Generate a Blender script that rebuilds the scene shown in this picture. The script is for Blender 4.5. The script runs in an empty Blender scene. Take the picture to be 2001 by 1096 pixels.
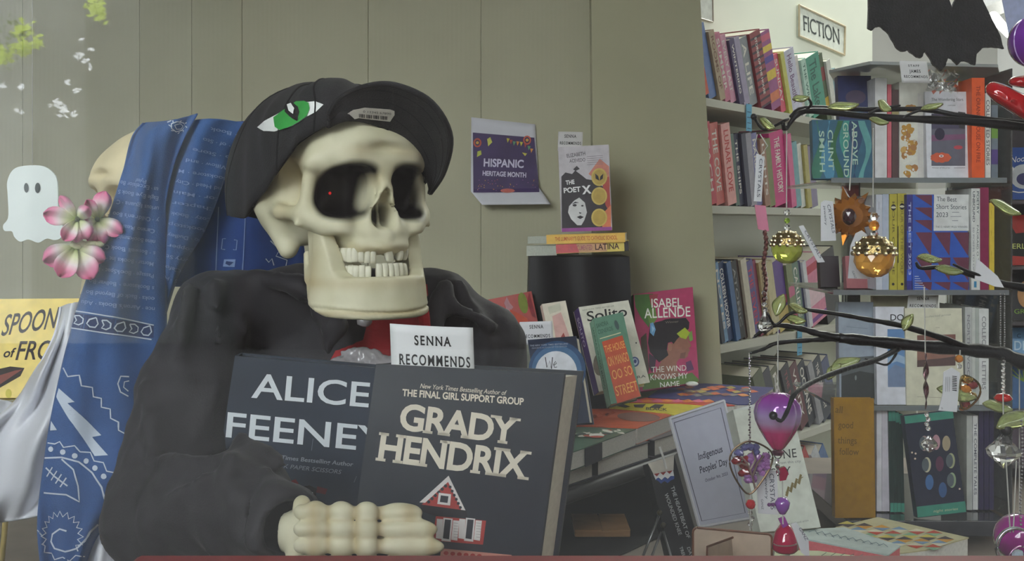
import bpy, bmesh, math, random
import numpy as np
from mathutils import Vector, Matrix
from mathutils.bvhtree import BVHTree
from mathutils.geometry import tessellate_polygon

SC = bpy.context.scene
COL = SC.collection
random.seed(7)
F, CX, HY = 2146.0, 1000.5, 440.0          # focal length (px), principal column, horizon row of the 2001x1096 photograph

# ---------------------------------------------------------------- camera, world, lights, exposure
cam = bpy.data.cameras.new('camera'); cam_o = bpy.data.objects.new('camera', cam); COL.objects.link(cam_o)
cam_o.location = (0, 0, 0); cam_o.rotation_euler = (math.pi/2, 0, 0)
cam.sensor_width = 36.0; cam.lens = 36.0*F/2001.0; cam.shift_y = (HY-548.0)/2001.0
cam.clip_start = 0.02
SC.camera = cam_o
SC.view_settings.view_transform = 'Standard'; SC.view_settings.look = 'None'
SC.view_settings.gamma = 1.0; SC.view_settings.use_curve_mapping = False
SC.view_settings.exposure = 0.12
w = bpy.data.worlds.new('sky'); SC.world = w; w.use_nodes = True
bg = w.node_tree.nodes['Background']
bg.inputs['Color'].default_value = (0.93, 0.97, 1.0, 1); bg.inputs['Strength'].default_value = 11.0

def area(name, loc, rot, sx, sy, power, color=(1, 1, 1)):
    l = bpy.data.lights.new(name, 'AREA'); l.shape = 'RECTANGLE'; l.size = sx; l.size_y = sy
    l.energy = power; l.color = color
    o = bpy.data.objects.new(name, l); o.location = loc; o.rotation_euler = rot; COL.objects.link(o)
    return o
area('shop_ceiling_light', (1.6, 4.6, 1.75), (0, 0, 0.9), 2.2, 0.5, 48, (0.97, 1.0, 0.93))
area('shop_ceiling_light', (2.9, 3.0, 1.75), (0, 0, 0.9), 2.2, 0.5, 30, (0.97, 1.0, 0.93))

# ---------------------------------------------------------------- helpers: pixels to points
def ray(px, py):
    return Vector(((px-CX)/F, 1.0, (HY-py)/F))
def P(px, py, Y):
    return ray(px, py)*Y
def pix(v):
    return (CX+F*v[0]/v[1], HY-F*v[2]/v[1])
def hitplane(px, py, p0, n):
    d = ray(px, py); n = Vector(n)
    return d*(Vector(p0).dot(n)/d.dot(n))

# ---------------------------------------------------------------- helpers: materials
def s2l(c):
    c = c/255.0
    return c/12.92 if c <= 0.04045 else ((c+0.055)/1.055)**2.4
def lin(c): return (s2l(c[0]), s2l(c[1]), s2l(c[2]), 1.0)
MATS = {}
def M(r, g, b, rough=0.55, var=0.10, scale=60.0, bump=0.0, metal=0.0, spec=0.5, coat=0.0, sheen=0.0, bscale=None, sss=0.0):
    key = (r, g, b, rough, var, scale, bump, metal, spec, coat, sheen, sss)
    if key in MATS: return MATS[key]
    m = bpy.data.materials.new('surface_%d_%d_%d' % (r, g, b)); m.use_nodes = True
    nt = m.node_tree; N = nt.nodes; L = nt.links; p = N['Principled BSDF']
    tc = N.new('ShaderNodeTexCoord'); no = N.new('ShaderNodeTexNoise')
    no.inputs['Scale'].default_value = scale; no.inputs['Detail'].default_value = 4
    L.new(tc.outputs['Object'], no.inputs['Vector'])
    cr = N.new('ShaderNodeValToRGB')
    c = lin((r, g, b)); e = cr.color_ramp.elements
    e[0].position = 0.3; e[0].color = (c[0]*(1-var), c[1]*(1-var), c[2]*(1-var), 1)
    e[1].position = 0.7; e[1].color = (min(1, c[0]*(1+var)), min(1, c[1]*(1+var)), min(1, c[2]*(1+var)), 1)
    L.new(no.outputs['Fac'], cr.inputs['Fac']); L.new(cr.outputs['Color'], p.inputs['Base Color'])
    p.inputs['Roughness'].default_value = rough; p.inputs['Metallic'].default_value = metal
    p.inputs['Specular IOR Level'].default_value = spec
    p.inputs['Coat Weight'].default_value = coat
    p.inputs['Sheen Weight'].default_value = sheen
    if sss:
        p.inputs['Subsurface Weight'].default_value = sss; p.inputs['Subsurface Scale'].default_value = 0.004
    if bump:
        bu = N.new('ShaderNodeBump'); bu.inputs['Strength'].default_value = bump; bu.inputs['Distance'].default_value = 0.002
        n2 = N.new('ShaderNodeTexNoise'); n2.inputs['Scale'].default_value = bscale or scale*4; n2.inputs['Detail'].default_value = 5
        L.new(tc.outputs['Object'], n2.inputs['Vector'])
        L.new(n2.outputs['Fac'], bu.inputs['Height']); L.new(bu.outputs['Normal'], p.inputs['Normal'])
    MATS[key] = m
    return m
def node_mat(name, fn):
    m = bpy.data.materials.new(name); m.use_nodes = True
    fn(m.node_tree, m.node_tree.nodes, m.node_tree.links, m.node_tree.nodes['Principled BSDF'])
    return m
def emis(name, col, strength):
    def f(nt, N, L, p):
        p.inputs['Base Color'].default_value = (0, 0, 0, 1)
        p.inputs['Emission Color'].default_value = col; p.inputs['Emission Strength'].default_value = strength
    return node_mat(name, f)
def clear(name, tint=(1, 1, 1), gloss=0.06, haze=0.0, rough=0.03):
    """thin clear sheet: transparent with a reflecting share"""
    m = bpy.data.materials.new(name); m.use_nodes = True
    nt = m.node_tree; N = nt.nodes; L = nt.links
    for n in list(N): N.remove(n)
    out = N.new('ShaderNodeOutputMaterial'); tr = N.new('ShaderNodeBsdfTransparent'); gl = N.new('ShaderNodeBsdfGlossy')
    tr.inputs['Color'].default_value = (*tint, 1); gl.inputs['Roughness'].default_value = rough
    fr = N.new('ShaderNodeFresnel'); fr.inputs['IOR'].default_value = 1.5
    ma = N.new('ShaderNodeMath'); ma.operation = 'MULTIPLY'; ma.inputs[1].default_value = gloss/0.04; ma.use_clamp = True
    mx = N.new('ShaderNodeMixShader'); L.new(fr.outputs[0], ma.inputs[0]); L.new(ma.outputs[0], mx.inputs[0])
    L.new(tr.outputs[0], mx.inputs[1]); L.new(gl.outputs[0], mx.inputs[2])
    last = mx
    if haze:
        df = N.new('ShaderNodeBsdfDiffuse'); df.inputs['Color'].default_value = (*tint, 1)
        m2 = N.new('ShaderNodeMixShader'); m2.inputs[0].default_value = haze
        L.new(mx.outputs[0], m2.inputs[1]); L.new(df.outputs[0], m2.inputs[2]); last = m2
    L.new(last.outputs[0], out.inputs['Surface'])
    return m
def glass(name, col, rough=0.02, trans=0.9):
    def f(nt, N, L, p):
        tc = N.new('ShaderNodeTexCoord'); no = N.new('ShaderNodeTexNoise'); no.inputs['Scale'].default_value = 90
        L.new(tc.outputs['Object'], no.inputs['Vector'])
        mx = N.new('ShaderNodeMix'); mx.data_type = 'RGBA'; mx.inputs['A'].default_value = (*col, 1)
        mx.inputs['B'].default_value = tuple(min(1, c*1.15) for c in col)+(1,)
        L.new(no.outputs['Fac'], mx.inputs['Factor']); L.new(mx.outputs['Result'], p.inputs['Base Color'])
        p.inputs['Transmission Weight'].default_value = trans; p.inputs['Roughness'].default_value = rough
        p.inputs['IOR'].default_value = 1.45; p.inputs['Coat Weight'].default_value = 0.5
    return node_mat(name, f)

# ---------------------------------------------------------------- helpers: objects
def mesh_obj(name, verts, faces, mats, parent=None, mi=None, smooth=False, parent_space=False):
    me = bpy.data.meshes.new(name)
    me.from_pydata([tuple(v) for v in verts], [], [tuple(f) for f in faces])
    if not isinstance(mats, (list, tuple)): mats = [mats]
    for m in mats: me.materials.append(m)
    if mi is not None: me.polygons.foreach_set('material_index', np.array(mi, dtype=np.int32))
    if smooth: me.polygons.foreach_set('use_smooth', np.ones(len(me.polygons), dtype=bool))
    me.update()
    o = bpy.data.objects.new(name, me); COL.objects.link(o)
    if parent is not None: attach(o, parent, parent_space)
    return o
def attach(o, parent, local=False):
    o.parent = parent
    if not local:
        o.matrix_parent_inverse = WM(parent).inverted()
def WM(o):
    m = o.matrix_basis.copy()
    if o.parent is not None: m = WM(o.parent) @ o.matrix_parent_inverse @ m
    return m
def tag(o, label, cat, group=None, kind=None):
    if label: o['label'] = label
    if cat: o['category'] = cat
    if group: o['group'] = group
    if kind: o['kind'] = kind
    return o
def thing(name, label, cat, loc=(0, 0, 0), group=None, mat=None):
    o = bpy.data.objects.new(name, None); COL.objects.link(o)
    o.empty_display_size = 0.02
    if mat is not None: o.matrix_basis = mat
    else: o.location = loc
    return tag(o, label, cat, group)
def structure(o):
    o['kind'] = 'structure'; return o

class MB:
    """collects shapes for one mesh"""
    def __init__(s, mat=None): s.v = []; s.f = []; s.m = []; s.mat = mat
    def add(s, vs, fs, mi=0):
        b = len(s.v); M4 = s.mat
        for v in vs: s.v.append((M4 @ Vector(v)) if M4 is not None else Vector(v))
        for f in fs: s.f.append(tuple(i+b for i in f)); s.m.append(mi)
    def box(s, x0, x1, y0, y1, z0, z1, mi=0):
        s.add([(x0, y0, z0), (x1, y0, z0), (x1, y1, z0), (x0, y1, z0), (x0, y0, z1), (x1, y0, z1), (x1, y1, z1), (x0, y1, z1)],
              [(0, 3, 2, 1), (4, 5, 6, 7), (0, 1, 5, 4), (1, 2, 6, 5), (2, 3, 7, 6), (3, 0, 4, 7)], mi)
    def bevbox(s, x0, x1, y0, y1, z0, z1, b=0.001, mi=0):
        bm = bmesh.new(); bmesh.ops.create_cube(bm, size=1)
        for v in bm.verts: v.co = Vector(((x0+x1)/2+v.co.x*(x1-x0), (y0+y1)/2+v.co.y*(y1-y0), (z0+z1)/2+v.co.z*(z1-z0)))
        bmesh.ops.bevel(bm, geom=bm.edges[:], offset=b, segments=2, affect='EDGES', profile=0.5)
        bm.verts.index_update()
        s.add([v.co.copy() for v in bm.verts], [[v.index for v in f.verts] for f in bm.faces], mi); bm.free()
    def tube(s, pts, r, seg=6, mi=0, cap=True):
        pts = [Vector(p) for p in pts]; n = len(pts)
        rs = r if isinstance(r, (list, tuple)) else [r]*n
        vs = []; fs = []; up = None
        for i, p in enumerate(pts):
            t = (pts[min(i+1, n-1)]-pts[max(i-1, 0)])
            if t.length < 1e-9: t = Vector((0, 0, 1))
            t.normalize()
            if up is None:
                up = Vector((0, 0, 1)) if abs(t.z) < 0.9 else Vector((1, 0, 0))
            a = t.cross(up)
            if a.length < 1e-6: a = t.orthogonal()
            a.normalize(); b = t.cross(a).normalized(); up = -b if False else up
            for k in range(seg):
                q = 2*math.pi*k/seg
                vs.append(p+a*math.cos(q)*rs[i]+b*math.sin(q)*rs[i])
        for i in range(n-1):
            for k in range(seg):
                k2 = (k+1) % seg
                fs.append((i*seg+k, i*seg+k2, (i+1)*seg+k2, (i+1)*seg+k))
        if cap: fs.append(tuple(range(seg-1, -1, -1))); fs.append(tuple((n-1)*seg+k for k in range(seg)))
        s.add(vs, fs, mi)
    def lathe(s, prof, center, seg=16, axis=None, mi=0, flat=False):
        """prof: (r, z) list, around the z axis at center"""
        vs = []; fs = []; c = Vector(center); n = len(prof)
        R = Vector((0, 0, 1)).rotation_difference(Vector(axis)).to_matrix() if axis is not None else Matrix.Identity(3)
        for r, z in prof:
            for k in range(seg):
                q = 2*math.pi*k/seg
                vs.append(c+R @ Vector((r*math.cos(q), r*math.sin(q), z)))
        for i in range(n-1):
            for k in range(seg):
                k2 = (k+1) % seg
                fs.append((i*seg+k, i*seg+k2, (i+1)*seg+k2, (i+1)*seg+k))
        fs.append(tuple(range(seg-1, -1, -1))); fs.append(tuple((n-1)*seg+k for k in range(seg)))
        s.add(vs, fs, mi)
    def ball(s, c, r, seg=10, rings=6, mi=0, sc=(1, 1, 1), R=None):
        vs = []; fs = []; c = Vector(c)
        for i in range(rings+1):
            a = math.pi*i/rings
            for k in range(seg):
                q = 2*math.pi*k/seg
                v = Vector((math.sin(a)*math.cos(q)*r*sc[0], math.sin(a)*math.sin(q)*r*sc[1], math.cos(a)*r*sc[2]))
                if R is not None: v = R @ v
                vs.append(c+v)
        for i in range(rings):
            for k in range(seg):
                k2 = (k+1) % seg
                fs.append((i*seg+k, (i+1)*seg+k, (i+1)*seg+k2, i*seg+k2))
        s.add(vs, fs, mi)
    def grid(s, rows, mi=0):
        n = len(rows); m = len(rows[0]); vs = [p for r in rows for p in r]; fs = []
        for i in range(n-1):
            for j in range(m-1):
                fs.append((i*m+j, i*m+j+1, (i+1)*m+j+1, (i+1)*m+j))
        s.add(vs, fs, mi)
    def poly(s, pts, mi=0, thick=0.0, n=None):
        """flat polygon, given thickness along n"""
        pts = [Vector(p) for p in pts]
        tri = tessellate_polygon([pts]); k = len(pts)
        if not thick: s.add(pts, tri, mi); return
        n = Vector(n)*thick
        vs = pts+[p+n for p in pts]; fs = [tuple(t) for t in tri]+[tuple(i+k for i in reversed(t)) for t in tri]
        for i in range(k): fs.append((i, (i+1) % k, (i+1) % k+k, i+k))
        s.add(vs, fs, mi)
    def build(s, name, mats, parent=None, smooth=False, fix=True, local=False, angle=None):
        o = mesh_obj(name, s.v, s.f, mats, parent, s.m, smooth, local)
        if fix:
            bm = bmesh.new(); bm.from_mesh(o.data); bmesh.ops.remove_doubles(bm, verts=bm.verts[:], dist=1e-6)
            bmesh.ops.recalc_face_normals(bm, faces=bm.faces[:]); bm.to_mesh(o.data); bm.free()
        if angle is not None:
            me = o.data; me.polygons.foreach_set('use_smooth', np.ones(len(me.polygons), dtype=bool))
            me.set_sharp_from_angle(angle=math.radians(angle))
        return o

def spline(pts, n, closed=False):
    """Catmull-Rom through pts (tuples of any length), n samples"""
    A = np.array(pts, dtype=float); k = len(A); out = []
    segs = k if closed else k-1
    for i in range(n):
        t = i*segs/(n if closed else n-1); j = min(int(t), segs-1); u = t-j
        g = (lambda q: A[q % k]) if closed else (lambda q: A[min(max(q, 0), k-1)])
        p0, p1, p2, p3 = g(j-1), g(j), g(j+1), g(j+2)
        out.append(0.5*((2*p1)+(-p0+p2)*u+(2*p0-5*p1+4*p2-p3)*u*u+(-p0+3*p1-3*p2+p3)*u**3))
    return out

# ---------------------------------------------------------------- helpers: lettering
_TC = {}
def glyphs(s, bold=0.0, shear=0.0, space=1.0, serif=0.0):
    key = (s, bold, shear, space, serif)
    if key in _TC: return _TC[key]
    cv = bpy.data.curves.new('lettering', 'FONT'); cv.body = s; cv.offset = bold; cv.shear = shear
    cv.space_character = space; cv.resolution_u = 4
    ob = bpy.data.objects.new('lettering', cv); me = bpy.data.meshes.new_from_object(ob)
    vs = [(v.co.x, v.co.y) for v in me.vertices]; fs = [tuple(p.vertices) for p in me.polygons]
    if serif:
        from collections import Counter
        ec = Counter()
        for p in me.polygons:
            for e in p.edge_keys: ec[e] += 1
        nb = {}
        for (a, b), n in ec.items():
            if n == 1: nb.setdefault(a, []).append(b); nb.setdefault(b, []).append(a)
        for (a, b), n in ec.items():
            (x0, y0), (x1, y1) = vs[a], vs[b]
            if n == 1 and abs(y0-y1) < 0.004 and 0.02 < abs(x1-x0) < 0.25:
                pa = [k for k in nb[a] if k != b]; pb = [k for k in nb[b] if k != a]
                if not pa or not pb: continue
                da = Vector((vs[pa[0]][0]-x0, vs[pa[0]][1]-y0)); db = Vector((vs[pb[0]][0]-x1, vs[pb[0]][1]-y1))
                if da.length < 1e-5 or db.length < 1e-5 or da.normalized().dot(db.normalized()) < 0.97: continue    # only where a stem ends
                if abs(y0-0.0) < 0.03+bold: ya, yb = y0, y0+0.075
                elif abs(y0-0.69) < 0.03+bold: ya, yb = y0-0.075, y0
                else: continue
                k = len(vs); xa, xb = min(x0, x1)-serif, max(x0, x1)+serif
                vs += [(xa, ya), (xb, ya), (xb, yb), (xa, yb)]; fs.append((k, k+1, k+2, k+3))
    bpy.data.objects.remove(ob); bpy.data.curves.remove(cv); bpy.data.meshes.remove(me)
    xs = [v[0] for v in vs] or [0]; x0, x1 = min(xs), max(xs)
    out = ([(v[0]-x0, v[1]) for v in vs], fs, max(x1-x0, 1e-3))
    _TC[key] = out
    return out

class Print:
    """Flat print laid on the real surface of objects: shapes drawn in photograph pixels are thrown onto the surface and lie on it."""
    def __init__(s, targets=None, plane=None, off=0.0003):
        s.off = off; s.plane = plane; s.v = []; s.f = []; s.m = []; s.mats = []
        if targets is not None:
            vs = []; fs = []
            for o in targets:
                b = len(vs); w_ = WM(o)
                vs += [w_ @ v.co for v in o.data.vertices]; fs += [tuple(i+b for i in p.vertices) for p in o.data.polygons]
            s.bvh = BVHTree.FromPolygons(vs, fs)
    def hit(s, px, py, off):
        d = ray(px, py)
        if s.plane is not None:
            p0, n = s.plane; q = d*(p0.dot(n)/d.dot(n)); nn = n if n.dot(d) < 0 else -n
            return q+nn*off
        loc, n, i, dist = s.bvh.ray_cast(Vector((0, 0, 0)), d.normalized())
        if loc is None: return None
        if n.dot(d) > 0: n = -n
        return loc+n*off
    def mi(s, mat):
        if mat not in s.mats: s.mats.append(mat)
        return s.mats.index(mat)
    def tris(s, pts, fs, mat, off=1.0):
        k = s.mi(mat); idx = []
        for p in pts:
            h = s.hit(p[0], p[1], s.off*off)
            if h is None: idx.append(None)
            else: idx.append(len(s.v)); s.v.append(h)
        for f in fs:
            g = [idx[i] for i in f]
            if None in g: continue
            if s.plane is None:
                zs = [s.v[i].y for i in g]
                if max(zs)-min(zs) > 0.03: continue
            s.f.append(tuple(g)); s.m.append(k)
    def poly(s, pts, mat, off=1.0, cell=None):
        pts = [Vector((p[0], p[1], 0)) for p in pts]
        tri = tessellate_polygon([pts])
        if cell:
            bm = bmesh.new(); vv = [bm.verts.new(p) for p in pts]
            for t in tri:
                try: bm.faces.new([vv[i] for i in t])
                except ValueError: pass
            for _ in range(7):
                es = [e for e in bm.edges if e.calc_length() > cell]
                if not es: break
                bmesh.ops.subdivide_edges(bm, edges=es, cuts=1); bmesh.ops.triangulate(bm, faces=bm.faces[:])
            bm.verts.index_update()
            pts = [v.co.copy() for v in bm.verts]; tri = [tuple(v.index for v in f.verts) for f in bm.faces]; bm.free()
        s.tris(pts, tri, mat, off)
    def ellipse(s, cx, cy, rx, ry, mat, off=1.0, rot=0.0, n=20, cell=None):
        c, d = math.cos(rot), math.sin(rot)
        s.poly([(cx+rx*math.cos(a)*c-ry*math.sin(a)*d, cy+rx*math.cos(a)*d+ry*math.sin(a)*c) for a in [2*math.pi*i/n for i in range(n)]], mat, off, cell)
    def line(s, pts, wd, mat, off=1.0, closed=False, cell=None):
        pts = [Vector((p[0], p[1])) for p in pts]
        if closed: pts = pts+[pts[0]]
        if cell:
            q = [pts[0]]
            for a, b in zip(pts, pts[1:]):
                k = max(1, int((b-a).length/cell))
                q += [a+(b-a)*(i/k) for i in range(1, k+1)]
            pts = q
        n = len(pts); L = []; 
        for i, p in enumerate(pts):
            t = pts[min(i+1, n-1)]-pts[max(i-1, 0)]
            if t.length < 1e-6: t = Vector((1, 0))
            t.normalize(); nn = Vector((-t.y, t.x))*wd/2
            L += [p+nn, p-nn]
        s.tris(L, [(2*i, 2*i+1, 2*i+3, 2*i+2) for i in range(n-1)], mat, off)
    def text(s, txt, p0, p1, h, mat, bold=0.0, shear=0.0, space=1.0, serif=0.0, up=None, off=1.0, cap=0.69):
        """baseline from p0 to p1 (px); h = height of the capitals in px; up = direction of the letters' up"""
        vs, fs, wd = glyphs(txt, bold, shear, space, serif)
        p0 = Vector(p0); p1 = Vector(p1); u = (p1-p0)/wd
        if up is None:
            t = (p1-p0).normalized(); upv = Vector((t.y, -t.x))*(h/cap)
        else: upv = Vector(up).normalized()*(h/cap)
        s.tris([p0+u*x+upv*y for x, y in vs], fs, mat, off)
    def build(s, name, parent, label=None):
        if not s.f: return None
        o = mesh_obj(name, s.v, s.f, s.mats, parent, s.m)
        if label: o['label'] = label
        return o

# ---------------------------------------------------------------- helpers: organic shapes (signed distance -> surface nets)
def smin(a, b, k):
    h = np.clip(0.5+0.5*(b-a)/k, 0, 1); return b*(1-h)+a*h-k*h*(1-h)
def smax(a, b, k): return -smin(-a, -b, k)
def ell(X, c, r):
    q = [(X[i]-c[i])/r[i] for i in range(3)]; k = np.sqrt(q[0]**2+q[1]**2+q[2]**2)
    return (k-1)*min(r)
def capsule(X, a, b, ra, rb=None):
    rb = ra if rb is None else rb
    a = np.array(a, float); b = np.array(b, float); d = b-a; L2 = (d**2).sum()
    h = np.clip(((X[0]-a[0])*d[0]+(X[1]-a[1])*d[1]+(X[2]-a[2])*d[2])/L2, 0, 1)
    return np.sqrt((X[0]-a[0]-h*d[0])**2+(X[1]-a[1]-h*d[1])**2+(X[2]-a[2]-h*d[2])**2)-(ra+(rb-ra)*h)
def surface_nets(D, lo, res):
    nx, ny, nz = D.shape; S = D < 0
    c = np.zeros((nx-1, ny-1, nz-1), dtype=np.int32)
    for i in (0, 1):
        for j in (0, 1):
            for k in (0, 1): c += S[i:nx-1+i, j:ny-1+j, k:nz-1+k]
    act = (c > 0) & (c < 8); idx = -np.ones(act.shape, dtype=np.int64)
    cells = np.argwhere(act); idx[act] = np.arange(len(cells))
    acc = np.zeros((len(cells), 3)); cnt = np.zeros(len(cells))
    ci, cj, ck = cells.T
    corners = [(i, j, k) for i in (0, 1) for j in (0, 1) for k in (0, 1)]
    for a in corners:
        for ax in range(3):
            if a[ax]: continue
            b = list(a); b[ax] = 1
            va = D[ci+a[0], cj+a[1], ck+a[2]]; vb = D[ci+b[0], cj+b[1], ck+b[2]]
            m = (va < 0) != (vb < 0); t = np.where(m, va/np.where(m, va-vb, 1), 0)
            p = np.tile(np.array(a, float), (len(cells), 1)); p[:, ax] += t
            acc[m] += p[m]; cnt[m] += 1
    V = (cells+acc/cnt[:, None])*res+np.array(lo)
    Fs = []
    for ax in range(3):
        o1, o2 = [(1, 2), (2, 0), (0, 1)][ax]
        sl = [slice(None)]*3; sl[ax] = slice(0, -1); s2 = [slice(None)]*3; s2[ax] = slice(1, None)
        A = S[tuple(sl)]; B = S[tuple(s2)]; E = np.argwhere(A != B)
        E = E[(E[:, o1] > 0) & (E[:, o2] > 0) & (E[:, o1] < D.shape[o1]-1) & (E[:, o2] < D.shape[o2]-1)]
        fl = A[E[:, 0], E[:, 1], E[:, 2]]
        def cell(d1, d2):
            q = E.copy(); q[:, o1] -= d1; q[:, o2] -= d2; return idx[q[:, 0], q[:, 1], q[:, 2]]
        q = np.stack([cell(1, 1), cell(0, 1), cell(0, 0), cell(1, 0)], 1)
        q[~fl] = q[~fl][:, ::-1]; Fs.append(q)
    return V, np.concatenate(Fs)
def sdf_obj(name, fn, lo, hi, res, mats, M4=None, parent=None, scale=0.01, paint=None):
    """fn takes coordinates in cm; paint(V) gives point attributes"""
    ax = [np.arange(lo[i], hi[i]+res, res) for i in range(3)]
    X = np.meshgrid(*ax, indexing='ij'); D = fn(X)
    V, Q = surface_nets(D, lo, res)
    attrs = paint(V) if paint else {}
    W = V*scale
    if M4 is not None:
        R = np.array(M4.to_3x3()); W = W @ R.T+np.array(M4.translation)
        if np.linalg.det(R) < 0: Q = Q[:, ::-1].copy()
    me = bpy.data.meshes.new(name); me.vertices.add(len(W)); me.vertices.foreach_set('co', W.ravel())
    me.loops.add(Q.size); me.loops.foreach_set('vertex_index', Q.ravel().astype(np.int32))
    me.polygons.add(len(Q)); me.polygons.foreach_set('loop_start', np.arange(0, Q.size, 4, dtype=np.int32))
    me.update(calc_edges=True); me.validate()
    me.polygons.foreach_set('use_smooth', np.ones(len(me.polygons), dtype=bool))
    for k, a in attrs.items():
        at = me.attributes.new(k, 'FLOAT', 'POINT'); at.data.foreach_set('value', a.astype(np.float32))
    for m in (mats if isinstance(mats, (list, tuple)) else [mats]): me.materials.append(m)
    o = bpy.data.objects.new(name, me); COL.objects.link(o)
    if parent is not None: attach(o, parent)
    return o
def vnoise(X, s, seed=0):
    """cheap smooth noise from summed sines"""
    r = np.random.RandomState(seed); n = 0
    for i in range(6):
        k = r.randn(3)/s; n = n+np.sin(k[0]*X[0]+k[1]*X[1]+k[2]*X[2]+r.rand()*6.28)
    return n/6
# ================================================================ the setting
def paint_wall(name, c, rough=0.6, flute=0.0):
    def f(nt, N, L, p):
        tc = N.new('ShaderNodeTexCoord'); no = N.new('ShaderNodeTexNoise'); no.inputs['Scale'].default_value = 2.2
        no.inputs['Detail'].default_value = 6; L.new(tc.outputs['Object'], no.inputs['Vector'])
        cr = N.new('ShaderNodeValToRGB'); a = lin(c)
        cr.color_ramp.elements[0].position = 0.35; cr.color_ramp.elements[0].color = tuple(k*0.92 for k in a[:3])+(1,)
        cr.color_ramp.elements[1].position = 0.65; cr.color_ramp.elements[1].color = tuple(min(1, k*1.05) for k in a[:3])+(1,)
        L.new(no.outputs['Fac'], cr.inputs['Fac']); L.new(cr.outputs['Color'], p.inputs['Base Color'])
        p.inputs['Roughness'].default_value = rough
        wv = N.new('ShaderNodeTexWave'); wv.bands_direction = 'X'; wv.inputs['Scale'].default_value = 26
        wv.inputs['Distortion'].default_value = 0.4; L.new(tc.outputs['Object'], wv.inputs['Vector'])
        bu = N.new('ShaderNodeBump'); bu.inputs['Strength'].default_value = flute or 0.02; bu.inputs['Distance'].default_value = 0.002
        L.new(wv.outputs['Fac'], bu.inputs['Height']); L.new(bu.outputs['Normal'], p.inputs['Normal'])
    return node_mat(name, f)
BEIGE = paint_wall('beige_board', (176, 173, 148), 0.65, 0.06)
BEIGE2 = paint_wall('beige_panel', (170, 167, 138), 0.6, 0.0)
WHITEW = paint_wall('white_paint', (225, 228, 218), 0.35)
GREYW = paint_wall('grey_paint', (170, 170, 165), 0.7)
WB = 2.95
def xat(px, Y): return (px-CX)/F*Y
mb = MB(); mb.box(-3.0, xat(1190, WB), WB+0.004, WB+0.05, -1.25, 1.8)
wall_back = structure(mb.build('wall_back', BEIGE))
# the boards that clad the back wall, each a piece of its own
e = [-3.0, xat(46, WB), xat(274, WB), xat(376, WB), xat(474, WB), xat(720, WB), xat(940, WB), xat(1156, WB)]
for a, b in zip(e, e[1:]):
    mb = MB(); mb.bevbox(a+0.0003, b-0.0003, WB-0.006, WB+0.004, -1.25, 1.8, 0.0015)
    mb.build('panel', BEIGE, wall_back)
# the pillar board beside the bookcase: a leaning prism
mb = MB(); Yp = 2.86
def q(px, py, Y=Yp): return P(px, py, Y)
f = [q(1164, 900), q(1420, 900), q(1365, -60), q(1155, -60)]
bk = [v+Vector((0, 0.07, 0)) for v in f]
mb.add(f+bk, [(0, 1, 2, 3), (7, 6, 5, 4), (0, 4, 5, 1), (1, 5, 6, 2), (2, 6, 7, 3), (3, 7, 4, 0)])
structure(mb.build('wall_pillar', BEIGE2))
mb = MB(); mb.box(-3.05, -3.0, 0.45, WB, -1.25, 1.8); structure(mb.build('wall_left', GREYW))
mb = MB(); mb.box(4.2, 4.25, 0.45, 9.5, -1.25, 1.8); structure(mb.build('wall_right', GREYW))
mb = MB(); mb.box(-3.05, 4.25, 9.5, 9.55, -1.25, 1.8); structure(mb.build('wall_far', GREYW))
mb = MB(); mb.box(-3.05, 4.25, 0.45, 9.55, 1.8, 1.85); structure(mb.build('ceiling', M(215, 215, 208, 0.8)))
mb = MB(); mb.box(-3.05, 4.25, 0.45, 9.55, -1.30, -1.25); structure(mb.build('floor', M(92, 84, 74, 0.7, 0.2, 8)))
# shop front: masonry round the opening, red sill, glass
RED = M(136, 30, 34, 0.55, 0.12, 12, 0.05)
mb = MB(); mb.box(-3.3, 4.5, 0.40, 0.50, -1.3, -0.30); mb.box(-3.3, 4.5, 0.40, 0.50, 1.45, 2.2)
mb.box(-3.3, -2.6, 0.40, 0.50, -0.30, 1.45); mb.box(3.6, 4.5, 0.40, 0.50, -0.30, 1.45)
structure(mb.build('wall_front', M(120, 108, 98, 0.8)))
zs = -(1088-HY)/F*0.53
mb = MB(); mb.bevbox(xat(262, 0.53)+0.0, 3.6, 0.47, 0.535, -0.30, zs, 0.003)
structure(mb.build('trim_1', RED))
mb = MB(); mb.bevbox(-2.6, xat(262, 0.53), 0.47, 0.535, -0.30, zs-0.006, 0.003)
structure(mb.build('trim_2', M(150, 142, 134, 0.5)))
mb = MB(); mb.box(-2.6, 3.6, 0.448, 0.454, -0.30, 1.45)
structure(mb.build('window_1', clear('window_glass', (0.985, 0.99, 0.985), 0.04, 0, .006)))
# outside: pavement, the houses over the street, a street tree that shows as reflection in the pane
mb = MB(); mb.box(-30, 30, -12, 0.40, -1.40, -1.30); structure(mb.build('pavement', M(46, 45, 43, 0.9, 0.15, 3)))
def facade_fn(nt, N, L, p):
    tc = N.new('ShaderNodeTexCoord'); b = N.new('ShaderNodeTexBrick'); L.new(tc.outputs['Object'], b.inputs['Vector'])
    b.inputs['Color1'].default_value = lin((40, 35, 32)); b.inputs['Color2'].default_value = lin((32, 28, 26)); b.inputs['Mortar'].default_value = lin((50, 46, 42))
    b.inputs['Scale'].default_value = 2.0; L.new(b.outputs['Color'], p.inputs['Base Color']); p.inputs['Roughness'].default_value = 0.9
mb = MB(); mb.box(-2.9, 30, -11.2, -10.6, -1.3, 8.0)
structure(mb.build('street_wall', node_mat('facade', facade_fn)))

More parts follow.
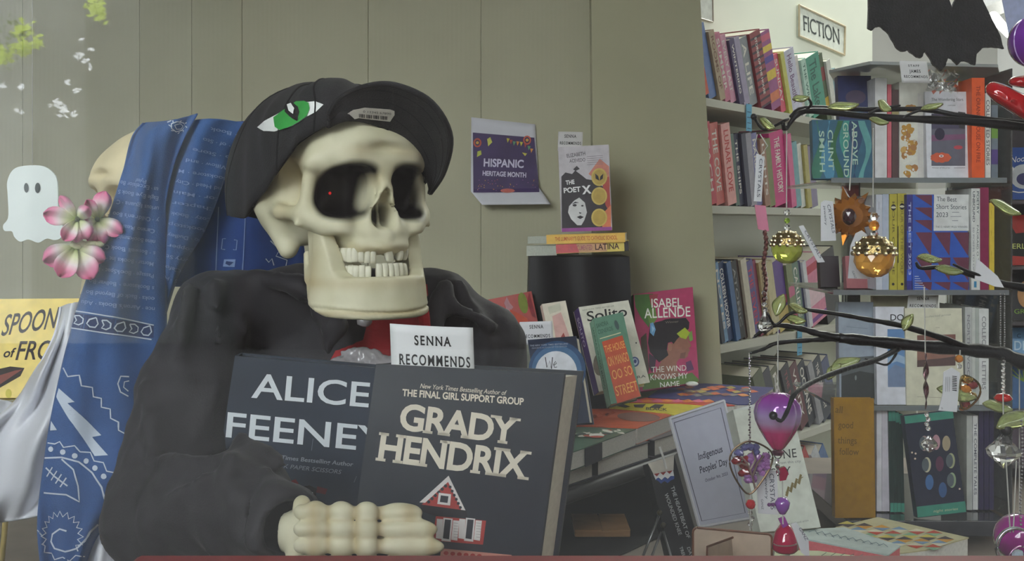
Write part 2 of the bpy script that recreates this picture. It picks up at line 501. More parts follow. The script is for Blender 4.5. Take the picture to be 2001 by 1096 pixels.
def mirrored(px, py, y):
    '''the place outside at depth y that the pane reflects at a pixel'''
    d = ray(px, py); t = 0.451+(0.451-y); return Vector((d.x*t, y, d.z*t))
for xa, xb, c in ((-30, -5.3, 158), (-5.3, -4.7, 132), (-4.7, -4.1, 108), (-4.1, -3.5, 84), (-3.5, -2.9, 62)):  # wall tones stepped darker so the veil reflected in the pane fades gradually
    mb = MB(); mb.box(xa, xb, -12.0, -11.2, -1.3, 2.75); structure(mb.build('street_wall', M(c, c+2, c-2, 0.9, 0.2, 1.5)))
tree = thing('street_tree', 'leafy street tree outside, seen only as a reflection in the window pane', 'tree', mirrored(-60, 440, -8.5)-Vector((0, 0, 1.3)))
q0 = mirrored(-70, 300, -8.5)
mb = MB(); mb.tube([Vector((q0.x, -8.5, -1.3)), Vector((q0.x+.05, -8.5, .3)), q0, mirrored(-20, 120, -8.5)], [.16, .13, .06, .01], 8); mb.build('trunk', M(60, 50, 42, .9), tree, smooth=True)
mb = MB(); rl = random.Random(11)
for cx, cy, sp_, n, mi in ((44, 60, 16, 60, 0), (45, 95, 13, 90, 0), (8, 108, 14, 90, 0), (75, 80, 10, 20, 0), (188, 14, 15, 70, 0), (196, 36, 8, 20, 0), (15, 70, 40, 50, 1), (154, 107, 6, 16, 2), (179, 97, 2.5, 4, 2), (166, 121, 3, 6, 2), (175, 132, 3, 6, 2), (160, 80, 3, 3, 2),
    (110, 203, 6, 12, 2), (124, 217, 7, 14, 2), (144, 222, 3, 7, 2), (97, 204, 3, 3, 2), (5, 167, 3, 6, 2), (42, 169, 4, 8, 2), (38, 218, 4, 6, 2), (132, 161, 3, 3, 2), (149, 177, 3, 3, 2)):
    for i in range(n):
        c = mirrored(cx+rl.gauss(0, sp_*.6), cy+rl.gauss(0, sp_*.6), -8.5+rl.uniform(-.3, .3)); a = Vector((rl.gauss(0, 1), rl.gauss(0, .4), rl.gauss(0, .5))).normalized()*.034; b = Vector((rl.gauss(0, .5), -.5, .8)).normalized()*.020
        mb.add([c-a, c+b, c+a, c-b], [(0, 1, 2, 3)], mi)
o = mb.build('foliage_sky_flecks', [M(190, 210, 80, .6), M(90, 110, 60, .6), M(244, 246, 250, .4)], tree, fix=False); o['kind'] = 'stuff'  # the white flecks stand in for bright sky between the leaves
# ================================================================ books: one builder for all
PAGE = M(222, 216, 198, 0.8, 0.06, 300)
def frame3(BL, BR, TL, ortho=True):
    a, b, c = P(*BL), P(*BR), P(*TL); u = b-a; w_ = u.length; u.normalize()
    v = c-a
    if ortho: v = v-u*v.dot(u)
    h = v.length; v.normalize(); n = u.cross(v).normalized()
    return Matrix(((u.x, v.x, n.x, a.x), (u.y, v.y, n.y, a.y), (u.z, v.z, n.z, a.z), (0, 0, 0, 1))), w_, h
class Book: pass
def make_book(name, label, M4, w_, h, t, col, group=None, cat='book', hard=True, spine=None, pages=PAGE, skew=0.0):
    """front cover in the plane z=0 of M4, spine along x=0; the volume reaches back to z=-t"""
    R = thing(name, label, cat, group=group, mat=M4)
    cm = col if not isinstance(col, tuple) else M(*col, 0.35)
    sm = cm if spine is None else (spine if not isinstance(spine, tuple) else M(*spine, 0.35))
    M4 = M4 @ Matrix(((1, 0, -skew, 0), (0, 1, 0, 0), (0, 0, 1, 0), (0, 0, 0, 1)))   # a slack text block slides sideways
    b = 0.0022 if hard else 0.0006; ov = 0.003 if hard else 0.0003
    b = min(b, t*0.2)
    mb = MB(M4); mb.box(0, w_, 0, h, -b, 0, 0); mb.box(0, w_, 0, h, -t, -t+b, 0); mb.box(0, b, 0, h, -t+b, -b, 1)
    mb.build('cover', [cm, sm], R)
    mb = MB(M4); mb.box(b, w_-ov, ov, h-ov, -t+b+.0002, -b-.0002); mb.build('pages', pages, R)
    k = Book(); k.o = R; k.M = M4; k.w = w_; k.h = h; k.t = t
    k.plane = (M4 @ Vector((0, 0, 0)), (M4.to_3x3() @ Vector((1, 0, 0))).cross(M4.to_3x3() @ Vector((0, 1, 0))).normalized())
    k.splane = (M4 @ Vector((0, 0, 0)), (M4.to_3x3() @ Vector((1, 0, 0))))
    return k
def face_book(name, label, BL, BR, TL, t, col, ortho=True, **kw):
    M4, w_, h = frame3(BL, BR, TL, ortho)
    return make_book(name, label, M4, w_, h, t, col, **kw)
class Uv(Print):
    """print drawn in shares of a cover: (0,0) lower left, (1,1) upper right; face 'front', 'spine' or 'top'"""
    def __init__(s, k, face='front', off=0.0003):
        s.k = k; s.off = off; s.v = []; s.f = []; s.m = []; s.mats = []; s.plane = 1; s.face = face
        s.asp = {'front': (k.w, k.h), 'spine': (k.t, k.h), 'top': (k.w, k.t)}[face]
    def hit(s, x, y, off):
        k = s.k
        if s.face == 'front': q = Vector((x/100*k.w, y/100*k.h, off))
        elif s.face == 'spine': q = Vector((-off, y/100*k.h, -k.t*(1-x/100)))
        else: q = Vector((x/100*k.w, k.h+off, -k.t*y/100))
        return k.M @ q
    def text(s, txt, x0, x1, y, h, mat, bold=0.0, shear=0.0, space=1.0, serif=0.0, off=1.0, vertical=0):
        """in percent: from x0 to x1 at baseline y with letters h high; vertical=1 reads down the face (x0..x1 run along its height from the top)"""
        vs, fs, wd = glyphs(txt, bold, shear, space, serif)
        if not vertical: pts = [(x0+(x1-x0)*a/wd, y+b*h/0.69) for a, b in vs]
        else: pts = [(y+b*h/0.69, 100-(x0+(x1-x0)*a/wd)) for a, b in vs]
        s.tris(pts, fs, mat, off)
INK = M(24, 24, 28, 0.6); WHT = M(240, 240, 240, 0.5, 0.02); CREAM = M(226, 218, 200, 0.5, 0.03)

# ================================================================ the two held books and their card
G = face_book('hardcover_book', 'thick slate hardcover with a red gabled house, fore-edge facing out', (659, 1265, .738), (1027, 1298, .720), (735, 711, .742), 0.026, ortho=False, skew=0.42, col=
              M(48, 53, 62, 0.32, 0.06, 30, coat=0.15))
pr = Print(plane=G.plane)
pr.text('New York Times Bestselling Author of', (821, 758), (990, 772), 9, CREAM, 0.004, 0.25)
pr.text('THE FINAL GIRL SUPPORT GROUP', (786, 773), (1023, 791), 13, CREAM, 0.03)
pr.text('GRADY', (779, 837), (1011, 868), 49, CREAM, 0.03, 0, 0.95, 0.06, up=(0.14, -1.0))
pr.text('HENDRIX', (734, 897), (1033, 936), 52, CREAM, 0.03, 0, 0.95, 0.06, up=(0.14, -1.0))
HRED = M(178, 62, 58, 0.5); HDK = M(44, 46, 56, 0.5); HW = M(222, 216, 214, 0.5)
pr.poly([(877, 932), (905, 1000), (858, 995), (822, 988)], HRED, 1)
pr.poly([(877, 929), (912, 1001), (903, 999), (876, 941), (831, 982), (820, 981)], HW, 2)
for i in range(6): pr.ellipse(838+i*6.6, 980-i*6.2, 3.3, 3.3, HDK, 2.4, n=8)
for i in range(6): pr.ellipse(880+i*4, 951+i*8, 3, 3, HDK, 2.4, n=8)
pr.poly([(822, 985), (912, 997), (914, 1010), (852, 1008), (822, 998)], M(40, 36, 44, 0.5), 2.6)
pr.poly([(858, 962), (882, 965), (880, 987), (855, 984)], HW, 3); pr.poly([(862, 967), (877, 969), (875, 982), (860, 980)], HDK, 3.4)
pr.poly([(852, 1008), (950, 1017), (944, 1064), (845, 1056)], HRED, 1)
for x in (868, 912):
    pr.poly([(x-14, 1013), (x-2, 1014), (x-4, 1053), (x-16, 1051)], HW, 2); pr.poly([(x-1, 1011), (x+17, 1013), (x+13, 1058), (x-5, 1056)], HW, 2)
    pr.poly([(x+18, 1016), (x+30, 1017), (x+26, 1056), (x+14, 1054)], HW, 2); pr.poly([(x+2, 1014), (x+14, 1015), (x+10, 1053), (x-2, 1051)], HDK, 3)
    for i in range(6): pr.line([(x+19, 1021+i*5.5), (x+28, 1022+i*5.5)], 0.9, M(170, 160, 160), 3)
pr.poly([(845, 1057), (944, 1066), (943, 1076), (848, 1070)], M(56, 50, 60, 0.5), 2)
pr.poly([(862, 1071), (1000, 1084), (995, 1110), (858, 1110)], M(206, 140, 126, 0.5), 1.2)
for x in range(872, 940, 13): pr.ellipse(x, 1080+(x-872)*.09, 5, 4, HRED, 2, n=8)
pr.poly([(935, 1085), (1000, 1092), (996, 1110), (930, 1110)], M(190, 196, 206, 0.5), 2)
pr.build('cover_print', G.o)
A = face_book('hardcover_book', 'slate-blue jacketed hardcover behind the thick book, pale capital letters on it', (374, 1250, .872), (775, 1285, .872), (459, 695, .866), 0.018, ortho=False, col=
              M(56, 64, 78, 0.3, 0.12, 14, coat=0.2))
pr = Print(plane=A.plane); AW = M(228, 234, 240, 0.45, 0.03)
pr.text('ALICE', (491, 776), (720, 795), 47, AW, 0.012, 0, 1.0, up=(0.09, -1.0))
pr.text('FEENEY', (441, 853), (757, 884), 48, AW, 0.012, 0, 1.0, up=(0.09, -1.0))
pr.text('New York Times Bestselling Author', (487, 891), (690, 911), 8, M(150, 158, 170), 0.012, 0.1)
pr.text('ROCK PAPER SCISSORS', (525, 911), (667, 926), 8, M(140, 148, 160), 0.0, 0.2)
pr.poly([(566, 940), (578, 936), (584, 945), (572, 950)], M(130, 40, 50)); pr.poly([(620, 950), (640, 955), (636, 966), (618, 962)], M(110, 40, 50))
pr.poly([(582, 952), (605, 948), (620, 955), (616, 972), (585, 970)], M(22, 20, 24)); pr.line([(586, 957), (592, 953), (598, 957), (598, 962), (588, 961)], 1.2, WHT, 2, closed=True)
pr.line([(606, 959), (612, 963)], 1.2, WHT, 2); pr.line([(612, 857), (609, 880)], 1, M(110, 120, 135), 2); pr.line([(697, 930), (692, 942)], 1, M(110, 120, 135), 2)
pr.build('cover_print', A.o)
def card(name, label, TL, TR, BL, Y, lines, bow=0.003, col=(236, 238, 240), group=None, hs=None, serif=0.03, drop=0.0, ink=INK, bold=0.018):
    """small bowed paper card; lines = (text, u0, u1, v, height px)"""
    a, b, c = P(*TL, Y), P(*TR, Y), P(*BL, Y); u = b-a; v = c-a; n = u.cross(v).normalized()
    if n.y > 0: n = -n
    rows = [[a+u*(j/12)+v*(i/6*(1+drop))+n*bow*math.sin(math.pi*j/12) for j in range(13)] for i in range(7)]
    o = MB(); o.grid(rows); root = thing(name, label, 'card', a, group)
    ob = o.build('paper', M(*col, 0.7, 0.02), root, smooth=True)
    so = ob.modifiers.new('thickness', 'SOLIDIFY'); so.thickness = 0.0004; so.offset = -1
    pr = Print([ob], off=0.0008)
    tl = Vector(TL); du = Vector(TR)-tl; dv = Vector(BL)-tl
    for t, x0, x1, y, h in lines:
        pr.text(t, tl+du*x0+dv*y, tl+du*x1+dv*y, h, ink, bold, 0, 1.25, serif, up=-dv)
    pr.build('lettering', root)
    return root
card('shelf_card', 'large white recommendation card in the thick slate book', (762, 632), (924, 640), (765, 716), .7535,
     [('SENNA', .29, .73, .46, 18), ('RECOMMENDS', .10, .95, .93, 20)], 0.004, drop=0.25)
# ================================================================ the skeleton prop
YAW = math.radians(39)
SK = Matrix.Translation(P(650, 375, 0.90)) @ Matrix(((math.cos(YAW), math.sin(YAW), 0, 0), (math.sin(YAW), -math.cos(YAW), 0, 0), (0, 0, 1, 0), (0, 0, 0, 1)))
# skull frame (cm): +x to the skull's own left, +y out of the face, +z up; the face looks at the camera and to its left
def bone_fn(nt, N, L, p):
    tc = N.new('ShaderNodeTexCoord')
    no = N.new('ShaderNodeTexNoise'); no.inputs['Scale'].default_value = 28; no.inputs['Detail'].default_value = 5
    L.new(tc.outputs['Object'], no.inputs['Vector'])
    cr = N.new('ShaderNodeValToRGB'); cr.color_ramp.elements[0].position = 0.3; cr.color_ramp.elements[0].color = lin((208, 203, 168))
    cr.color_ramp.elements[1].position = 0.7; cr.color_ramp.elements[1].color = lin((226, 222, 194))
    L.new(no.outputs['Fac'], cr.inputs['Fac'])
    last = cr.outputs['Color']
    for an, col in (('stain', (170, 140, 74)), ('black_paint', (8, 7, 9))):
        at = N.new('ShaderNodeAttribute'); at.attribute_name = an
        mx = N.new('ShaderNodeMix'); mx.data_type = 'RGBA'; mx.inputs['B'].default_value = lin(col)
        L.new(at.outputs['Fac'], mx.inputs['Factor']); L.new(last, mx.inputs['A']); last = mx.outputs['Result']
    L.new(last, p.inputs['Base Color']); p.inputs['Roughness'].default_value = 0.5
    bu = N.new('ShaderNodeBump'); bu.inputs['Strength'].default_value = 0.15; bu.inputs['Distance'].default_value = 0.001
    n2 = N.new('ShaderNodeTexNoise'); n2.inputs['Scale'].default_value = 160; L.new(tc.outputs['Object'], n2.inputs['Vector'])
    L.new(n2.outputs['Fac'], bu.inputs['Height']); L.new(bu.outputs['Normal'], p.inputs['Normal'])
BONE = node_mat('painted_plastic_bone', bone_fn)
TOOTH = M(226, 224, 204, 0.35, 0.06, 120, 0.1)

def sq_ell(X, c, r, p=3.0):
    q = (np.abs((X[0]-c[0])/r[0])**p+np.abs((X[1]-c[1])/r[1])**p+np.abs((X[2]-c[2])/r[2])**p)**(1/p)
    return (q-1)*min(r)
def skull_sdf(X):
    x, y, z = X; A = [np.abs(x), y, z]
    d = ell(X, (0, 0.9, 2.5), (6.2, 7.1, 5.9))
    d = smin(d, ell(A, (2.6, -0.2, -1.2), (3.3, 4.6, 3.2)), 1.5)                # cranial base
    d = smin(d, capsule(A, (5.0, -1.2, -0.6), (4.5, 1.0, -4.6), 1.5, 0.75), 0.9)   # mastoid
    d = smin(d, ell(A, (0, 4.0, -1.6), (3.3, 3.9, 3.0)), 1.0)
    # brow
    for a, b in (((0.0, 7.3, 1.7), (2.6, 7.1, 2.45)), ((2.6, 7.1, 2.45), (5.0, 5.6, 1.9))):
        d = smin(d, capsule(A, a, b, 0.75, 0.6), 0.7)
    d = smin(d, ell(X, (0, 5.6, 3.2), (4.6, 2.4, 2.2)), 1.2)
    # side rim, cheek and arch
    d = smax(d, -ell(A, (6.15, 3.5, 0.3), (1.55, 1.35, 2.3)), 0.3)
    d = smin(d, capsule(A, (4.85, 5.4, 2.2), (5.1, 4.9, -1.4), 0.42, 0.62), 0.3)
    d = smin(d, capsule(A, (5.15, 4.9, -2.0), (3.2, 6.6, -2.9), 0.95, 1.05), 0.6)
    d = smin(d, capsule(A, (5.3, 4.8, -1.85), (6.0, 2.5, -1.7), 0.62, 0.5), 0.3)
    d = smin(d, capsule(A, (6.0, 2.6, -1.7), (5.3, 0.9, -1.3), 0.5, 0.8), 0.4)
    d = smin(d, capsule(A, (5.5, 4.9, -2.3), (5.95, 5.1, -2.65), 0.45, 0.22), 0.3)
    # maxilla
    d = smin(d, sq_ell(X, (0, 5.6, -3.6), (3.05, 2.75, 1.75), 2.6), 0.6)
    d = smin(d, sq_ell(X, (0, 5.2, -4.35), (3.35, 3.45, 0.55), 2.4), 0.35)
    d = smin(d, capsule(A, (0.0, 7.0, 1.9), (0.0, 8.15, -0.1), 0.75, 0.36), 0.55)  # nasal bridge
    d = smin(d, capsule(A, (0.0, 8.0, -3.1), (0.0, 8.25, -3.6), 0.3, 0.4), 0.4)
    d = smin(d, capsule(A, (0.25, 8.05, 0.05), (1.25, 7.5, -2.6), 0.34, 0.3), 0.3)  # rim of the nose opening
    # orbits, narrowing inwards
    dep = np.clip(6.4-y, 0, 4)
    e = sq_ell([A[0]+0.2*z+0.30*dep, A[1], A[2]], (2.68, 6.6, -0.15), (2.02, 3.3, 1.98), 2.7)
    d = smax(d, -e, 0.3)
    d = smax(d, -ell(X, (0, 9.05, 3.1), (3.0, 1.3, 0.5)), 0.4)      # hollow above the brow
    # nose opening
    n = smin(ell(A, (0.42, 8.2, -2.05), (0.72, 2.6, 1.0)), ell(X, (0, 8.4, -0.95), (0.5, 2.1, 1.15)), 0.3)
    d = smax(d, -n, 0.22)
    d = smin(d, capsule(X, (0, 7.0, -2.9), (0, 6.6, -0.6), 0.14), 0.15)
    # canine hollows under the cheeks, palate
    d = smax(d, -ell(A, (3.55, 6.9, -4.6), (1.05, 2.2, 1.1)), 0.6)
    d = smax(d, -ell(X, (0, 4.6, -5.6), (2.3, 2.8, 1.4)), 0.3)
    d = d+0.05*np.sin(x*1.7+y)*np.sin(z*1.3+2*y)
    return d
def skull_paint(V):
    x, y, z = np.abs(V[:, 0]), V[:, 1], V[:, 2]
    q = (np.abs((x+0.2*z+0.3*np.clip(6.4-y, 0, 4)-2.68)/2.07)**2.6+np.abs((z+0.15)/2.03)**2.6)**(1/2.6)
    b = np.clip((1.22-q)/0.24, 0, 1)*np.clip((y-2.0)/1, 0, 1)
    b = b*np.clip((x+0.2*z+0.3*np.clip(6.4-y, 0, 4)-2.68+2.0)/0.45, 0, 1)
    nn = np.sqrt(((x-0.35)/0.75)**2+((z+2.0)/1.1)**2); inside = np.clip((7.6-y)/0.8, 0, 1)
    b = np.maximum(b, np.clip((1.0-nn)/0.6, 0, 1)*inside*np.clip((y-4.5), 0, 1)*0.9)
    s = 0.75*np.exp(-((x-5.4)**2+(y-0.5)**2+(z-1.8)**2)/3.0)+0.5*np.exp(-((x-4.6)**2/2+(y-3.8)**2/2+(z-1.2)**2/5))
    s += 0.35*np.exp(-((x-0.9)**2+(z-0.9)**2)/0.5)*(y > 5)+0.3*np.exp(-(z+4.6)**2/0.15)*(y > 3)
    s += 0.25*np.exp(-((x-6)**2+(y-3)**2+(z+1.8)**2)/1.0)+0.3*np.exp(-(z-2.9)**2/0.25)*np.exp(-(x-2.0)**2/3)*(y > 6)
    return {'black_paint': b, 'stain': np.clip(s, 0, 0.8)}
def jaw_sdf(X):
    x, y, z = X; rx, ry, c = 4.2, 3.9, 4.95
    e = np.sqrt((x/rx)**2+((y-c)/ry)**2)
    ell_d = (e-1)*(rx+ry)/2*0.93
    st = np.abs(x)-rx
    dd = np.where(y > c, ell_d, st)
    flare = np.clip((-6.5-z)*0.10, -0.15, 0.25)
    wall = np.abs(dd-flare)-(0.52+0.12*np.clip((-8.5-z), 0, 1.2))
    top = np.interp(y, [3.3, 4.2, 5.8, 6.6, 7.1, 7.7, 9.5], [-3.1, -2.7, -2.9, -4.6, -6.1, -6.6, -6.6])
    bot = np.interp(y, [3.0, 4.2, 5.2, 6.8, 9.0], [-6.4, -8.2, -9.0, -9.6, -9.8])
    # behind the front edge of the ramus the notch between its two tips
    d = smax(wall, z-top, 0.35); d = smax(d, bot-z, 0.45)
    back = np.interp(z, [-9.5, -7.5, -5.5, -3.0], [4.8, 4.1, 4.2, 3.9])
    d = smax(d, back-y, 0.4)
    d = smin(d, capsule([np.abs(x), y, z], (0.0, 8.5, -9.1), (1.6, 8.3, -9.3), 0.45, 0.3), 0.8)
    d = smax(d, -(np.abs(z+9.72+0.02*x)-0.05+0.02*np.abs(x)*0), 0.12) if False else d
    groove = np.sqrt((z+9.3-0.015*x*x)**2+(np.clip(np.abs(dd-0.75), 0, 9))**2)-0.10
    d = smax(d, -groove, 0.12)
    for sx, a, b in ((-1, (4.1, 3.3, -5.0), (4.3, 4.2, -6.8)), (1, (4.1, 3.3, -5.0), (4.3, 4.2, -6.8))):
        d = smin(d, capsule(X, (sx*a[0], a[1], a[2]), (sx*b[0], b[1], b[2]), 0.3, 0.5), 0.3)
    # bumps over the tooth roots
    th = np.arctan2(x, y-c)
    d = d-0.05*np.cos(th*13)*np.exp(-(z+7.6)**2/0.8)*(dd > 0)
    return d
def jaw_paint(V):
    x, y, z = V.T
    s = 0.45*np.exp(-((np.abs(x)-5.3)**2+(y-5.2)**2+(z+6.0)**2/4)/1.2)+0.35*np.exp(-(z+9.3)**2/0.04)
    s += 0.4*np.exp(-((np.abs(x)-5.0)**2+(y-4.0)**2+(z+9)**2)/1.0)+0.25*np.exp(-(z+7.1)**2/0.2)
    return {'black_paint': x*0, 'stain': np.clip(s, 0, 0.7)}

skel = thing('skeleton_figure', 'life-size toy skeleton in a black jacket holding two dark books', 'skeleton', P(640, 1096, 0.95))
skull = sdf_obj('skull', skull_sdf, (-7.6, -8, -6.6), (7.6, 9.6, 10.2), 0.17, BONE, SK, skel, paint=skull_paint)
jaw = sdf_obj('jaw', jaw_sdf, (-6.8, 2.2, -11), (6.8, 9.8, -2.4), 0.13, BONE, SK, skel, paint=jaw_paint)
def tooth(parent, ang, rx, ry, c, z0, z1, wd, tilt=0.0):
    """one tooth on the arch, crown from z0 (gum) to z1"""
    x = rx*math.sin(ang); y = c+ry*math.cos(ang)
    n = Vector((math.sin(ang)/rx, math.cos(ang)/ry, 0)).normalized(); t = Vector((n.y, -n.x, 0))
    rows = []; seg = 10
    for i, (u, sw, sd) in enumerate(((0, .72, .8), (.15, .86, 1), (.5, 1.0, 1.0), (.82, 1.03, .8), (.97, .92, .5), (1, .6, .3))):
        z = z0+(z1-z0)*u; row = []
        for k in range(seg+1):
            q = 2*math.pi*k/seg
            ca = math.copysign(abs(math.cos(q))**0.6, math.cos(q)); sa = math.copysign(abs(math.sin(q))**0.6, math.sin(q))
            p = Vector((x, y, z))+t*(ca*wd*0.5*sw+tilt*u)+n*(sa*0.3*sd)
            row.append(SK @ (p*0.01))
        rows.append(row)
    mb = MB(); mb.grid(rows); mb.add(rows[-1][:-1], [tuple(range(seg))]); mb.add(rows[0][:-1], [tuple(range(seg))])
    return mb.build('tooth', TOOTH, parent, angle=70)
rt = random.Random(3)
def tpx(rx, ry, c, a): return pix(SK @ Vector((rx*math.sin(a)*0.01, (c+ry*math.cos(a))*0.01, -0.058)))[0]
# teeth given by where they stand along the arch, from the skull's right to its left
UP = (3.25, 3.4, 4.7); LO = (3.45, 3.45, 4.7)
def at_px(arch, px):
    return min((i*0.01-1.5 for i in range(320)), key=lambda a: abs(tpx(*arch, a)-px)+(0 if a < 1.35 else 50))
for px in (660, 673, 683.5, 694, 706, 718, 729, 757, 780, 790):
    a = at_px(UP, px); wd = 0.50 if 700 < px < 740 else 0.56
    if px == 757: wd = 0.66
    tooth(skull, a, *UP[:2], UP[2], -4.45, -5.55+rt.uniform(-.07, .07)+(0.12 if px > 770 else 0), wd, 0.22 if px == 757 else 0)
for a in (1.42, 1.62): tooth(skull, a, *UP[:2], UP[2], -4.45, -5.5, 0.6)
for px in (664, 675, 686, 696, 707, 719, 741, 751.5, 762, 772, 781, 789):
    tooth(jaw, at_px(LO, px), *LO[:2], LO[2], -6.95, -5.75+rt.uniform(-.07, .05)+(0.12 if px > 735 else 0), 0.52)
for a in (1.3, 1.5, 1.7): tooth(jaw, a, *LO[:2], LO[2], -6.95, -5.7, 0.56)
def gum_sdf(X):
    x, y, z = X; e = np.sqrt((x/3.55)**2+((y-4.7)/3.5)**2); dd = (e-1)*3.5
    d = smax(np.abs(dd)-0.55, np.abs(z+7.35)-0.6, 0.3); d = smax(d, 3.8-y, 0.3)
    return d
gum = sdf_obj('gum_ridge', gum_sdf, (-6, 2.8, -9.4), (6, 9.6, -6.2), 0.14, BONE, SK, jaw)
led = MB(); led.ball(SK @ (Vector((-2.75, 4.4, -0.25))*0.01), 0.0012, 8, 6)
led.build('eye_light', emis('red_eye_light', (0.8, 0.02, 0.02, 1), 0.6), skull, smooth=True)['label'] = 'tiny red lamp in the eye socket'
# ================================================================ cap on the skull
_c, _s = math.cos(YAW), math.sin(YAW); _o = P(650, 375, 0.90)
def cap_pt(px, py, lx):
    """point on the sight line of a pixel at skull x = lx (cm), in the skull frame (cm)"""
    k = (px-CX)/F; x0 = _o.x*100
    ly = (k*(90+lx*_s)-x0-lx*_c)/(_s+k*_c); Y = 90+lx*_s-ly*_c
    return (lx, ly, (HY-py)/F*Y-_o.z*100)
edge = [cap_pt(590, 275, -5.9), cap_pt(645, 243, -4.4), cap_pt(700, 236, -2.2), cap_pt(752, 256, 0.2), cap_pt(802, 300, 3.0), cap_pt(832, 354, 5.1),
        (6.7, 1.5, 0), (6.9, -3.5, -2), (4.8, -7.6, -2.5), (1.0, -9.4, -2.6), cap_pt(447, 415, -4.2), cap_pt(478, 425, -5.9),
        cap_pt(508, 380, -6.9), cap_pt(545, 332, -7.0), cap_pt(570, 298, -6.5)]
CAPM = M(34, 34, 37, 0.85, 0.2, 40, 0.35, sheen=0.05, bscale=900)
cap = thing('baseball_cap', 'black baseball cap with a green eye emblem tilted up on the skull', 'cap', SK @ Vector((0, 0, 0.05)))
E = spline(edge, 96, closed=True); rows = []
for i in range(19):
    ph = i/18*math.pi/2; row = []
    for k, e in enumerate(E):
        C = np.array((-0.1, -1.1)); t = math.cos(ph)**0.72
        top = 8.75+0.25*math.sin(k/96*2*math.pi*3)
        xy = C+(np.array(e[:2])-C)*(t*(1+0.05*math.sin(2*ph)))
        u = math.sin(ph)**0.92
        z = e[2]+(top-e[2])*u
        # soft dents of the slack cloth
        wv = 0.12*math.sin(e[1]*1.1+ph*5)+0.09*math.sin(e[0]*1.6-ph*7+1)
        row.append(SK @ (Vector((xy[0]+wv*0.7, xy[1]+wv, z+wv*0.4*math.sin(ph*2)))*0.01))
    rows.append(row+[row[0]])
mb = MB(); mb.grid(rows)
crown = mb.build('crown', CAPM, cap, smooth=True)
so = crown.modifiers.new('thickness', 'SOLIDIFY'); so.thickness = 0.002; so.offset = 0
# stitched seams between the panels
mb = MB()
for k in (3, 19, 35, 51, 67, 83):
    mb.tube([rows[i][k]+(rows[i][k]-(SK @ Vector((0, 0, 0.03)))).normalized()*0.0012 for i in range(19)], 0.0009, 5)
mb.build('seam', M(22, 22, 25, 0.9), cap, smooth=True)
mb = MB(); mb.lathe([(0.0, 0.0), (0.006, -0.0005), (0.0065, 0.001), (0.004, 0.004), (0, 0.005)], rows[18][0], 12); mb.build('button', CAPM, cap, smooth=True)
# sweat band along the inner edge, strap at the back
mb = MB(); mb.grid([[SK @ (Vector((e[0]*0.985, -1.1+(e[1]+1.1)*0.985, e[2]-0.05))*0.01) for e in E]+[SK @ (Vector((E[0][0]*0.985, -1.1+(E[0][1]+1.1)*0.985, E[0][2]-0.05))*0.01)],
                    [SK @ (Vector((e[0]*0.95, -1.1+(e[1]+1.1)*0.95, e[2]+1.9))*0.01) for e in E]+[SK @ (Vector((E[0][0]*0.95, -1.1+(E[0][1]+1.1)*0.95, E[0][2]+1.9))*0.01)]])
mb.build('sweatband', M(24, 24, 27, 0.9), cap, smooth=True)
inner = spline([cap_pt(640, 250, -4.6), cap_pt(668, 238, -3.4), cap_pt(700, 235, -2.2), cap_pt(752, 254, 0.2), cap_pt(802, 298, 3.0), cap_pt(834, 352, 5.2), cap_pt(838, 380, 5.9)], 41)
outer = spline([cap_pt(640, 226, -4.9), cap_pt(664, 190, -4.0), cap_pt(715, 166, -2.8), cap_pt(775, 164, -1.0), cap_pt(845, 198, 1.4), cap_pt(883, 266, 3.4), cap_pt(870, 336, 4.9), cap_pt(842, 380, 6.0)], 41)
rows = []
for i in range(13):
    u = i/12; row = []
    for a, b in zip(inner, outer):
        m = np.array(a)*(1-u)+np.array(b)*u; k = 4*u*(1-u)
        m = m+np.array((0, 0.1, 0.35))*k
        row.append(SK @ (Vector(m)*0.01))
    rows.append(row)
mb = MB(); mb.grid(rows); brim = mb.build('brim', CAPM, cap, smooth=True)
so = brim.modifiers.new('thickness', 'SOLIDIFY'); so.thickness = 0.003; so.offset = 1 if False else 0
mb = MB()
for r_ in (3, 6, 9, 11): mb.tube([p for p in rows[r_]], 0.0018, 5)
mb.build('stitching', M(27, 27, 30, 0.9), cap, smooth=True)
pr = Print([crown], off=0.0016); WH = M(238, 240, 238, 0.7, 0.03); GR = M(52, 160, 68, 0.7, 0.05); BK = M(16, 18, 18, 0.8)
pr.poly([(506, 250), (520, 238), (543, 226), (570, 211), (597, 202), (618, 200), (633, 206), (619, 220), (602, 229), (575, 247), (540, 258), (519, 257)], WH, 1, 8)
for dy in (0, -3, -6): pr.poly([(524, 248+dy), (504, 247+dy*1.3), (504, 248.6+dy*1.3), (524, 251+dy)], WH, 1)
pr.poly([(539, 232), (557, 219), (582, 202), (597, 201), (606, 204), (608, 214), (602, 229), (575, 247), (552, 256), (542, 250)], GR, 1.5, 8)
pr.poly([(563, 211), (568, 205), (577, 205), (586, 213), (588, 222), (583, 239), (570, 231), (562, 222)], BK, 2, 8)
pr.poly([(567, 211), (575, 208), (581, 217), (579, 227), (570, 222)], WH, 2.6, 8)
pr.build('eye_emblem', cap, 'green and white embroidered eye')
pr = Print([brim], off=0.0022)
pr.poly([(657, 238), (672, 224), (690, 212), (712, 207), (762, 210), (771, 213), (771, 221), (762, 234), (740, 232), (700, 228)], M(214, 210, 200, 0.5), 1, 10)
for i in range(24):
    x = 700+i*2.35
    if i not in (5, 11, 17): pr.poly([(x, 219+i*0.17), (x+1.2+(i % 3)*0.4, 219+i*0.17), (x+1.2+(i % 3)*0.4, 226+i*0.17), (x, 226+i*0.17)], M(60, 58, 56), 1.2)
pr.text('0 12345 67890', (708, 216), (764, 220), 4, M(70, 68, 66), off=1.2)
pr.build('price_sticker', cap, 'white barcode sticker under the brim')
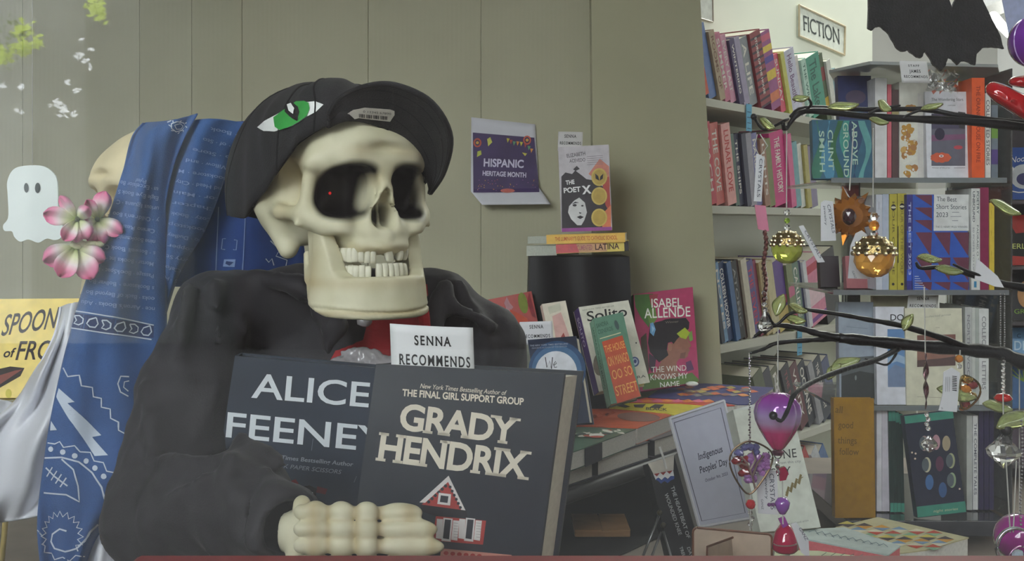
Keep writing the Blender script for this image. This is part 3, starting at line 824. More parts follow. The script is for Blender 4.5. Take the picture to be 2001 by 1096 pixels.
# ================================================================ jacket, shirt, hand
def C(px, py, Y): return tuple(c*100 for c in P(px, py, Y))
CLOTH = M(40, 38, 44, 0.75, 0.22, 18, 0.12, sheen=0.06, bscale=700)
def jacket_sdf(X):
    d = ell(X, C(712, 1010, 0.985), (14.6, 6.0, 21.5))
    d = smin(d, capsule(X, C(425, 600, 0.955), C(610, 580, 0.985), 3.3, 2.6), 2.0)
    d = smin(d, capsule(X, C(610, 590, 0.985), C(850, 600, 0.99), 2.6, 2.9), 1.5)
    d = smin(d, capsule(X, C(850, 605, 0.99), C(935, 680, 0.99), 3.0, 3.9), 2.0)
    d = smin(d, capsule(X, C(935, 680, 0.99), C(960, 1000, 1.0), 3.9, 5.0), 1.5)
    # viewer's left arm
    a = capsule(X, C(415, 605, 0.95), C(366, 770, 0.90), 3.1, 3.9)
    a = smin(a, capsule(X, C(366, 770, 0.90), C(318, 1000, 0.84), 4.0, 4.3), 1.2)
    a = smin(a, capsule(X, C(318, 1020, 0.83), C(470, 985, 0.765), 4.2, 3.5), 1.2)
    a = smin(a, capsule(X, C(470, 985, 0.765), C(566, 1034, 0.715), 3.3, 2.5), 0.8)
    d = smin(d, a, 0.7)
    # collar and lapels
    for p, q_, r0, r1 in ((C(585, 560, 0.93), C(655, 640, 0.905), 0.9, 1.1), (C(655, 640, 0.905), C(640, 700, 0.90), 1.1, 0.5),
                          (C(870, 560, 0.94), C(840, 650, 0.92), 0.9, 1.1), (C(500, 540, 0.95), C(600, 560, 0.93), 0.8, 0.9),
                          (C(880, 600, 0.935), C(965, 640, 0.945), 0.6, 0.4)):
        d = smin(d, capsule(X, p, q_, r0, r1), 0.8)
    # folds: ridges and creases
    for p, q_, r0 in ((C(370, 560, 0.915), C(350, 700, 0.868), .55), (C(420, 560, 0.92), C(425, 680, 0.875), .5), (C(455, 600, .93), C(500, 680, .92), .5),
                      (C(285, 760, .86), C(300, 900, .81), .6), (C(330, 800, .855), C(250, 900, .83), .4), (C(420, 770, .865), C(380, 860, .845), .55),
                      (C(330, 900, .80), C(460, 900, .74), .5), (C(300, 1010, .78), C(400, 930, .745), .6), (C(440, 930, .735), C(500, 1060, .70), .45),
                      (C(400, 1000, .745), C(420, 1090, .74), .4), (C(520, 920, .74), C(550, 1000, .69), .45), (C(470, 860, .79), C(560, 905, .75), .6),
                      (C(900, 560, .96), C(960, 700, .945), .5), (C(985, 640, .97), C(1010, 800, .96), .4)):
        d = smin(d, capsule(X, p, q_, r0*.9, r0*.5), 1.3)
    for p, q_ in ((C(445, 640, .90), C(452, 740, .865)), (C(300, 850, .80), C(430, 880, .77)), (C(280, 960, .775), C(420, 905, .75)), (C(400, 620, .90), C(385, 700, .86)),
                  (C(330, 660, .87), C(310, 740, .85)), (C(480, 930, .72), C(470, 1040, .71)), (C(530, 960, .70), C(540, 1080, .68)), (C(920, 600, .95), C(900, 700, .93)),
                  (C(600, 600, .92), C(560, 680, .90)), (C(700, 640, .915), C(650, 700, .905))):
        d = smax(d, -capsule(X, p, q_, .45), 0.9)
    d = d+0.32*vnoise([X[0], X[1], X[2]*0.6], 1.5, 3)+0.16*vnoise(X, 0.75, 5)+0.12*vnoise([X[0]+X[2], X[1], X[2]*0.3], 0.5, 8)
    # cut the cuff open
    c0 = np.array(C(566, 1034, 0.712)); n = np.array(C(566, 1034, 0.712))-np.array(C(470, 985, 0.765)); n /= np.linalg.norm(n)
    k = (X[0]-c0[0])*n[0]+(X[1]-c0[1])*n[1]+(X[2]-c0[2])*n[2]; near = np.sqrt((X[0]-c0[0])**2+(X[1]-c0[1])**2+(X[2]-c0[2])**2)-5.5
    d = smax(d, -smax(0.1-k, near, 0.2), 0.25)
    d = smax(d, -capsule(X, tuple(c0-n*2), tuple(c0+n*4), 1.7), 0.4)
    d = smin(d, capsule(X, C(700, 1010, 1.05), (-14, 106, -52), 11, 12), 3.0)
    d = smax(d, -61.6-X[2], 0.3)
    return d
jacket = sdf_obj('jacket', jacket_sdf, (-38, 63, -62.4), (6, 115, -1), 0.46, CLOTH, None, skel)
jacket['label'] = 'black fabric jacket with deep folds'
# red shirt in the open neck and a crumpled clear bag below it: laid on the chest, each with its own thickness
pr = Print([jacket], off=0.004)
SHIRT = M(170, 24, 34, 0.75, 0.15, 30, 0.3)
pr.poly([(742, 575), (835, 560), (842, 640), (840, 720), (645, 712), (660, 690), (712, 668), (722, 630)], SHIRT, 1, 14)
sh = pr.build('shirt', skel, 'red cloth shirt in the open collar')
so = sh.modifiers.new('thickness', 'SOLIDIFY'); so.thickness = 0.003
def bag_sdf(X):
    a = C(705, 702, .895); b = C(765, 715, .89); c_ = C(665, 712, .89); e_ = C(712, 628, .905)
    d = smin(ell(X, a, (1.9, .7, 1.1)), ell(X, b, (1.8, .7, .9)), .4); d = smin(d, ell(X, c_, (1.2, .6, .6)), .4)
    d = np.minimum(d, ell(X, e_, (.7, .5, .5)))
    return d+.22*np.abs(vnoise(X, .35, 2))+.1*vnoise(X, .2, 9)
bag = sdf_obj('crumpled_wrap', bag_sdf, (-18.5, 85, -15), (-7.5, 93, -6.5), 0.12, M(176, 172, 176, 0.22, 0.1, 60, 0.2, coat=0.6), None, skel)
bag['label'] = 'shiny crumpled plastic wrap tucked under the shirt'
# neck bones between jaw and collar
mb = MB()
for i in range(3):
    mb.lathe([(0.0, -.009), (.011, -.008), (.013, -.004), (.010, 0), (.013, .004), (.011, .008), (0, .009)], SK @ Vector((0.01, 0.004, -0.045-0.019*i)), 14)
mb.build('neck', BONE, skel, smooth=True)
# the hand that holds the books: four fingers side by side over the covers, thumb behind them
rowsH = [  # y of the row at the wrist / at the tip, x of the tip, depth
    (1000, 1003, 822, 0.690), (1033, 1034, 853, 0.686), (1066, 1068, 866, 0.684), (1100, 1101, 850, 0.687)]
JX = [(592, 641), (641, 693), (693, 740)]
def hand_sdf(X):
    d = None
    for (ya, yb, tip, Yd) in rowsH:
        def y_(x): return ya+(yb-ya)*(x-590)/260
        f = capsule(X, C(588, y_(588), Yd-.002), C(tip-22, y_(tip), Yd+.004), .46, .36)
        for k, (a, b) in enumerate(JX+[(740, tip)]):
            m = (a+b)/2; w_ = (b-a)/2/F*Yd*100*1.04
            Y_ = Yd-.001+(.004 if k == 3 else 0)
            bulge = ell(X, C(m, y_(m), Y_), (w_, .60 if k < 3 else .58, .70 if k < 3 else .64))
            f = smin(f, bulge, 0.12)
        f = smin(f, capsule(X, C(tip-30, y_(tip), Yd+.003), C(tip-6, y_(tip)+1, Yd+.005), .46, .17), 0.2)
        d = f if d is None else smin(d, f, 0.26)
    d = smin(d, capsule(X, C(620, 1050, .697), C(800, 1052, .697), 1.0, .8)*1.0+0.25, 0.2)
    d = smin(d, capsule(X, C(590, 985, .705), C(578, 1100, .70), .55, .7), 0.35)      # flaring wrist plate
    d = smin(d, capsule(X, C(583, 1040, .712), C(560, 1040, .725), 1.5, 1.2), 0.4)
    # thumb: leaves the side of the palm and lies behind the books' lower edge
    d = smin(d, capsule(X, C(600, 1110, .705), C(650, 1150, .70), .62, .55), 0.3)
    d = smin(d, capsule(X, C(650, 1150, .70), C(715, 1160, .695), .52, .36), 0.2)
    return d+.03*vnoise(X, .3, 4)
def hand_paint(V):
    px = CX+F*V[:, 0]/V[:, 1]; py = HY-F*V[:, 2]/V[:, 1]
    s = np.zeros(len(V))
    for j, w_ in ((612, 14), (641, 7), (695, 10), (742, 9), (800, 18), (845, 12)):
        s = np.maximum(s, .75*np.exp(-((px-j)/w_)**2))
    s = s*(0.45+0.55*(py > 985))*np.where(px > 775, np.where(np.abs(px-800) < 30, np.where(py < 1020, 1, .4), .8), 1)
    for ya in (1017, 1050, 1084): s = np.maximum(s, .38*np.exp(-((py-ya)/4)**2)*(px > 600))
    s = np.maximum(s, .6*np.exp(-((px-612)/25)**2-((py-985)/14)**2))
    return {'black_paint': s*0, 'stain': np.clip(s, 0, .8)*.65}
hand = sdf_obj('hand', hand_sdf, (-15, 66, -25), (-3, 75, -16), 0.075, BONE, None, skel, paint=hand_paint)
hand['label'] = 'glossy cream skeleton hand with four jointed fingers'
# ================================================================ bandana, second skeleton, flowers, ghost, poster, picture book
def sheet(rows, nu=24, nv=60, wave=None):
    """rows = [(left, right) each (px, py, Y)], optional middle points; smooth through them"""
    out = []; k = len(rows)
    cols = [spline([r[c] for r in rows], nv) for c in range(len(rows[0]))]
    for i in range(nv):
        row = spline([c[i] for c in cols], nu) if len(cols) > 2 else [np.array(cols[0][i])*(1-j/(nu-1))+np.array(cols[1][i])*(j/(nu-1)) for j in range(nu)]
        o = []
        for j, p in enumerate(row):
            y = p[2]+(wave(j/(nu-1), i/(nv-1)) if wave else 0)
            o.append(P(p[0], p[1], y))
        out.append(o)
    return out
def cloth(name, rows, mat, parent, th=0.0012):
    mb = MB(); mb.grid(rows); o = mb.build(name, mat, parent, smooth=True, fix=False)
    so = o.modifiers.new('thickness', 'SOLIDIFY'); so.thickness = th; so.offset = 0
    return o
BLUE = M(52, 92, 152, 0.8, 0.06, 14, 0.3, sheen=0.2, bscale=900); NAVY = M(26, 50, 104, 0.8, 0.06)
ban = thing('bandana', 'blue printed cotton bandana hanging folded beside the black-jacketed skeleton', 'bandana', P(230, 1090, 0.955))
ba = cloth('cloth', sheet([((280, 240, .965), (330, 236, .955), (386, 222, .96)), ((258, 268, .955), (310, 262, .945), (362, 266, .955)),
    ((241, 330, .955), (295, 335, .943), (341, 318, .957)), ((217, 410, .952), (272, 420, .94), (326, 385, .958)),
    ((189, 490, .950), (250, 500, .937), (324, 450, .962)), ((155, 588, .948), (228, 598, .935), (325, 590, .975)),
    ((138, 650, .945), (215, 660, .938), (325, 680, .975)), ((121, 715, .945), (205, 740, .935), (325, 770, .972)),
    ((98, 822, .943), (190, 850, .94), (320, 880, .97)), ((84, 915, .945), (170, 930, .932), (290, 960, .965)),
    ((73, 1020, .947), (145, 1030, .94), (200, 1035, .955)), ((79, 1105, .95), (130, 1108, .945), (166, 1105, .955))], 26, 90,
    lambda u, v: 0.0035*math.sin(u*9+v*5)+0.002*math.sin(u*17-v*9)), BLUE, ban)
bb = cloth('cloth_fold', sheet([((352, 240, .975), (420, 232, .965), (512, 246, .99)), ((345, 285, .975), (400, 262, .96), (485, 262, .985)),
    ((330, 340, .97), (385, 320, .957), (452, 300, .985)), ((322, 390, .972), (370, 385, .955), (438, 350, .98)),
    ((318, 450, .972), (350, 455, .957), (400, 450, .985)), ((312, 540, .978), (335, 535, .965), (352, 530, .985)), ((300, 640, .985), (312, 630, .985), (322, 620, .985))], 22, 50,
    lambda u, v: 0.003*math.sin(u*11+v*3)), BLUE, ban)
bc = cloth('cloth_fold', sheet([((330, 260, 1.02), (420, 240, 1.01), (520, 236, 1.02)), ((335, 350, 1.02), (430, 340, 1.005), (560, 330, 1.03)), ((330, 450, 1.015), (430, 440, .998), (590, 450, 1.03)),
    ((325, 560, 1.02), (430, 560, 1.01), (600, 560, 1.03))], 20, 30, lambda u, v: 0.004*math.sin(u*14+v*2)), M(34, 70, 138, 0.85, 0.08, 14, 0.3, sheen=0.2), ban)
PW = M(206, 218, 235, 0.8, 0.02); PT = M(132, 156, 206, 0.8, 0.03)
pr = Print([ba], off=0.0012)
LN = ["nce · Aaron's Books · Adu", 'ooks · Back of Beyond Bo', 's Bookstore · Bolivar Bo', 'Passage · BookSpac · Bo', 'Mortar · Books Inc · Bo', 's · Boswell Book Co', 'nine Booksmith · B',
      'Camino Real Book', "y · Children's Boo", 'urious Iguana · C', 'Eagle Eye Book S', 'us · Excelsior Bo']
yl = [592, 572, 551, 527, 504, 483, 461, 440, 419, 396, 376, 358]; xl = [157, 166, 172, 180, 190, 196, 206, 210, 218, 225, 228, 232]
for i, t in enumerate(LN):
    x1 = 302-i*0.5+(4 if i > 4 else 0)+(8 if i > 7 else 0)
    pr.text(t, (x1, yl[i]-5+13), (xl[i]+5, yl[i]-5), 8, PT, 0.012)
pr.text('Flyleaf', (285, 352), (268, 349), 7, PT, 0.012)
pr.poly([(148, 612), (222, 622), (300, 636), (300, 660), (222, 655), (142, 640)], NAVY, 0.6, 8)
pr.line([(150, 608), (222, 618), (300, 635)], 2.4, PW, 1, cell=8); pr.line([(141, 641), (222, 652), (296, 663)], 2.4, PW, 1, cell=8)
for i in range(6):
    cx, cy = 156+i*26, 626+i*4.0; d = 1 if i % 2 == 0 else -1
    if i % 2 == 0: sh_ = [(cx-8, cy-9), (cx+2, cy-9), (cx+9, cy-3), (cx+8, cy+5), (cx, cy+9), (cx-9, cy+6), (cx-4, cy)]
    else: sh_ = [(cx+7, cy-10), (cx+10, cy+2), (cx+4, cy+9), (cx-6, cy+8), (cx-11, cy+2), (cx-6, cy-6)]
    pr.line(sh_, 2.6, PW, 1, closed=True)
def q2(l): return [(x/2.21, 600+y/2.21) for x, y in l]
pr.line(q2([(278, 262), (298, 300), (345, 293), (352, 338), (398, 345), (403, 385), (440, 392), (440, 430), (478, 438), (480, 478), (512, 495), (512, 530), (538, 545), (535, 578), (562, 590), (555, 618), (578, 632), (566, 655), (584, 668), (572, 690)]), 2.6, PW, 1, cell=7)
pr.poly(q2([(258, 350), (325, 408), (296, 414), (440, 552), (398, 560), (468, 640), (410, 644), (370, 585), (300, 480), (246, 388)]), PW, 1, 8)
pr.poly(q2([(222, 490), (250, 530), (218, 532)]), PW, 1)
for x, y in ((222, 612), (275, 625), (323, 642), (372, 665), (412, 695), (449, 730), (476, 768), (488, 805)):
    r_ = 12 if y < 780 else 8; pr.ellipse(x/2.21, 600+y/2.21, r_/2.21, r_/2.21, PW, 1, n=10)
pr.line(q2([(208, 585), (240, 590), (262, 580), (278, 605), (322, 598), (345, 625), (390, 628), (408, 665), (448, 672), (462, 708), (500, 716), (492, 760), (520, 768)]), 2.4, PW, 1, cell=7)
pr.line(q2([(196, 650), (270, 648), (340, 668), (400, 715), (440, 775), (458, 850), (440, 920)]), 3.2, PW, 1, cell=7)
pr.line(q2([(270, 655), (318, 700), (338, 770), (344, 838), (290, 808), (190, 800)]), 3.0, PW, 1, cell=7)
pr.line(q2([(200, 692), (240, 730), (295, 770)]), 3, PW, 1, cell=7)
for x, y in ((218, 712), (238, 728), (258, 742), (278, 757)): pr.line(q2([(x+12, y-22), (x-14, y+18)]), 2.4, PW, 1)
pr.line(q2([(290, 965), (262, 956), (230, 978), (222, 1010), (240, 1040), (285, 1054), (335, 1040), (365, 1008), (385, 970), (420, 935)]), 3.2, PW, 1, cell=6)
ring = []
for i in range(27):
    a = math.radians(200-i*9.2); r0 = 92 if i % 2 else 118
    ring.append((262+r0*math.cos(a)*(.72 if a > 1.57 else .85), 985-r0*math.sin(a)*.9))
pr.line(q2(ring), 2.4, PW, 1, cell=7)
pr.line(q2([(165, 960), (180, 985), (166, 1010), (192, 1030), (188, 1058), (225, 1060), (240, 1088), (275, 1078), (300, 1095), (330, 1070), (362, 1075)]), 2.2, PW, 1, cell=7)
pr.line(q2([(555, 300), (520, 298), (508, 330), (520, 365), (552, 384)]), 2.6, PW, 1, cell=7); pr.line(q2([(555, 318), (535, 322), (532, 345), (552, 362)]), 2.0, PW, 1)
# motif at the top fold
for k in range(3): pr.ellipse(350, 246, 1, 1, PW) if False else None
pr.line([(328, 241), (352, 230), (372, 226), (385, 221)], 2.2, PW, 1, cell=8); pr.line([(330, 236), (345, 228), (362, 226)], 1.8, PW, 1, cell=8)
pr.line([(335, 243), (345, 238), (357, 240), (362, 247), (355, 255), (342, 257), (334, 251)], 2.0, PW, 1, closed=True)
pr.line([(340, 245), (350, 241), (356, 246), (352, 252), (343, 252)], 1.6, PW, 1, closed=True)
for k in range(8): a = k*0.785; pr.line([(349+15*math.cos(a), 248+10*math.sin(a)), (349+19*math.cos(a+.2), 248+13*math.sin(a+.2))], 1.6, PW, 1)
pr.build('printed_pattern', ban, 'white paisley and lettering')
pr = Print([bb], off=0.0012)
L2 = ['an · Book', 'uff · of · Sto', 'sp · Store', 'Willow · and', 'Bookstore · M', 'and Head · City', 'Cor · Main', 'Chapter', 'Cozy · Book', 'Bookstop', 'Bo · Dudley', 'Copper', 'erry St', 'Cafe', 'S · H']
for i, t in enumerate(L2):
    y = 250+i*20; xr = [488, 470, 456, 448, 442, 437, 432, 424, 412, 402, 392, 380, 366, 352, 345][i]; xl_ = [410, 396, 378, 366, 352, 346, 342, 338, 336, 332, 330, 330, 328, 326, 324][i]
    pr.text(t, (xr, y+16), (xl_, y-2+i*.7), 7, PT, 0.01)
pr.build('printed_pattern', ban)
pr = Print([bc], off=0.0014)
pr.line([(428, 405), (423, 530)], 1.8, PT, 1, cell=10); pr.line([(479, 425), (474, 530)], 1.8, PT, 1, cell=10)
pr.line([(442, 466), (436, 466), (434, 486), (441, 487)], 1.6, PT); pr.line([(458, 468), (464, 469), (462, 488), (456, 487)], 1.6, PT)
pr.poly([(439, 506), (461, 506), (459, 521), (437, 520)], PT); pr.poly([(444, 509), (457, 511), (450, 518), (442, 514)], NAVY, 1.5)
pr.line([(527, 470), (545, 488), (538, 500), (560, 508), (556, 528)], 2, PW); pr.line([(518, 505), (524, 512), (530, 505), (534, 518)], 2, PW)
pr.build('printed_pattern', ban)

# second skeleton behind the bandana, in a white satin dress
sk2 = thing('skeleton_figure', 'second skeleton in white satin, mostly hidden behind the blue bandana', 'skeleton', P(120, 1090, 1.15))
S2 = Matrix.Translation(P(340, 402, 1.17)) @ Matrix.Rotation(math.radians(-83), 4, 'Z') @ SK.to_3x3().to_4x4()
for src in (skull, jaw):
    c = bpy.data.objects.new(src.name.split('.')[0], src.data.copy()); COL.objects.link(c)
    c.matrix_basis = S2 @ SK.inverted(); attach(c, sk2)
    c.data.materials[0] = M(226, 212, 172, 0.55, 0.1, 30)
SAT = M(222, 224, 232, 0.3, 0.03, 8, sheen=0.4)
dress = cloth('dress', sheet([((118, 600, 1.06), (160, 590, 1.04), (230, 600, 1.05)), ((104, 660, 1.05), (150, 640, 1.02), (250, 650, 1.04)), ((62, 735, 1.04), (130, 720, 1.0), (240, 720, 1.03)),
    ((24, 790, 1.03), (110, 800, .99), (230, 800, 1.02)), ((-60, 860, 1.02), (80, 880, .985), (220, 880, 1.01)), ((-90, 950, 1.03), (60, 960, .99), (200, 970, 1.02)),
    ((-90, 1012, 1.05), (20, 1018, 1.0), (170, 985, 1.02))], 40, 50, lambda u, v: .012*math.sin(u*16+v*6)+.006*math.sin(u*31-v*5)), SAT, sk2, 0.002)
dress['label'] = 'white satin dress with soft folds'
cloth('sleeve', sheet([((-80, 775, 1.08), (0, 780, 1.06), (60, 800, 1.07)), ((-90, 850, 1.07), (0, 870, 1.04), (60, 880, 1.06)), ((-80, 960, 1.08), (0, 970, 1.06), (60, 980, 1.08))], 24, 24,
      lambda u, v: .01*math.sin(u*13+v*4)), SAT, sk2, 0.002)
cloth('dress_hem', sheet([((165, 1000, 1.0), (200, 1045, .975), (330, 1040, 1.0)), ((150, 1060, .985), (210, 1070, .96), (330, 1075, .98)), ((150, 1120, .98), (210, 1125, .95), (330, 1130, .97))], 30, 20,
      lambda u, v: .008*math.sin(u*22+v*3)), SAT, sk2, 0.002)

# orchids
def petal_fn(nt, N, L, p):
    at = N.new('ShaderNodeAttribute'); at.attribute_name = 'reach'
    cr = N.new('ShaderNodeValToRGB'); e = cr.color_ramp.elements
    e[0].position = 0.05; e[0].color = lin((168, 186, 96)); e[1].position = 1.0; e[1].color = lin((232, 110, 160))
    for q_, c in ((0.3, (222, 226, 180)), (0.55, (240, 226, 226)), (0.75, (238, 160, 190))):
        k = cr.color_ramp.elements.new(q_); k.color = lin(c)
    L.new(at.outputs['Fac'], cr.inputs['Fac']); L.new(cr.outputs['Color'], p.inputs['Base Color']); p.inputs['Roughness'].default_value = 0.7
    p.inputs['Sheen Weight'].default_value = 0.3
PET = node_mat('petal_fabric', petal_fn)
def orchid(label, c, Y, petals, eye=True):
    petals = [(a, l*1.08, w*1.3, t) for a, l, w, t in petals]
    root = thing('orchid_flower', label, 'flower', P(*c, Y), 'silk orchids beside the bandana')
    for pi, (ang, ln, wd, tw) in enumerate(petals):
        a = math.radians(ang); d = Vector((math.cos(a), -math.sin(a))); s = Vector((d.y, -d.x)); rows = []; rr = []
        for i in range(9):
            u = i/8; row = []
            w_ = wd*math.sin(math.pi*min(1, u*0.93+0.06))**0.6*(0.35+0.65*u)
            for j in range(7):
                v = (j-3)/3
                px_ = c[0]+d.x*ln*u+s.x*w_*v; py_ = c[1]+d.y*ln*u+s.y*w_*v
                row.append(P(px_, py_, Y-0.012*math.sin(u*2.2)+0.004*v*v*tw+0.006*u*math.sin(v*3+pi)))
                rr.append(min(1, u*(1+0.15*abs(v))))
            rows.append(row)
        mb = MB(); mb.grid(rows); o = mb.build('petal', PET, root, smooth=True, fix=False)
        at = o.data.attributes.new('reach', 'FLOAT', 'POINT'); at.data.foreach_set('value', rr)
        so = o.modifiers.new('thickness', 'SOLIDIFY'); so.thickness = 0.0005
    if eye:
        mb = MB(); mb.ball(P(*c, Y-.005), .0022, 8, 6); mb.build('flower_eye', M(70, 74, 34, 0.8), root, smooth=True)
orchid('pink and white silk orchid with a narrow upright petal, over the ghost', (151, 428), .93, [(128, 52, 13, 1), (172, 62, 20, 1), (238, 46, 18, -1), (300, 40, 20, 1), (45, 30, 15, 1), (268, 42, 16, 1)])
orchid('pink and cream silk orchid partly behind the bandana edge', (190, 428), .945, [(75, 52, 20, 1), (118, 40, 14, -1), (250, 44, 17, 1), (330, 52, 19, 1), (200, 26, 10, 1), (285, 46, 18, 1)])
orchid('large deep pink silk petals hanging lowest beside the bandana', (148, 482), .935, [(205, 64, 24, 1), (242, 62, 26, -1), (298, 66, 26, 1), (335, 58, 20, 1)], False)
g = MB()
for k in range(9): g.ball(P(146+k*6, 478+3*math.sin(k*2), .93), .0035, 7, 5, sc=(1.3, .8, .8))
tag(g.build('berry_string', M(206, 208, 170, 0.5), smooth=True), 'string of small pale berries between the silk orchids', 'garland')

# paper ghost hanging on a thread
GY = 1.04
WALLY = WB-0.0075
gh = [(14, 355), (25, 332), (46, 324), (82, 324), (103, 337), (112, 357), (114, 414), (122, 437), (120, 462), (107, 469), (91, 466), (75, 474), (60, 469), (52, 468), (39, 472), (28, 463), (23, 452), (9, 451), (6, 440), (16, 424), (15, 382)]
gs = spline(gh, 80, closed=True)
root = thing('paper_ghost', 'white cut-out paper ghost with two oval eyes hanging on a thread at the left', 'decoration', P(60, 470, GY))
mb = MB(); mb.poly([P(x, y, GY) for x, y in gs], 0, 0.002, (0, 1, 0)); mb.build('paper', M(232, 240, 238, 0.8, 0.02), root)
pr = Print(plane=(P(60, 400, GY), Vector((0, -1, 0))), off=0.0006)
pr.ellipse(52, 367, 4.6, 9.5, M(52, 62, 66, 0.8), rot=-.05); pr.build('eye', root)
pr = Print(plane=(P(60, 400, GY), Vector((0, -1, 0))), off=0.0006); pr.ellipse(74, 367, 5.2, 10, M(52, 62, 66, 0.8), rot=.05); pr.build('eye', root)

mb = MB(); mb.tube([P(63, 326, GY+.001), P(63, -900, GY+.001)], .0003, 5); mb.build('thread', M(170, 168, 160), root)
root.name = 'paper_ghost'
# poster for heritage month
root = thing('wall_poster', 'white sheet with a purple bunting poster, lower right corner curling', 'poster', P(985, 400, WALLY))
rows = []
for i in range(13):
    v = i/12
    l = np.array((921, 229))*(1-v)+np.array((920, 374))*v; r_ = np.array((1046, 243))*(1-v)+np.array((1053, 366))*v
    rows.append([P(*(l*(1-j/16)+r_*(j/16)), WALLY-.003-.02*max(0, v-.7)**1.0) for j in range(17)])
for i in range(1, 8):
    v = i/7
    l = np.array((920, 374))*(1-v)+np.array((942, 400))*v; r_ = np.array((1053, 366))*(1-v)+np.array((1076, 399))*v
    rows.append([P(*(l*(1-j/16)+r_*(j/16)), WALLY-.009-.035*v) for j in range(17)])
ob = cloth('paper', rows, M(206, 206, 214, 0.7, 0.02), root, 0.0006)
pr = Print([ob], off=0.0016)
PUR = M(62, 44, 92, 0.6, 0.15, 20)
pr.poly([(924, 259), (1044, 269), (1054, 376), (925, 377)], PUR, 1, 14)
LAV = M(206, 200, 226, 0.6)
pr.text('HISPANIC', (945, 325), (1023, 328), 15, LAV, 0.03, off=2.2); pr.text('HERITAGE MONTH', (943, 343), (1028, 347), 9, LAV, 0.03, off=2.2)
for i, (x, y) in enumerate(((990, 270), (996, 273), (1002, 276), (1009, 276), (1016, 277), (1024, 280), (1031, 285), (1036, 290))):
    pr.poly([(x, y), (x+6, y+1), (x+2, y+9)], M(*[(200, 190, 70), (170, 70, 60), (90, 150, 110), (210, 140, 60)][i % 4]), 2)
for x, y, c in ((933, 279, (190, 80, 60)), (1030, 274, (200, 90, 70))):
    pr.ellipse(x, y, 8, 9, M(*c), 2, n=12); pr.ellipse(x, y, 5, 6, M(60, 40, 80), 2.5, n=12); pr.ellipse(x, y, 3, 3, M(210, 160, 60), 3, n=10)
pr.poly([(952, 272), (958, 268), (962, 278), (954, 286)], M(200, 200, 90), 2); pr.poly([(933, 296), (940, 294), (941, 302), (932, 307)], M(190, 196, 80), 2)
pr.poly([(1020, 298), (1030, 300), (1026, 305)], M(200, 190, 80), 2)
for i in range(40): x = random.uniform(928, 1048); y = random.uniform(350, 375); pr.ellipse(x, y, .9, .9, M(*random.choice([(200, 150, 80), (150, 90, 160), (180, 80, 90)])), 2, n=5)
pr.ellipse(992, 374, 14, 4, M(200, 110, 100), 2)
pr.build('poster_print', root)

# yellow picture book at the left
YB = face_book('picture_book', 'large yellow picture book with hand-drawn black lettering', (-160, 780, 1.45), (186, 775, 1.47), (-150, 585, 1.50), 0.012, (236, 206, 84))
pr = Print(plane=YB.plane); DK = M(44, 30, 26, 0.7)
pr.text('SPOONFUL', (2, 656), (162, 632), 40, DK, 0.012, 0.3, up=(0.12, -1)); pr.text('of', (7, 698), (33, 697), 17, DK, 0.02, 0.35); pr.text('FROGS', (30, 703), (150, 700), 36, DK, 0.012, 0.25, up=(0.08, -1))
pr.poly([(-60, 760), (-20, 725), (20, 716), (48, 719), (40, 735), (10, 752), (-30, 775)], DK); pr.poly([(-40, 760), (-5, 735), (30, 724), (44, 722), (20, 738), (-10, 758)], M(130, 50, 30), 2)
pr.ellipse(17, 769, 6, 9, M(206, 190, 60), 2)
pr.build('cover_print', YB.o)
# the easel that carries it
ez = thing('display_easel', 'gold-coloured wire easel under the yellow picture book', 'easel', P(30, 1090, 1.42))
for a, b in ((P(40, 700, 1.56), P(2, 1110, 1.53)), (P(40, 700, 1.56), P(110, 1085, 1.75)), (P(-80, 700, 1.56), P(-120, 1110, 1.53))):
    mb = MB(); mb.tube([a, b], .004, 8); mb.build('leg', M(206, 184, 110, 0.4), ez, smooth=True)
mb = MB(); mb.tube([P(-150, 792, 1.46), P(60, 790, 1.46), P(40, 790, 1.54)], .004, 8); mb.build('ledge', M(206, 184, 110, 0.4), ez, smooth=True)
# ================================================================ display platform and book table
mb = MB(); mb.box(-2.9, 1.28, 0.56, 2.93, -.66, -.62)
structure(mb.build('floor_platform', M(118, 108, 98, 0.7, 0.15, 10)))
BLK = M(20, 20, 23, 0.45, 0.15, 20); GLB = M(12, 11, 15, 0.38, 0.1, 10, spec=0.12)
T0 = Vector((0.045, 1.93, 0)); TD = Vector((0.6, 0.8, 0)); TN = Vector((-0.8, 0.6, 0)); ZT = -0.480
def tp(s, n, z): return T0+TD*s+TN*n+Vector((0, 0, z))
tb = thing('display_table', 'low black display table with an added black sheet for shade beneath, loaded with books', 'table', tp(.3, .2, -.62))
mb = MB(); A_ = [tp(-.12, 0, 0), tp(.92, 0, 0), Vector((.60, 2.85, 0)), Vector((-.45, 2.85, 0)), Vector((-.45, 2.2, 0))]
A_ = [Vector((p.x, p.y, ZT-.028)) for p in A_]; mb.poly(A_, 0, .028, (0, 0, 1)); mb.tube([tp(-.12, 0, ZT-.014), tp(.92, 0, ZT-.014)], .0145, 10)
mb.build('table_top', BLK, tb, angle=40)
mb = MB(); rows = []
for i in range(8):
    rows.append([tp(-.35+j*.032, .40+.008*math.sin(j*1.3), ZT-.029-i*(.109/7)) for j in range(41)])
rows += [[tp(-.35+j*.032, .40-k*.09, -.6185+.0008*math.sin(j+k)) for j in range(41)] for k in range(1, 6)]
mb.grid(rows); o = mb.build('shade_sheet', M(10, 10, 12, 0.9), tb, smooth=True, fix=False)  # black sheet added behind and on the floor to deepen the shade underneath
o.modifiers.new('thickness', 'SOLIDIFY').thickness = .002

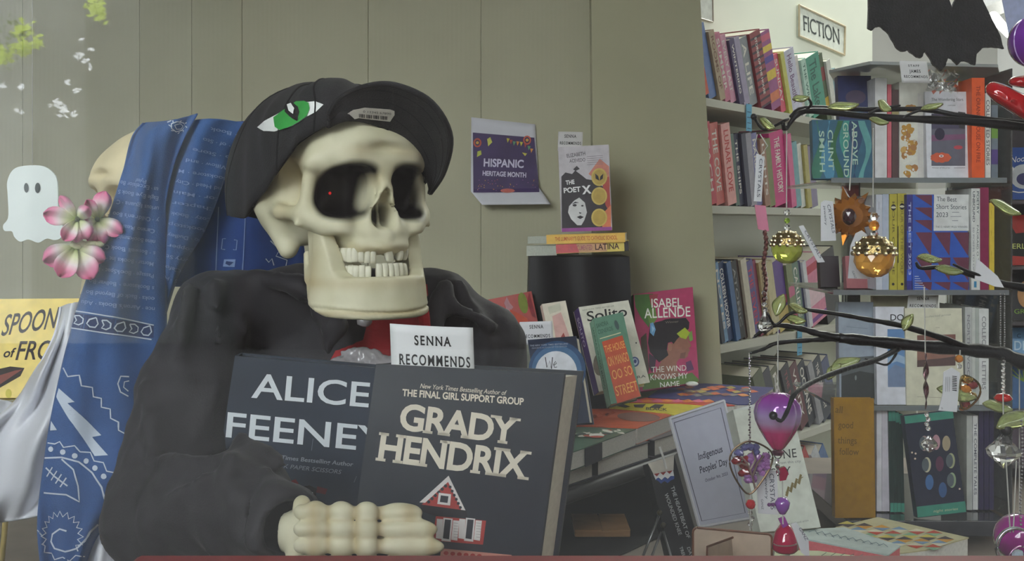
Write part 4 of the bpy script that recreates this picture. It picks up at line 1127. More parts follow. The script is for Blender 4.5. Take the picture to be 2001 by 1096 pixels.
def flat_book(label, s, n, ls, ln, z, t, col, hard=True, rot=0.0, spine=None, group='books lying flat on the low table', pages=None, flip=False):
    """lies on its back cover; x of the book runs along TD, y along TN"""
    R = Matrix.Rotation(rot, 3, 'Z'); u = R @ TD; v = R @ TN; o = tp(s, n, z+t)
    if flip: o = o+u*ls; u, v = -u, -v; o = o+(-v)*ln*0; o = tp(s, n, z+t)+(R @ TD)*ls+(R @ TN)*ln
    M4 = Matrix(((u.x, v.x, 0, o.x), (u.y, v.y, 0, o.y), (0, 0, 1, o.z), (0, 0, 0, 1)))
    return make_book('flat_book', label, M4, ls, ln, t, col, group=group, hard=hard, spine=spine, pages=pages or M(186, 182, 172, .8, .08, 300))
zt = ZT+.0005
b = flat_book('flat hardcover with a black spine at the left end, under the green one', .02, .004, .17, .26, zt, .034, (40, 40, 52), spine=(26, 22, 30))
b2 = flat_book('black-spined flat book at the table edge below the orange cover', .20, .003, .20, .26, zt, .036, (56, 56, 66), spine=(18, 18, 22))
b3 = flat_book('flat book stack base at the far end of the table edge', .42, .004, .22, .26, zt, .036, (90, 84, 90), spine=(30, 30, 36))
ZB = zt+.0365+.032
def flz(label, pts, t, col, side=None, zz=None, spine=None):
    """flat book given by the outline of its cover at the height of the pile"""
    zz = zz or ZB
    top = [ray(x, y)*(zz/ray(x, y).z) for x, y in pts]; R = thing('flat_book', label, 'book', top[0], 'books lying flat on the low table')
    c = sum(top, Vector())/len(top); mb = MB(); mb.poly([p-Vector((0, 0, .0016)) for p in top], 0, .0016, (0, 0, 1)); mb.poly([p-Vector((0, 0, t)) for p in top], 0, .0016, (0, 0, 1)); mb.build('cover', M(*col, .35), R)
    mb = MB(); mb.poly([c+(p-c)*.985-Vector((0, 0, t-.0017)) for p in top], 0, t-.0034, (0, 0, 1)); mb.build('pages', M(*(side or (190, 188, 180)), .8, .08, 300), R)
    if spine:
        a, b_ = [ray(x, y)*(zz/ray(x, y).z) for x, y in spine]; mb = MB(); d_ = Vector((0, 0, -t)); nn = (b_-a).cross(d_).normalized(); nn = -nn if nn.y > 0 else nn
        mb.poly([a, b_, b_+d_, a+d_], 0, .001, nn); mb.build('spine', M(30, 28, 44, .35), R)
    return R, Print(plane=(top[0], Vector((0, 0, 1))), off=.0006)
R, pr = flz('green and white patterned flat book at the near corner of the low table', [(1092, 868), (1096, 846), (1128, 834), (1243, 838), (1177, 862), (1142, 875), (1098, 890)], .034, (74, 100, 84), spine=[(1143, 876), (1176, 864)])
rq = random.Random(4)
for i in range(30):
    x = rq.uniform(1126, 1215); y = rq.uniform(838, 846)+(1215-x)*.12; pr.ellipse(x, y, rq.uniform(4, 12), rq.uniform(1, 2.4), M(*rq.choice([(206, 206, 196), (34, 54, 50), (120, 140, 116), (150, 70, 50)])), 1+i*.05, rot=rq.uniform(-.3, .3), n=8)
pr.ellipse(1166, 852, 15, 3.5, M(206, 206, 200), 3); pr.ellipse(1166, 855, 14, 2, M(170, 70, 50), 3.3); pr.build('cover_print', R)
R, pr = flz('orange flat book with a dark oval, next behind the green patterned one', [(1104, 838), (1118, 800), (1188, 798), (1300, 808), (1312, 811), (1246, 836), (1130, 832)], .034, (186, 80, 46))
pr.ellipse(1248, 815, 42, 9, M(110, 66, 52), 1, n=20, rot=.05)
for i in range(5): pr.poly([(1132+i*12, 818-i*2), (1150+i*12, 812-i*2), (1156+i*12, 815-i*2), (1138+i*12, 822-i*2)], M(176, 74, 42), 1)
pr.build('cover_print', R)
R, pr = flz('bright yellow flat book with black lettering, behind the orange one', [(1190, 797), (1207, 787), (1330, 789), (1396, 794), (1380, 803), (1318, 811), (1302, 807)], .031, (198, 186, 44))
for q4 in ([(1203, 793), (1216, 789), (1232, 795), (1222, 797)], [(1238, 791), (1262, 790), (1256, 797), (1240, 796)], [(1268, 797), (1280, 790), (1298, 791), (1288, 798)]): pr.poly(q4, M(30, 30, 28), 1)
pr.text('BLACK', (1262, 801), (1304, 803), 5, M(30, 30, 28), .02); pr.build('cover_print', R)
R, pr = flz('red and pink flat book between the yellow and the blue ones', [(1216, 786), (1262, 777), (1410, 786), (1436, 792), (1400, 794), (1334, 788)], .031, (196, 66, 50))
for i in range(8): pr.poly([(1232+i*20, 783), (1246+i*20, 780), (1256+i*20, 785), (1240+i*20, 787)], M(*[(206, 90, 120), (214, 120, 50)][i % 2]), 1)
pr.build('cover_print', R)
R, pr = flz('blue flat book with a map-like orange pattern at the feet of the magenta book', [(1266, 776), (1300, 752), (1380, 749), (1512, 757), (1470, 790), (1440, 790), (1412, 785)], .066, (56, 58, 116))
for i in range(34):
    x = rq.uniform(1320, 1480); y = rq.uniform(754, 772); pr.poly([(x, y), (x+12, y-2), (x+22, y+2), (x+8, y+4)], M(*rq.choice([(206, 130, 60), (190, 90, 50), (170, 150, 80), (116, 110, 110), (130, 80, 70)])), 1+i*.03)
pr.build('cover_print', R)

# tapered glossy black riser with two flat books and an upright one
rs = thing('display_riser', 'glossy black tapered riser behind the leaning books', 'riser', P(1140, 755, 2.72))
mb = MB(); zt2 = P(0, 501, 2.66).z; zb = ZT+.0005
f = [P(1026, 0, 2.62), P(1238, 0, 2.62), P(1228, 0, 2.66), P(1034, 0, 2.66)]
lo_ = [Vector((f[0].x, 2.60, zb)), Vector((f[1].x, 2.60, zb)), Vector((f[1].x-.01, 2.84, zb)), Vector((f[0].x, 2.84, zb))]
hi_ = [Vector((f[3].x, 2.64, zt2)), Vector((f[2].x, 2.64, zt2)), Vector((f[2].x, 2.84, zt2)), Vector((f[3].x, 2.84, zt2))]
rows = []
for i in range(15):
    v = i/14; w_ = .012*math.sin(math.pi*v)
    rows.append([lo_[0].lerp(lo_[1], j/16).lerp(hi_[0].lerp(hi_[1], j/16), v)+Vector((0, -w_+.003*math.sin(j*.9+i*.2), 0)) for j in range(17)])
mb.grid(rows); mb.add(lo_+hi_, [(0, 3, 2, 1), (4, 5, 6, 7), (1, 2, 6, 5), (2, 3, 7, 6), (3, 0, 4, 7)])
mb.build('body', GLB, rs, smooth=False, angle=50)
k1 = face_book('flat_book', 'pink and yellow flat paperback on the glossy black riser, lower of two', (1086, 497, 2.645), (1228, 490, 2.63), (1086, 477, 2.645), .14, (222, 196, 96), group='books on the glossy riser', hard=False, pages=M(180, 184, 170, .8))
def spine_slab(label, BL, BR, TL, depth, cols, group, name='flat_book', text=None):
    """a book lying flat, spine to the viewer: box with spine print"""
    M4, w_, h = frame3(BL, BR, TL)
    R = thing(name, label, 'book', group=group, mat=M4)
    mb = MB(M4); mb.box(0, w_, 0, h, -.004, 0); mb.box(0, w_, h-.0012, h, -depth, -.004); mb.box(0, w_, 0, .0012, -depth, -.004); mb.build('cover', M(*cols[0], .45), R)
    mb = MB(M4); mb.box(.001, w_-.001, .0014, h-.0014, -depth+.001, -.0045); mb.build('pages', M(196, 194, 180, .8), R)
    k = Book(); k.o = R; k.M = M4; k.w = w_; k.h = h; k.t = depth; return k
def kill(o):
    for c in [x for x in bpy.data.objects if x.parent == o]: bpy.data.objects.remove(c)
    bpy.data.objects.remove(o)
kill(k1.o)
GRP = 'books on the glossy riser'
k1 = spine_slab('flat paperback with a pink to yellow spine, right on the glossy black riser', (1087, 496, 2.645), (1229, 490, 2.625), (1087, 477, 2.645), .15, [(222, 200, 100)], GRP)
pr = Uv(k1); pr.poly([(0, 4), (32, 4), (28, 96), (0, 96)], M(206, 96, 100), 1); pr.poly([(26, 4), (70, 4), (70, 96), (26, 96)], M(206, 160, 120), .9)
pr.text('UNDOCUMENTED', 17, 50, 28, 50, M(170, 100, 110), .02); pr.text('LATINA', 54, 87, 25, 58, M(70, 40, 40), .02); pr.poly([(94, 0), (100, 0), (100, 100), (94, 100)], M(34, 30, 32), 1.5); pr.build('spine_print', k1.o)
k2 = spine_slab('flat paperback with an amber spine and red lettering, upper one on the riser', (1068, 477, 2.645), (1222, 473, 2.62), (1068, 459, 2.645), .15, [(232, 186, 84)], GRP)
pr = Uv(k2); pr.text("THE LUMINARY'S GUIDE TO CATHOLIC SCHOOL", 11, 90, 32, 42, M(196, 96, 50), .015); pr.build('spine_print', k2.o)
for k_, (x0, x1, y0, y1) in ((k1, (1029, 1088, 480, 500)), (k2, (1031, 1069, 462, 476))):
    a, b, c, d = P(x0, y0, 2.70), P(x1, y0-1, 2.647), P(x1, y1-1, 2.647), P(x0, y1, 2.70); mb = MB()
    mb.add([a, b, c, d]+[p+Vector((.06, .12, 0)) for p in (a, b, c, d)], [(0, 1, 2, 3), (4, 7, 6, 5), (0, 4, 5, 1), (3, 2, 6, 7), (0, 3, 7, 4), (1, 5, 6, 2)]); mb.build('page_block', M(186, 190, 178, .8, .08, 250), k_.o)
k3 = face_book('hardcover_book', 'upright novel with a black-haired face and three gold seals, on the riser', (1097, 453, 2.655), (1196, 449, 2.64), (1097, 287, 2.66), .028, M(196, 190, 196, .45), spine=(40, 34, 44))
pr = Print(plane=k3.plane); D = M(44, 38, 46)
pr.poly([(1097, 345), (1105, 337), (1118, 340), (1124, 333), (1136, 342), (1146, 350), (1158, 352), (1190, 372), (1194, 449), (1098, 452)], D, 1)
pr.poly([(1150, 340), (1172, 310), (1190, 325), (1192, 365), (1172, 355)], M(206, 130, 110), 1.1); pr.poly([(1176, 350), (1190, 345), (1194, 420), (1183, 400)], M(180, 70, 60), 1.4); pr.poly([(1180, 415), (1194, 400), (1194, 449), (1176, 449)], M(216, 120, 80), 1.6)
pr.poly([(1098, 446), (1195, 443), (1196, 450), (1098, 453)], M(150, 70, 150), 2)
pr.poly([(1112, 403), (1122, 392), (1132, 386), (1143, 396), (1147, 415), (1142, 430), (1136, 440), (1128, 440), (1116, 428), (1110, 415)], M(214, 214, 214), 1.5, None)
pr.poly([(1117, 399), (1124, 394), (1132, 396), (1124, 397)], D, 2); pr.ellipse(1123, 401, 4, 2.4, D, 2); pr.poly([(1127, 424), (1134, 421), (1141, 424), (1134, 428)], D, 2); pr.ellipse(1138, 402, 2.4, 1.6, D, 2); pr.poly([(1131, 414), (1137, 416), (1133, 418)], D, 2)
for y in (346, 383, 425):
    pr.ellipse(1171, y, 15.5, 17.5, M(206, 178, 84, .35), 3, n=24); pr.ellipse(1171, y, 12.5, 14.5, M(188, 158, 66, .35), 3.4, n=24)
pr.poly([(1163, 339), (1169, 344), (1171, 353), (1164, 349)], D, 4); pr.poly([(1179, 339), (1173, 345), (1172, 353), (1178, 349)], D, 4)
pr.text('THE', (1106, 361), (1123, 359), 8, WHT, .03, 0, 1, 0, off=3); pr.text('POET', (1102, 377), (1135, 374), 9.5, WHT, .03, off=3); pr.text('X', (1138, 379), (1156, 377), 15, WHT, .04, off=4)
pr.text('ELIZABETH', (1108, 308), (1144, 303), 7, M(90, 84, 88), .01, off=2); pr.text('ACEVEDO', (1113, 318), (1144, 315), 6.5, M(90, 84, 88), .01, off=2)
pr.poly([(1120, 331), (1127, 324), (1133, 330), (1125, 334)], D, 2)
for i in range(5): pr.line([(1147, 306+i*4), (1178, 304+i*4)], .8, M(130, 122, 130), 2)
pr.build('cover_print', k3.o)
# its spine turned to the viewer's left
pr = Uv(k3, 'spine'); pr.text('THE POET', 38, 62, 40, 22, WHT, .02, vertical=1); pr.text('X', 63, 70, 35, 30, WHT, .03, vertical=1); pr.poly([(0, 72), (100, 72), (100, 100), (0, 100)], M(150, 144, 150), .5); pr.build('spine_print', k3.o)
card('shelf_card', 'small recommendation card above the upright novel on the riser', (1091, 257), (1139, 258), (1090, 286), 2.675, [('SENNA', .26, .74, .40, 6), ('RECOMMENDS', .08, .94, .86, 5.5)], .002, (206, 204, 204), drop=.3, serif=.03)

# leaning books on the table
zb_ = ZT+.0665
r_ = face_book('hardcover_book', 'red book with a green figure leaning behind the black-jacketed shoulder', (985, 770, 2.42), (1075, 745, 2.52), (950, 586, 2.50), .02, (158, 34, 34), ortho=False)
pr = Print(plane=r_.plane); pr.ellipse(1022, 592, 9, 21, M(120, 130, 44), 1, rot=-.2, n=16); pr.poly([(985, 592), (990, 580), (996, 592), (1003, 600), (998, 606), (1000, 622), (992, 618), (988, 600)], M(170, 120, 130), 1)
pr.poly([(996, 604), (1012, 612), (1030, 622), (1036, 640), (1010, 640), (998, 625)], M(180, 66, 40), 1.4); pr.poly([(1034, 570), (1042, 600), (1048, 622), (1040, 618), (1030, 590)], M(130, 24, 40), 1.2); pr.build('cover_print', r_.o)
c_ = face_book('paperback_book', 'pale book with a faded pink square leaning behind the moon-covered book', (1085, 720, 2.40), (1132, 712, 2.42), (1059, 594, 2.46), .014, (204, 196, 180), ortho=False, hard=False)
pr = Print(plane=c_.plane); pr.poly([(1079, 618), (1096, 610), (1112, 655), (1118, 685), (1090, 690)], M(196, 156, 150), 1); pr.poly([(1070, 600), (1094, 592), (1097, 606), (1074, 614)], M(186, 184, 166), 1.4); pr.poly([(1095, 660), (1101, 650), (1106, 662), (1100, 664)], M(150, 60, 60), 2); pr.build('cover_print', c_.o)
o_ = face_book('hardcover_book', 'dark spine-out edge book between jacket and moon-covered book', (1030, 765, 2.35), (1062, 760, 2.36), (1012, 658, 2.38), .02, (120, 124, 112))
w_ = face_book('hardcover_book', 'night-blue book with a large white moon and hand-drawn lettering', (1054, 830, 2.18), (1152, 826, 2.13), (1031, 664, 2.25), .022, M(30, 40, 62, .4), ortho=False)
pr = Print(plane=w_.plane); pr.ellipse(1089, 722, 56, 56, M(36, 70, 108), 1, n=32); pr.ellipse(1088, 724, 49, 49, M(62, 100, 138), 1.5, n=32); pr.ellipse(1087, 728, 41, 42, M(206, 208, 214), 2, n=32)
pr.line([(1066, 698), (1069, 718), (1074, 705), (1078, 721), (1080, 698)], 1.8, D, 3); pr.line([(1082, 714), (1088, 710), (1086, 706), (1082, 712), (1084, 718), (1089, 717)], 1.3, D, 3)
pr.text('Belong', (1059, 742), (1110, 740), 13, D, 0, .1, off=3); pr.text('THE NEW YORK TIMES BESTSELLING', (1036, 677), (1110, 673), 3, M(150, 156, 170), .01, off=2); pr.text('FAVORITE AUTHOR OF THE SEASON', (1040, 682), (1108, 678), 3, M(130, 136, 150), .01, off=2); pr.build('cover_print', w_.o)
card('shelf_card', 'small recommendation card above the moon-covered book', (1015, 629), (1079, 627), (1017, 665), 2.28, [('SENNA', .30, .72, .38, 7), ('RECOMMENDS', .09, .91, .88, 6.5)], .002, (206, 206, 210), drop=.25, serif=.03)
s_ = face_book('hardcover_book', 'cream book with one black title word and a purple spine, tilted', (1171, 765, 2.44), (1270, 747, 2.50), (1131, 600, 2.52), .030, M(200, 198, 184, .5), ortho=False, spine=(70, 52, 116))
pr = Print(plane=s_.plane); pr.text('Solito', (1148, 628), (1226, 617), 19, INK, .012, off=1); pr.text('NEW YORK TIMES BESTSELLER', (1138, 608), (1200, 599), 3, M(120, 120, 110), .0, off=1); pr.ellipse(1240, 707, 9, 10, M(70, 84, 130), 1, n=18); pr.ellipse(1240, 707, 6, 7, M(180, 190, 210), 1.5, n=18); pr.ellipse(1241, 706, 3, 4, M(60, 74, 130), 2, n=10)
pr.ellipse(1171, 712, 12, 22, M(116, 108, 96), 1, n=16); pr.text('ZAMORA', (1204, 746), (1262, 737), 5, M(80, 80, 80), .01); pr.ellipse(1243, 670, 1.5, 1.5, INK); pr.build('cover_print', s_.o)
pr = Uv(s_, 'spine'); pr.text('SOLITO', 10, 45, 30, 35, M(190, 190, 210), .02, vertical=1); pr.build('spine_print', s_.o)
h_ = face_book('hardcover_book', 'sea-green book with an orange block of lettering, leaning frontmost', (1194, 790, 2.33), (1253, 775, 2.36), (1160, 622, 2.42), .026, M(92, 132, 112, .45), ortho=False, spine=(124, 172, 148))
pr = Print(plane=h_.plane); pr.poly([(1176, 668), (1216, 655), (1252, 774), (1206, 788)], M(186, 80, 54), 1); pr.line([(1172, 662), (1213, 650)], 1.6, M(210, 200, 160), 1.5)
GD = M(226, 166, 90)
for t_, p0, p1, h in (('THE HOUSE', (1183, 690), (1222, 679), 14), ('ON MANGO', (1190, 716), (1230, 705), 18), ('OO SO', (1198, 742), (1237, 731), 18), ('STREET', (1205, 774), (1247, 762), 19)): pr.text(t_, p0, p1, h, GD, .0, off=1.6, up=(-.22, -1))
pr.text('SANDRA', (1166, 641), (1189, 634), 8, M(60, 92, 80), .01, up=(-.2, -1)); pr.text('CISNEROS', (1169, 653), (1198, 645), 8, M(60, 92, 80), .01, up=(-.2, -1)); pr.ellipse(1205, 635, 4, 10, M(70, 90, 88), 1, rot=-.3, n=10); pr.build('cover_print', h_.o)
pr = Uv(h_, 'spine'); pr.text('SANDRA CISNEROS MANGO', 8, 80, 35, 30, M(70, 110, 96), .01, vertical=1); pr.build('spine_print', h_.o)
a_ = face_book('hardcover_book', 'magenta hardcover with the profile of a dark-haired woman', (1247, 765, 2.655), (1366, 747, 2.70), (1238, 575, 2.74), .024, M(170, 58, 98, .45), ortho=False, spine=(60, 110, 60))
pr = Print(plane=a_.plane); G2 = M(70, 110, 50)
pr.poly([(1239, 576), (1276, 574), (1276, 600), (1268, 640), (1252, 620), (1242, 600)], G2, 1); pr.poly([(1252, 660), (1263, 650), (1268, 720), (1262, 760), (1256, 740)], M(70, 60, 50), 1); pr.poly([(1262, 610), (1280, 600), (1284, 622), (1272, 640)], M(96, 130, 60), 1.2)
HAIR = M(30, 26, 34); SKIN = M(142, 96, 80)
pr.poly([(1300, 690), (1318, 664), (1330, 652), (1340, 650), (1345, 659), (1346, 667), (1351, 676), (1346, 680), (1348, 685), (1345, 689), (1344, 696), (1338, 701), (1327, 701), (1322, 708), (1322, 722), (1334, 732), (1300, 742), (1272, 738), (1284, 722), (1292, 706)], SKIN, 2)
pr.poly([(1268, 652), (1270, 638), (1280, 630), (1293, 627), (1300, 624), (1312, 622), (1326, 622), (1340, 621), (1347, 630), (1346, 642), (1338, 650), (1330, 655), (1322, 664), (1316, 672), (1312, 668), (1305, 670), (1303, 684), (1306, 694), (1296, 702), (1288, 708), (1280, 700), (1270, 688), (1266, 670)], HAIR, 2.4)
pr.poly([(1268, 690), (1282, 700), (1280, 716), (1274, 728), (1268, 716)], M(60, 40, 60), 2.2)
pr.ellipse(1309, 678, 4.5, 8, M(156, 108, 92), 2.8); pr.poly([(1322, 652), (1338, 640), (1348, 650), (1340, 663), (1330, 660)], M(160, 176, 50), 3); pr.poly([(1330, 690), (1340, 688), (1338, 700), (1328, 700)], M(116, 76, 66), 3)
pr.poly([(1270, 632), (1276, 630), (1281, 644), (1277, 657), (1270, 650)], M(104, 156, 200), 3.4); pr.poly([(1273, 636), (1279, 642), (1274, 650)], M(150, 190, 220), 3.8)
pr.poly([(1255, 735), (1275, 728), (1300, 742), (1330, 734), (1352, 728), (1364, 740), (1366, 746), (1300, 756), (1256, 762)], M(84, 112, 50), 1.8); pr.poly([(1340, 708), (1350, 704), (1356, 722), (1342, 726)], M(90, 50, 90), 2); pr.poly([(1344, 652), (1352, 646), (1354, 664), (1348, 668)], M(110, 150, 70), 2)
pr.poly([(1268, 576), (1286, 574), (1282, 592), (1272, 596)], M(150, 60, 70), 1.6); pr.text('Winner', (1300, 632), (1326, 630), 4, M(130, 120, 110), off=3)
LT = M(224, 226, 216)
pr.text('ISABEL', (1273, 601), (1333, 599), 17, LT, .008, off=3); pr.text('ALLENDE', (1259, 622), (1349, 618), 19, LT, .008, off=3)
pr.text('THE WIND', (1273, 728), (1341, 724), 11, LT, .0, off=3); pr.text('KNOWS MY', (1271, 743), (1344, 739), 11, LT, .0, off=3); pr.text('NAME', (1290, 757), (1328, 754), 10, LT, .0, off=3); pr.build('cover_print', a_.o)
# a small clear sign foot by the magenta book
mb = MB(); mb.ball(P(1352, 750, 2.6), .012, 10, 6, sc=(1.3, .7, .5)); tag(mb.build('pale_stone', M(196, 206, 200, .3), smooth=True), 'small pale rounded stone at the foot of the magenta hardcover', 'stone')

# framed notice, black book with zigzag headband, card, pale book
fr = thing('sign_holder', 'clear framed notice for a public holiday, leaning', 'sign', P(1416, 1030, 1.85))
M4, ww, hh = frame3((1368, 1030, 1.82), (1470, 1030, 1.86), (1308, 818, 1.90))
# the sheet is a leaning parallelogram in the photograph: keep its own edges
c4 = [P(1366, 1030, 1.83), P(1470, 1012, 1.87), P(1414, 783, 1.96), P(1308, 818, 1.92)]
n_ = (c4[1]-c4[0]).cross(c4[3]-c4[0]).normalized(); n_ = n_ if n_.y < 0 else -n_
c4[2] = hitplane(1414, 783, c4[0], n_)
mb = MB(); mb.poly(c4, 0, .004, -n_); mb.build('sheet', M(176, 178, 194, .25, .03, coat=.4), fr)
cc = sum(c4, Vector())/4
mb = MB()
for a, b in zip(c4, c4[1:]+c4[:1]): mb.tube([a+n_*.001, b+n_*.001], .0028, 6)
mb.build('frame', M(196, 198, 204, .15, .03, coat=.8), fr)
pr = Print(plane=(c4[0], n_), off=.0006)
pr.line([(1318, 826), (1406, 796), (1437, 868), (1462, 1000), (1372, 1018), (1316, 828)], 1.5, M(96, 96, 108), 1) if False else None
pr.line([(1317, 826), (1408, 797), (1456, 1002), (1371, 1018), (1317, 826)], 1.6, M(86, 86, 100), 1)
IN2 = M(40, 42, 60)
pr.text('Indigenous', (1365, 899), (1412, 883), 13, IN2, .01, 0, 1, .03, up=(-.15, -1)); pr.text("Peoples' Day", (1368, 925), (1422, 907), 13, IN2, .01, 0, 1, .03, up=(-.15, -1)); pr.text('October 9th, 2023', (1378, 942), (1422, 928), 6, IN2, .0, 0, 1, 0, up=(-.15, -1)); pr.build('lettering', fr)
kb = thing('hardcover_book', 'black-spined book with white zigzag headband and leather-like tag, under the table edge', 'book', P(1330, 1096, 1.83))
sp = [P(1338, 1210, 1.82), P(1404, 1200, 1.84), P(1317, 889, 1.90), P(1266, 906, 1.89)]
n_ = (sp[1]-sp[0]).cross(sp[3]-sp[0]).normalized(); n_ = n_ if n_.y < 0 else -n_
sp[2] = hitplane(1317, 889, sp[0], n_)
mb = MB(); mb.poly(sp, 0, .022, -n_); mb.build('cover', M(30, 31, 36, .4), kb)
rt_ = [sp[1], sp[2], sp[2]+Vector((.012, .03, .0)), sp[1]+Vector((.012, .03, 0))]
mb = MB(); mb.poly(rt_, 0, .001, (1, 0, 0)); mb.build('page_edge', M(110, 108, 104, .7), kb)
pr = Print(plane=(sp[0], n_), off=.0006)
pr.poly([(1266, 906), (1317, 889), (1316, 912), (1316, 918), (1277, 927)], M(196, 190, 178), 1)
pr.poly([(1276, 926), (1315, 918), (1317, 931), (1310, 931), (1306, 937), (1300, 932), (1294, 939), (1288, 934), (1281, 938)], M(214, 212, 214), 1.2)
for x in (1283, 1295.5, 1308): pr.poly([(x-6, 926-(x-1283)*.2), (x+6, 924-(x-1283)*.2), (x, 931-(x-1283)*.2)], M(156, 50, 44), 2)
pr.poly([(1280, 937), (1286, 933), (1292, 938), (1298, 932), (1304, 936), (1310, 930), (1317, 930), (1317, 936), (1310, 939), (1304, 944), (1298, 940), (1291, 945), (1286, 940)], M(50, 74, 140), 2)
WL = M(176, 178, 178)
pr.text('THE HEARTBEAT OF', (1310, 951), (1342, 1052), 7, WL, .01, up=(1, -.3)); pr.text('WOUNDED KNEE', (1298, 965), (1326, 1046), 7, WL, .01, up=(1, -.3)); pr.text('DAVID', (1342, 1070), (1353, 1100), 6, WL, .01, up=(1, -.3)); pr.text('TREUER', (1327, 1069), (1338, 1100), 6, WL, .01, up=(1, -.3)); pr.build('spine_print', kb)
mb = MB(); mb.tube([P(1289, 873, 1.88), P(1295, 890, 1.878), P(1302, 916, 1.875)], .0022, 6); mb.build('tag_cord', M(200, 200, 196), kb)
wb = face_book('paperback_book', 'off-white book with a gold emblem standing behind the pink ornaments', (1486, 1040, 1.62), (1604, 1030, 1.66), (1441, 800, 1.70), .02, M(206, 210, 200, .5), hard=False)
pr = Print(plane=wb.plane); pr.text('ALONE', (1486, 901), (1557, 893), 17, INK, .0, 0, 1.05, .02); pr.text('notes from this city', (1500, 909), (1565, 903), 5, M(120, 120, 124), .0); pr.text('CITY', (1505, 932), (1546, 927), 16, INK, .0, 0, 1, .02)
for i in range(4): x = 1534+i*8; y = 968-i*8; pr.poly([(x, y), (x+5, y-18), (x+9, y-16), (x+5, y+3)], M(128, 112, 70), 1); pr.line([(x+1, y-6), (x+11, y-12)], 1.6, M(128, 112, 70), 1)
pr.text('winner of the book prize', (1520, 1030), (1580, 1018), 4, M(140, 140, 140)); pr.build('cover_print', wb.o)
card('shelf_card', 'white recommendation card tucked behind the off-white book', (1430, 801), (1482, 787), (1440, 842), 1.72, [('CATE', .34, .80, .40, 8), ('RECOMMENDS', .12, 1.25, .86, 7)], .002, (204, 208, 206), drop=.5, serif=.03)

# easels and boxes in the dark under the table
ea = thing('display_easel', 'small chrome tripod easel under the low table', 'easel', P(1290, 1110, 1.86))
for a, b in ((P(1288, 1008, 1.86), P(1245, 1115, 1.84)), (P(1292, 1040, 1.85), P(1262, 1115, 1.80)), (P(1296, 1038, 1.85), P(1320, 1115, 1.80))):
    mb = MB(); mb.tube([a, b], .0022, 6); mb.build('leg', M(150, 152, 154, .3, .05, metal=.8), ea, smooth=True)
mb = MB(); mb.ball(P(1289, 1002, 1.86), .005, 8, 6); mb.ball(P(1296, 1026, 1.85), .005, 8, 6); mb.build('hinge', M(90, 86, 70, .3, metal=.8), ea, smooth=True)
zf = -.6135
def carton(label, x0, x1, yt, Y, dep, h):
    h = P(x0, yt, Y).z-zf
    R = thing('cardboard_box', label, 'box', P(x0, yt, Y)-Vector((0, 0, h)), 'cartons under the low table')
    a = P(x0, yt, Y); b = P(x1, yt, Y); mb = MB(); mb.bevbox(a.x, b.x, Y, Y+dep, a.z-h, a.z, .002); mb.build('body', M(150, 112, 72, .8, .1, 30), R)
    mb = MB(); mb.box(a.x, (a.x+b.x)/2-.001, Y, Y+dep, a.z, a.z+.003); mb.build('flap', M(160, 120, 78, .8, .1, 30), R); mb = MB(); mb.box((a.x+b.x)/2+.001, b.x, Y, Y+dep, a.z, a.z+.003); mb.build('flap', M(160, 120, 78, .8, .1, 30), R)
    return R
R = carton('brown carton with a white label, under the low table', 1123, 1232, 1038, 2.16, .12, .10)
mb = MB(); a = P(1190, 1062, 2.159); mb.box(a.x, a.x+.032, 2.1575, 2.1595, a.z-.028, a.z); mb.build('label_sticker', M(150, 156, 160, .6), R)
# ================================================================ the fiction bookcase
BA = Vector((0.523, 3.0, 0)); BD = Vector((.62, .78, 0)).normalized(); BN = Vector((BD.y, -BD.x, 0))
def bp(s, z, dep=0.0): return BA+BD*s-BN*dep+Vector((0, 0, z))
def bhit(px, py, dep=0.0): return hitplane(px, py, bp(0, 0, dep), BN)
def spine_book(label, BLp, BRp, TLp, depth, col, group, name='shelf_book', hard=True, plane=None, name_text=None, ink=None, tsize=45, band=None):
    """upright book with its spine to the viewer; corners are 3-D points"""
    v = TLp-BLp; h = v.length; v.normalize(); u = BRp-BLp; u = u-v*u.dot(v); t = u.length; u.normalize(); n = u.cross(v)
    o = BLp+u*t
    M4 = Matrix(((-n.x, v.x, u.x, o.x), (-n.y, v.y, u.y, o.y), (-n.z, v.z, u.z, o.z), (0, 0, 0, 1)))
    k = make_book(name, label, M4, depth, h, t, col, group=group, hard=hard)
    pr = Uv(k, 'spine')
    if band:
        for (y0, y1, c) in band: pr.poly([(0, y0), (100, y0), (100, y1), (0, y1)], M(*c), .5)
    if name_text: pr.text(name_text, 8, 84, 50-tsize/2, tsize, ink or M(226, 222, 214), .015, vertical=1)
    pr.build('spine_print', k.o)
    return k
SHELFM = paint_wall('shelf_white', (196, 196, 184), 0.5)
bc_ = thing('bookcase', 'tall off-white fiction bookcase, its shelves running back from the beige pillar', 'bookcase', bp(.5, -1.25, .1))
ZS = [(440-190)/F*3.0, (440-401)/F*3.0, (440-681)/F*3.0, (440-905)/F*3.0*1.02, -1.0]
SE = 1.74
def bbox(s0, s1, d0, d1, z0, z1):
    return [bp(s0, z0, d0), bp(s1, z0, d0), bp(s1, z0, d1), bp(s0, z0, d1), bp(s0, z1, d0), bp(s1, z1, d0), bp(s1, z1, d1), bp(s0, z1, d1)]
BF = [(0, 3, 2, 1), (4, 5, 6, 7), (0, 1, 5, 4), (1, 2, 6, 5), (2, 3, 7, 6), (3, 0, 4, 7)]
for z in ZS:
    mb = MB(); mb.add(bbox(-.10, SE, 0, .235, z-.022, z), BF); mb.build('shelf_board', SHELFM, bc_)
mb = MB(); mb.add(bbox(-.12, SE+.16, .236, .25, -1.25, 1.15), BF); mb.build('back_panel', paint_wall('back_white', (236, 240, 226), 0.28), bc_)
mb = MB(); mb.add(bbox(SE, SE+.02, 0, .236, -1.25, ZS[0]+.0), BF); mb.build('side_panel', SHELFM, bc_)
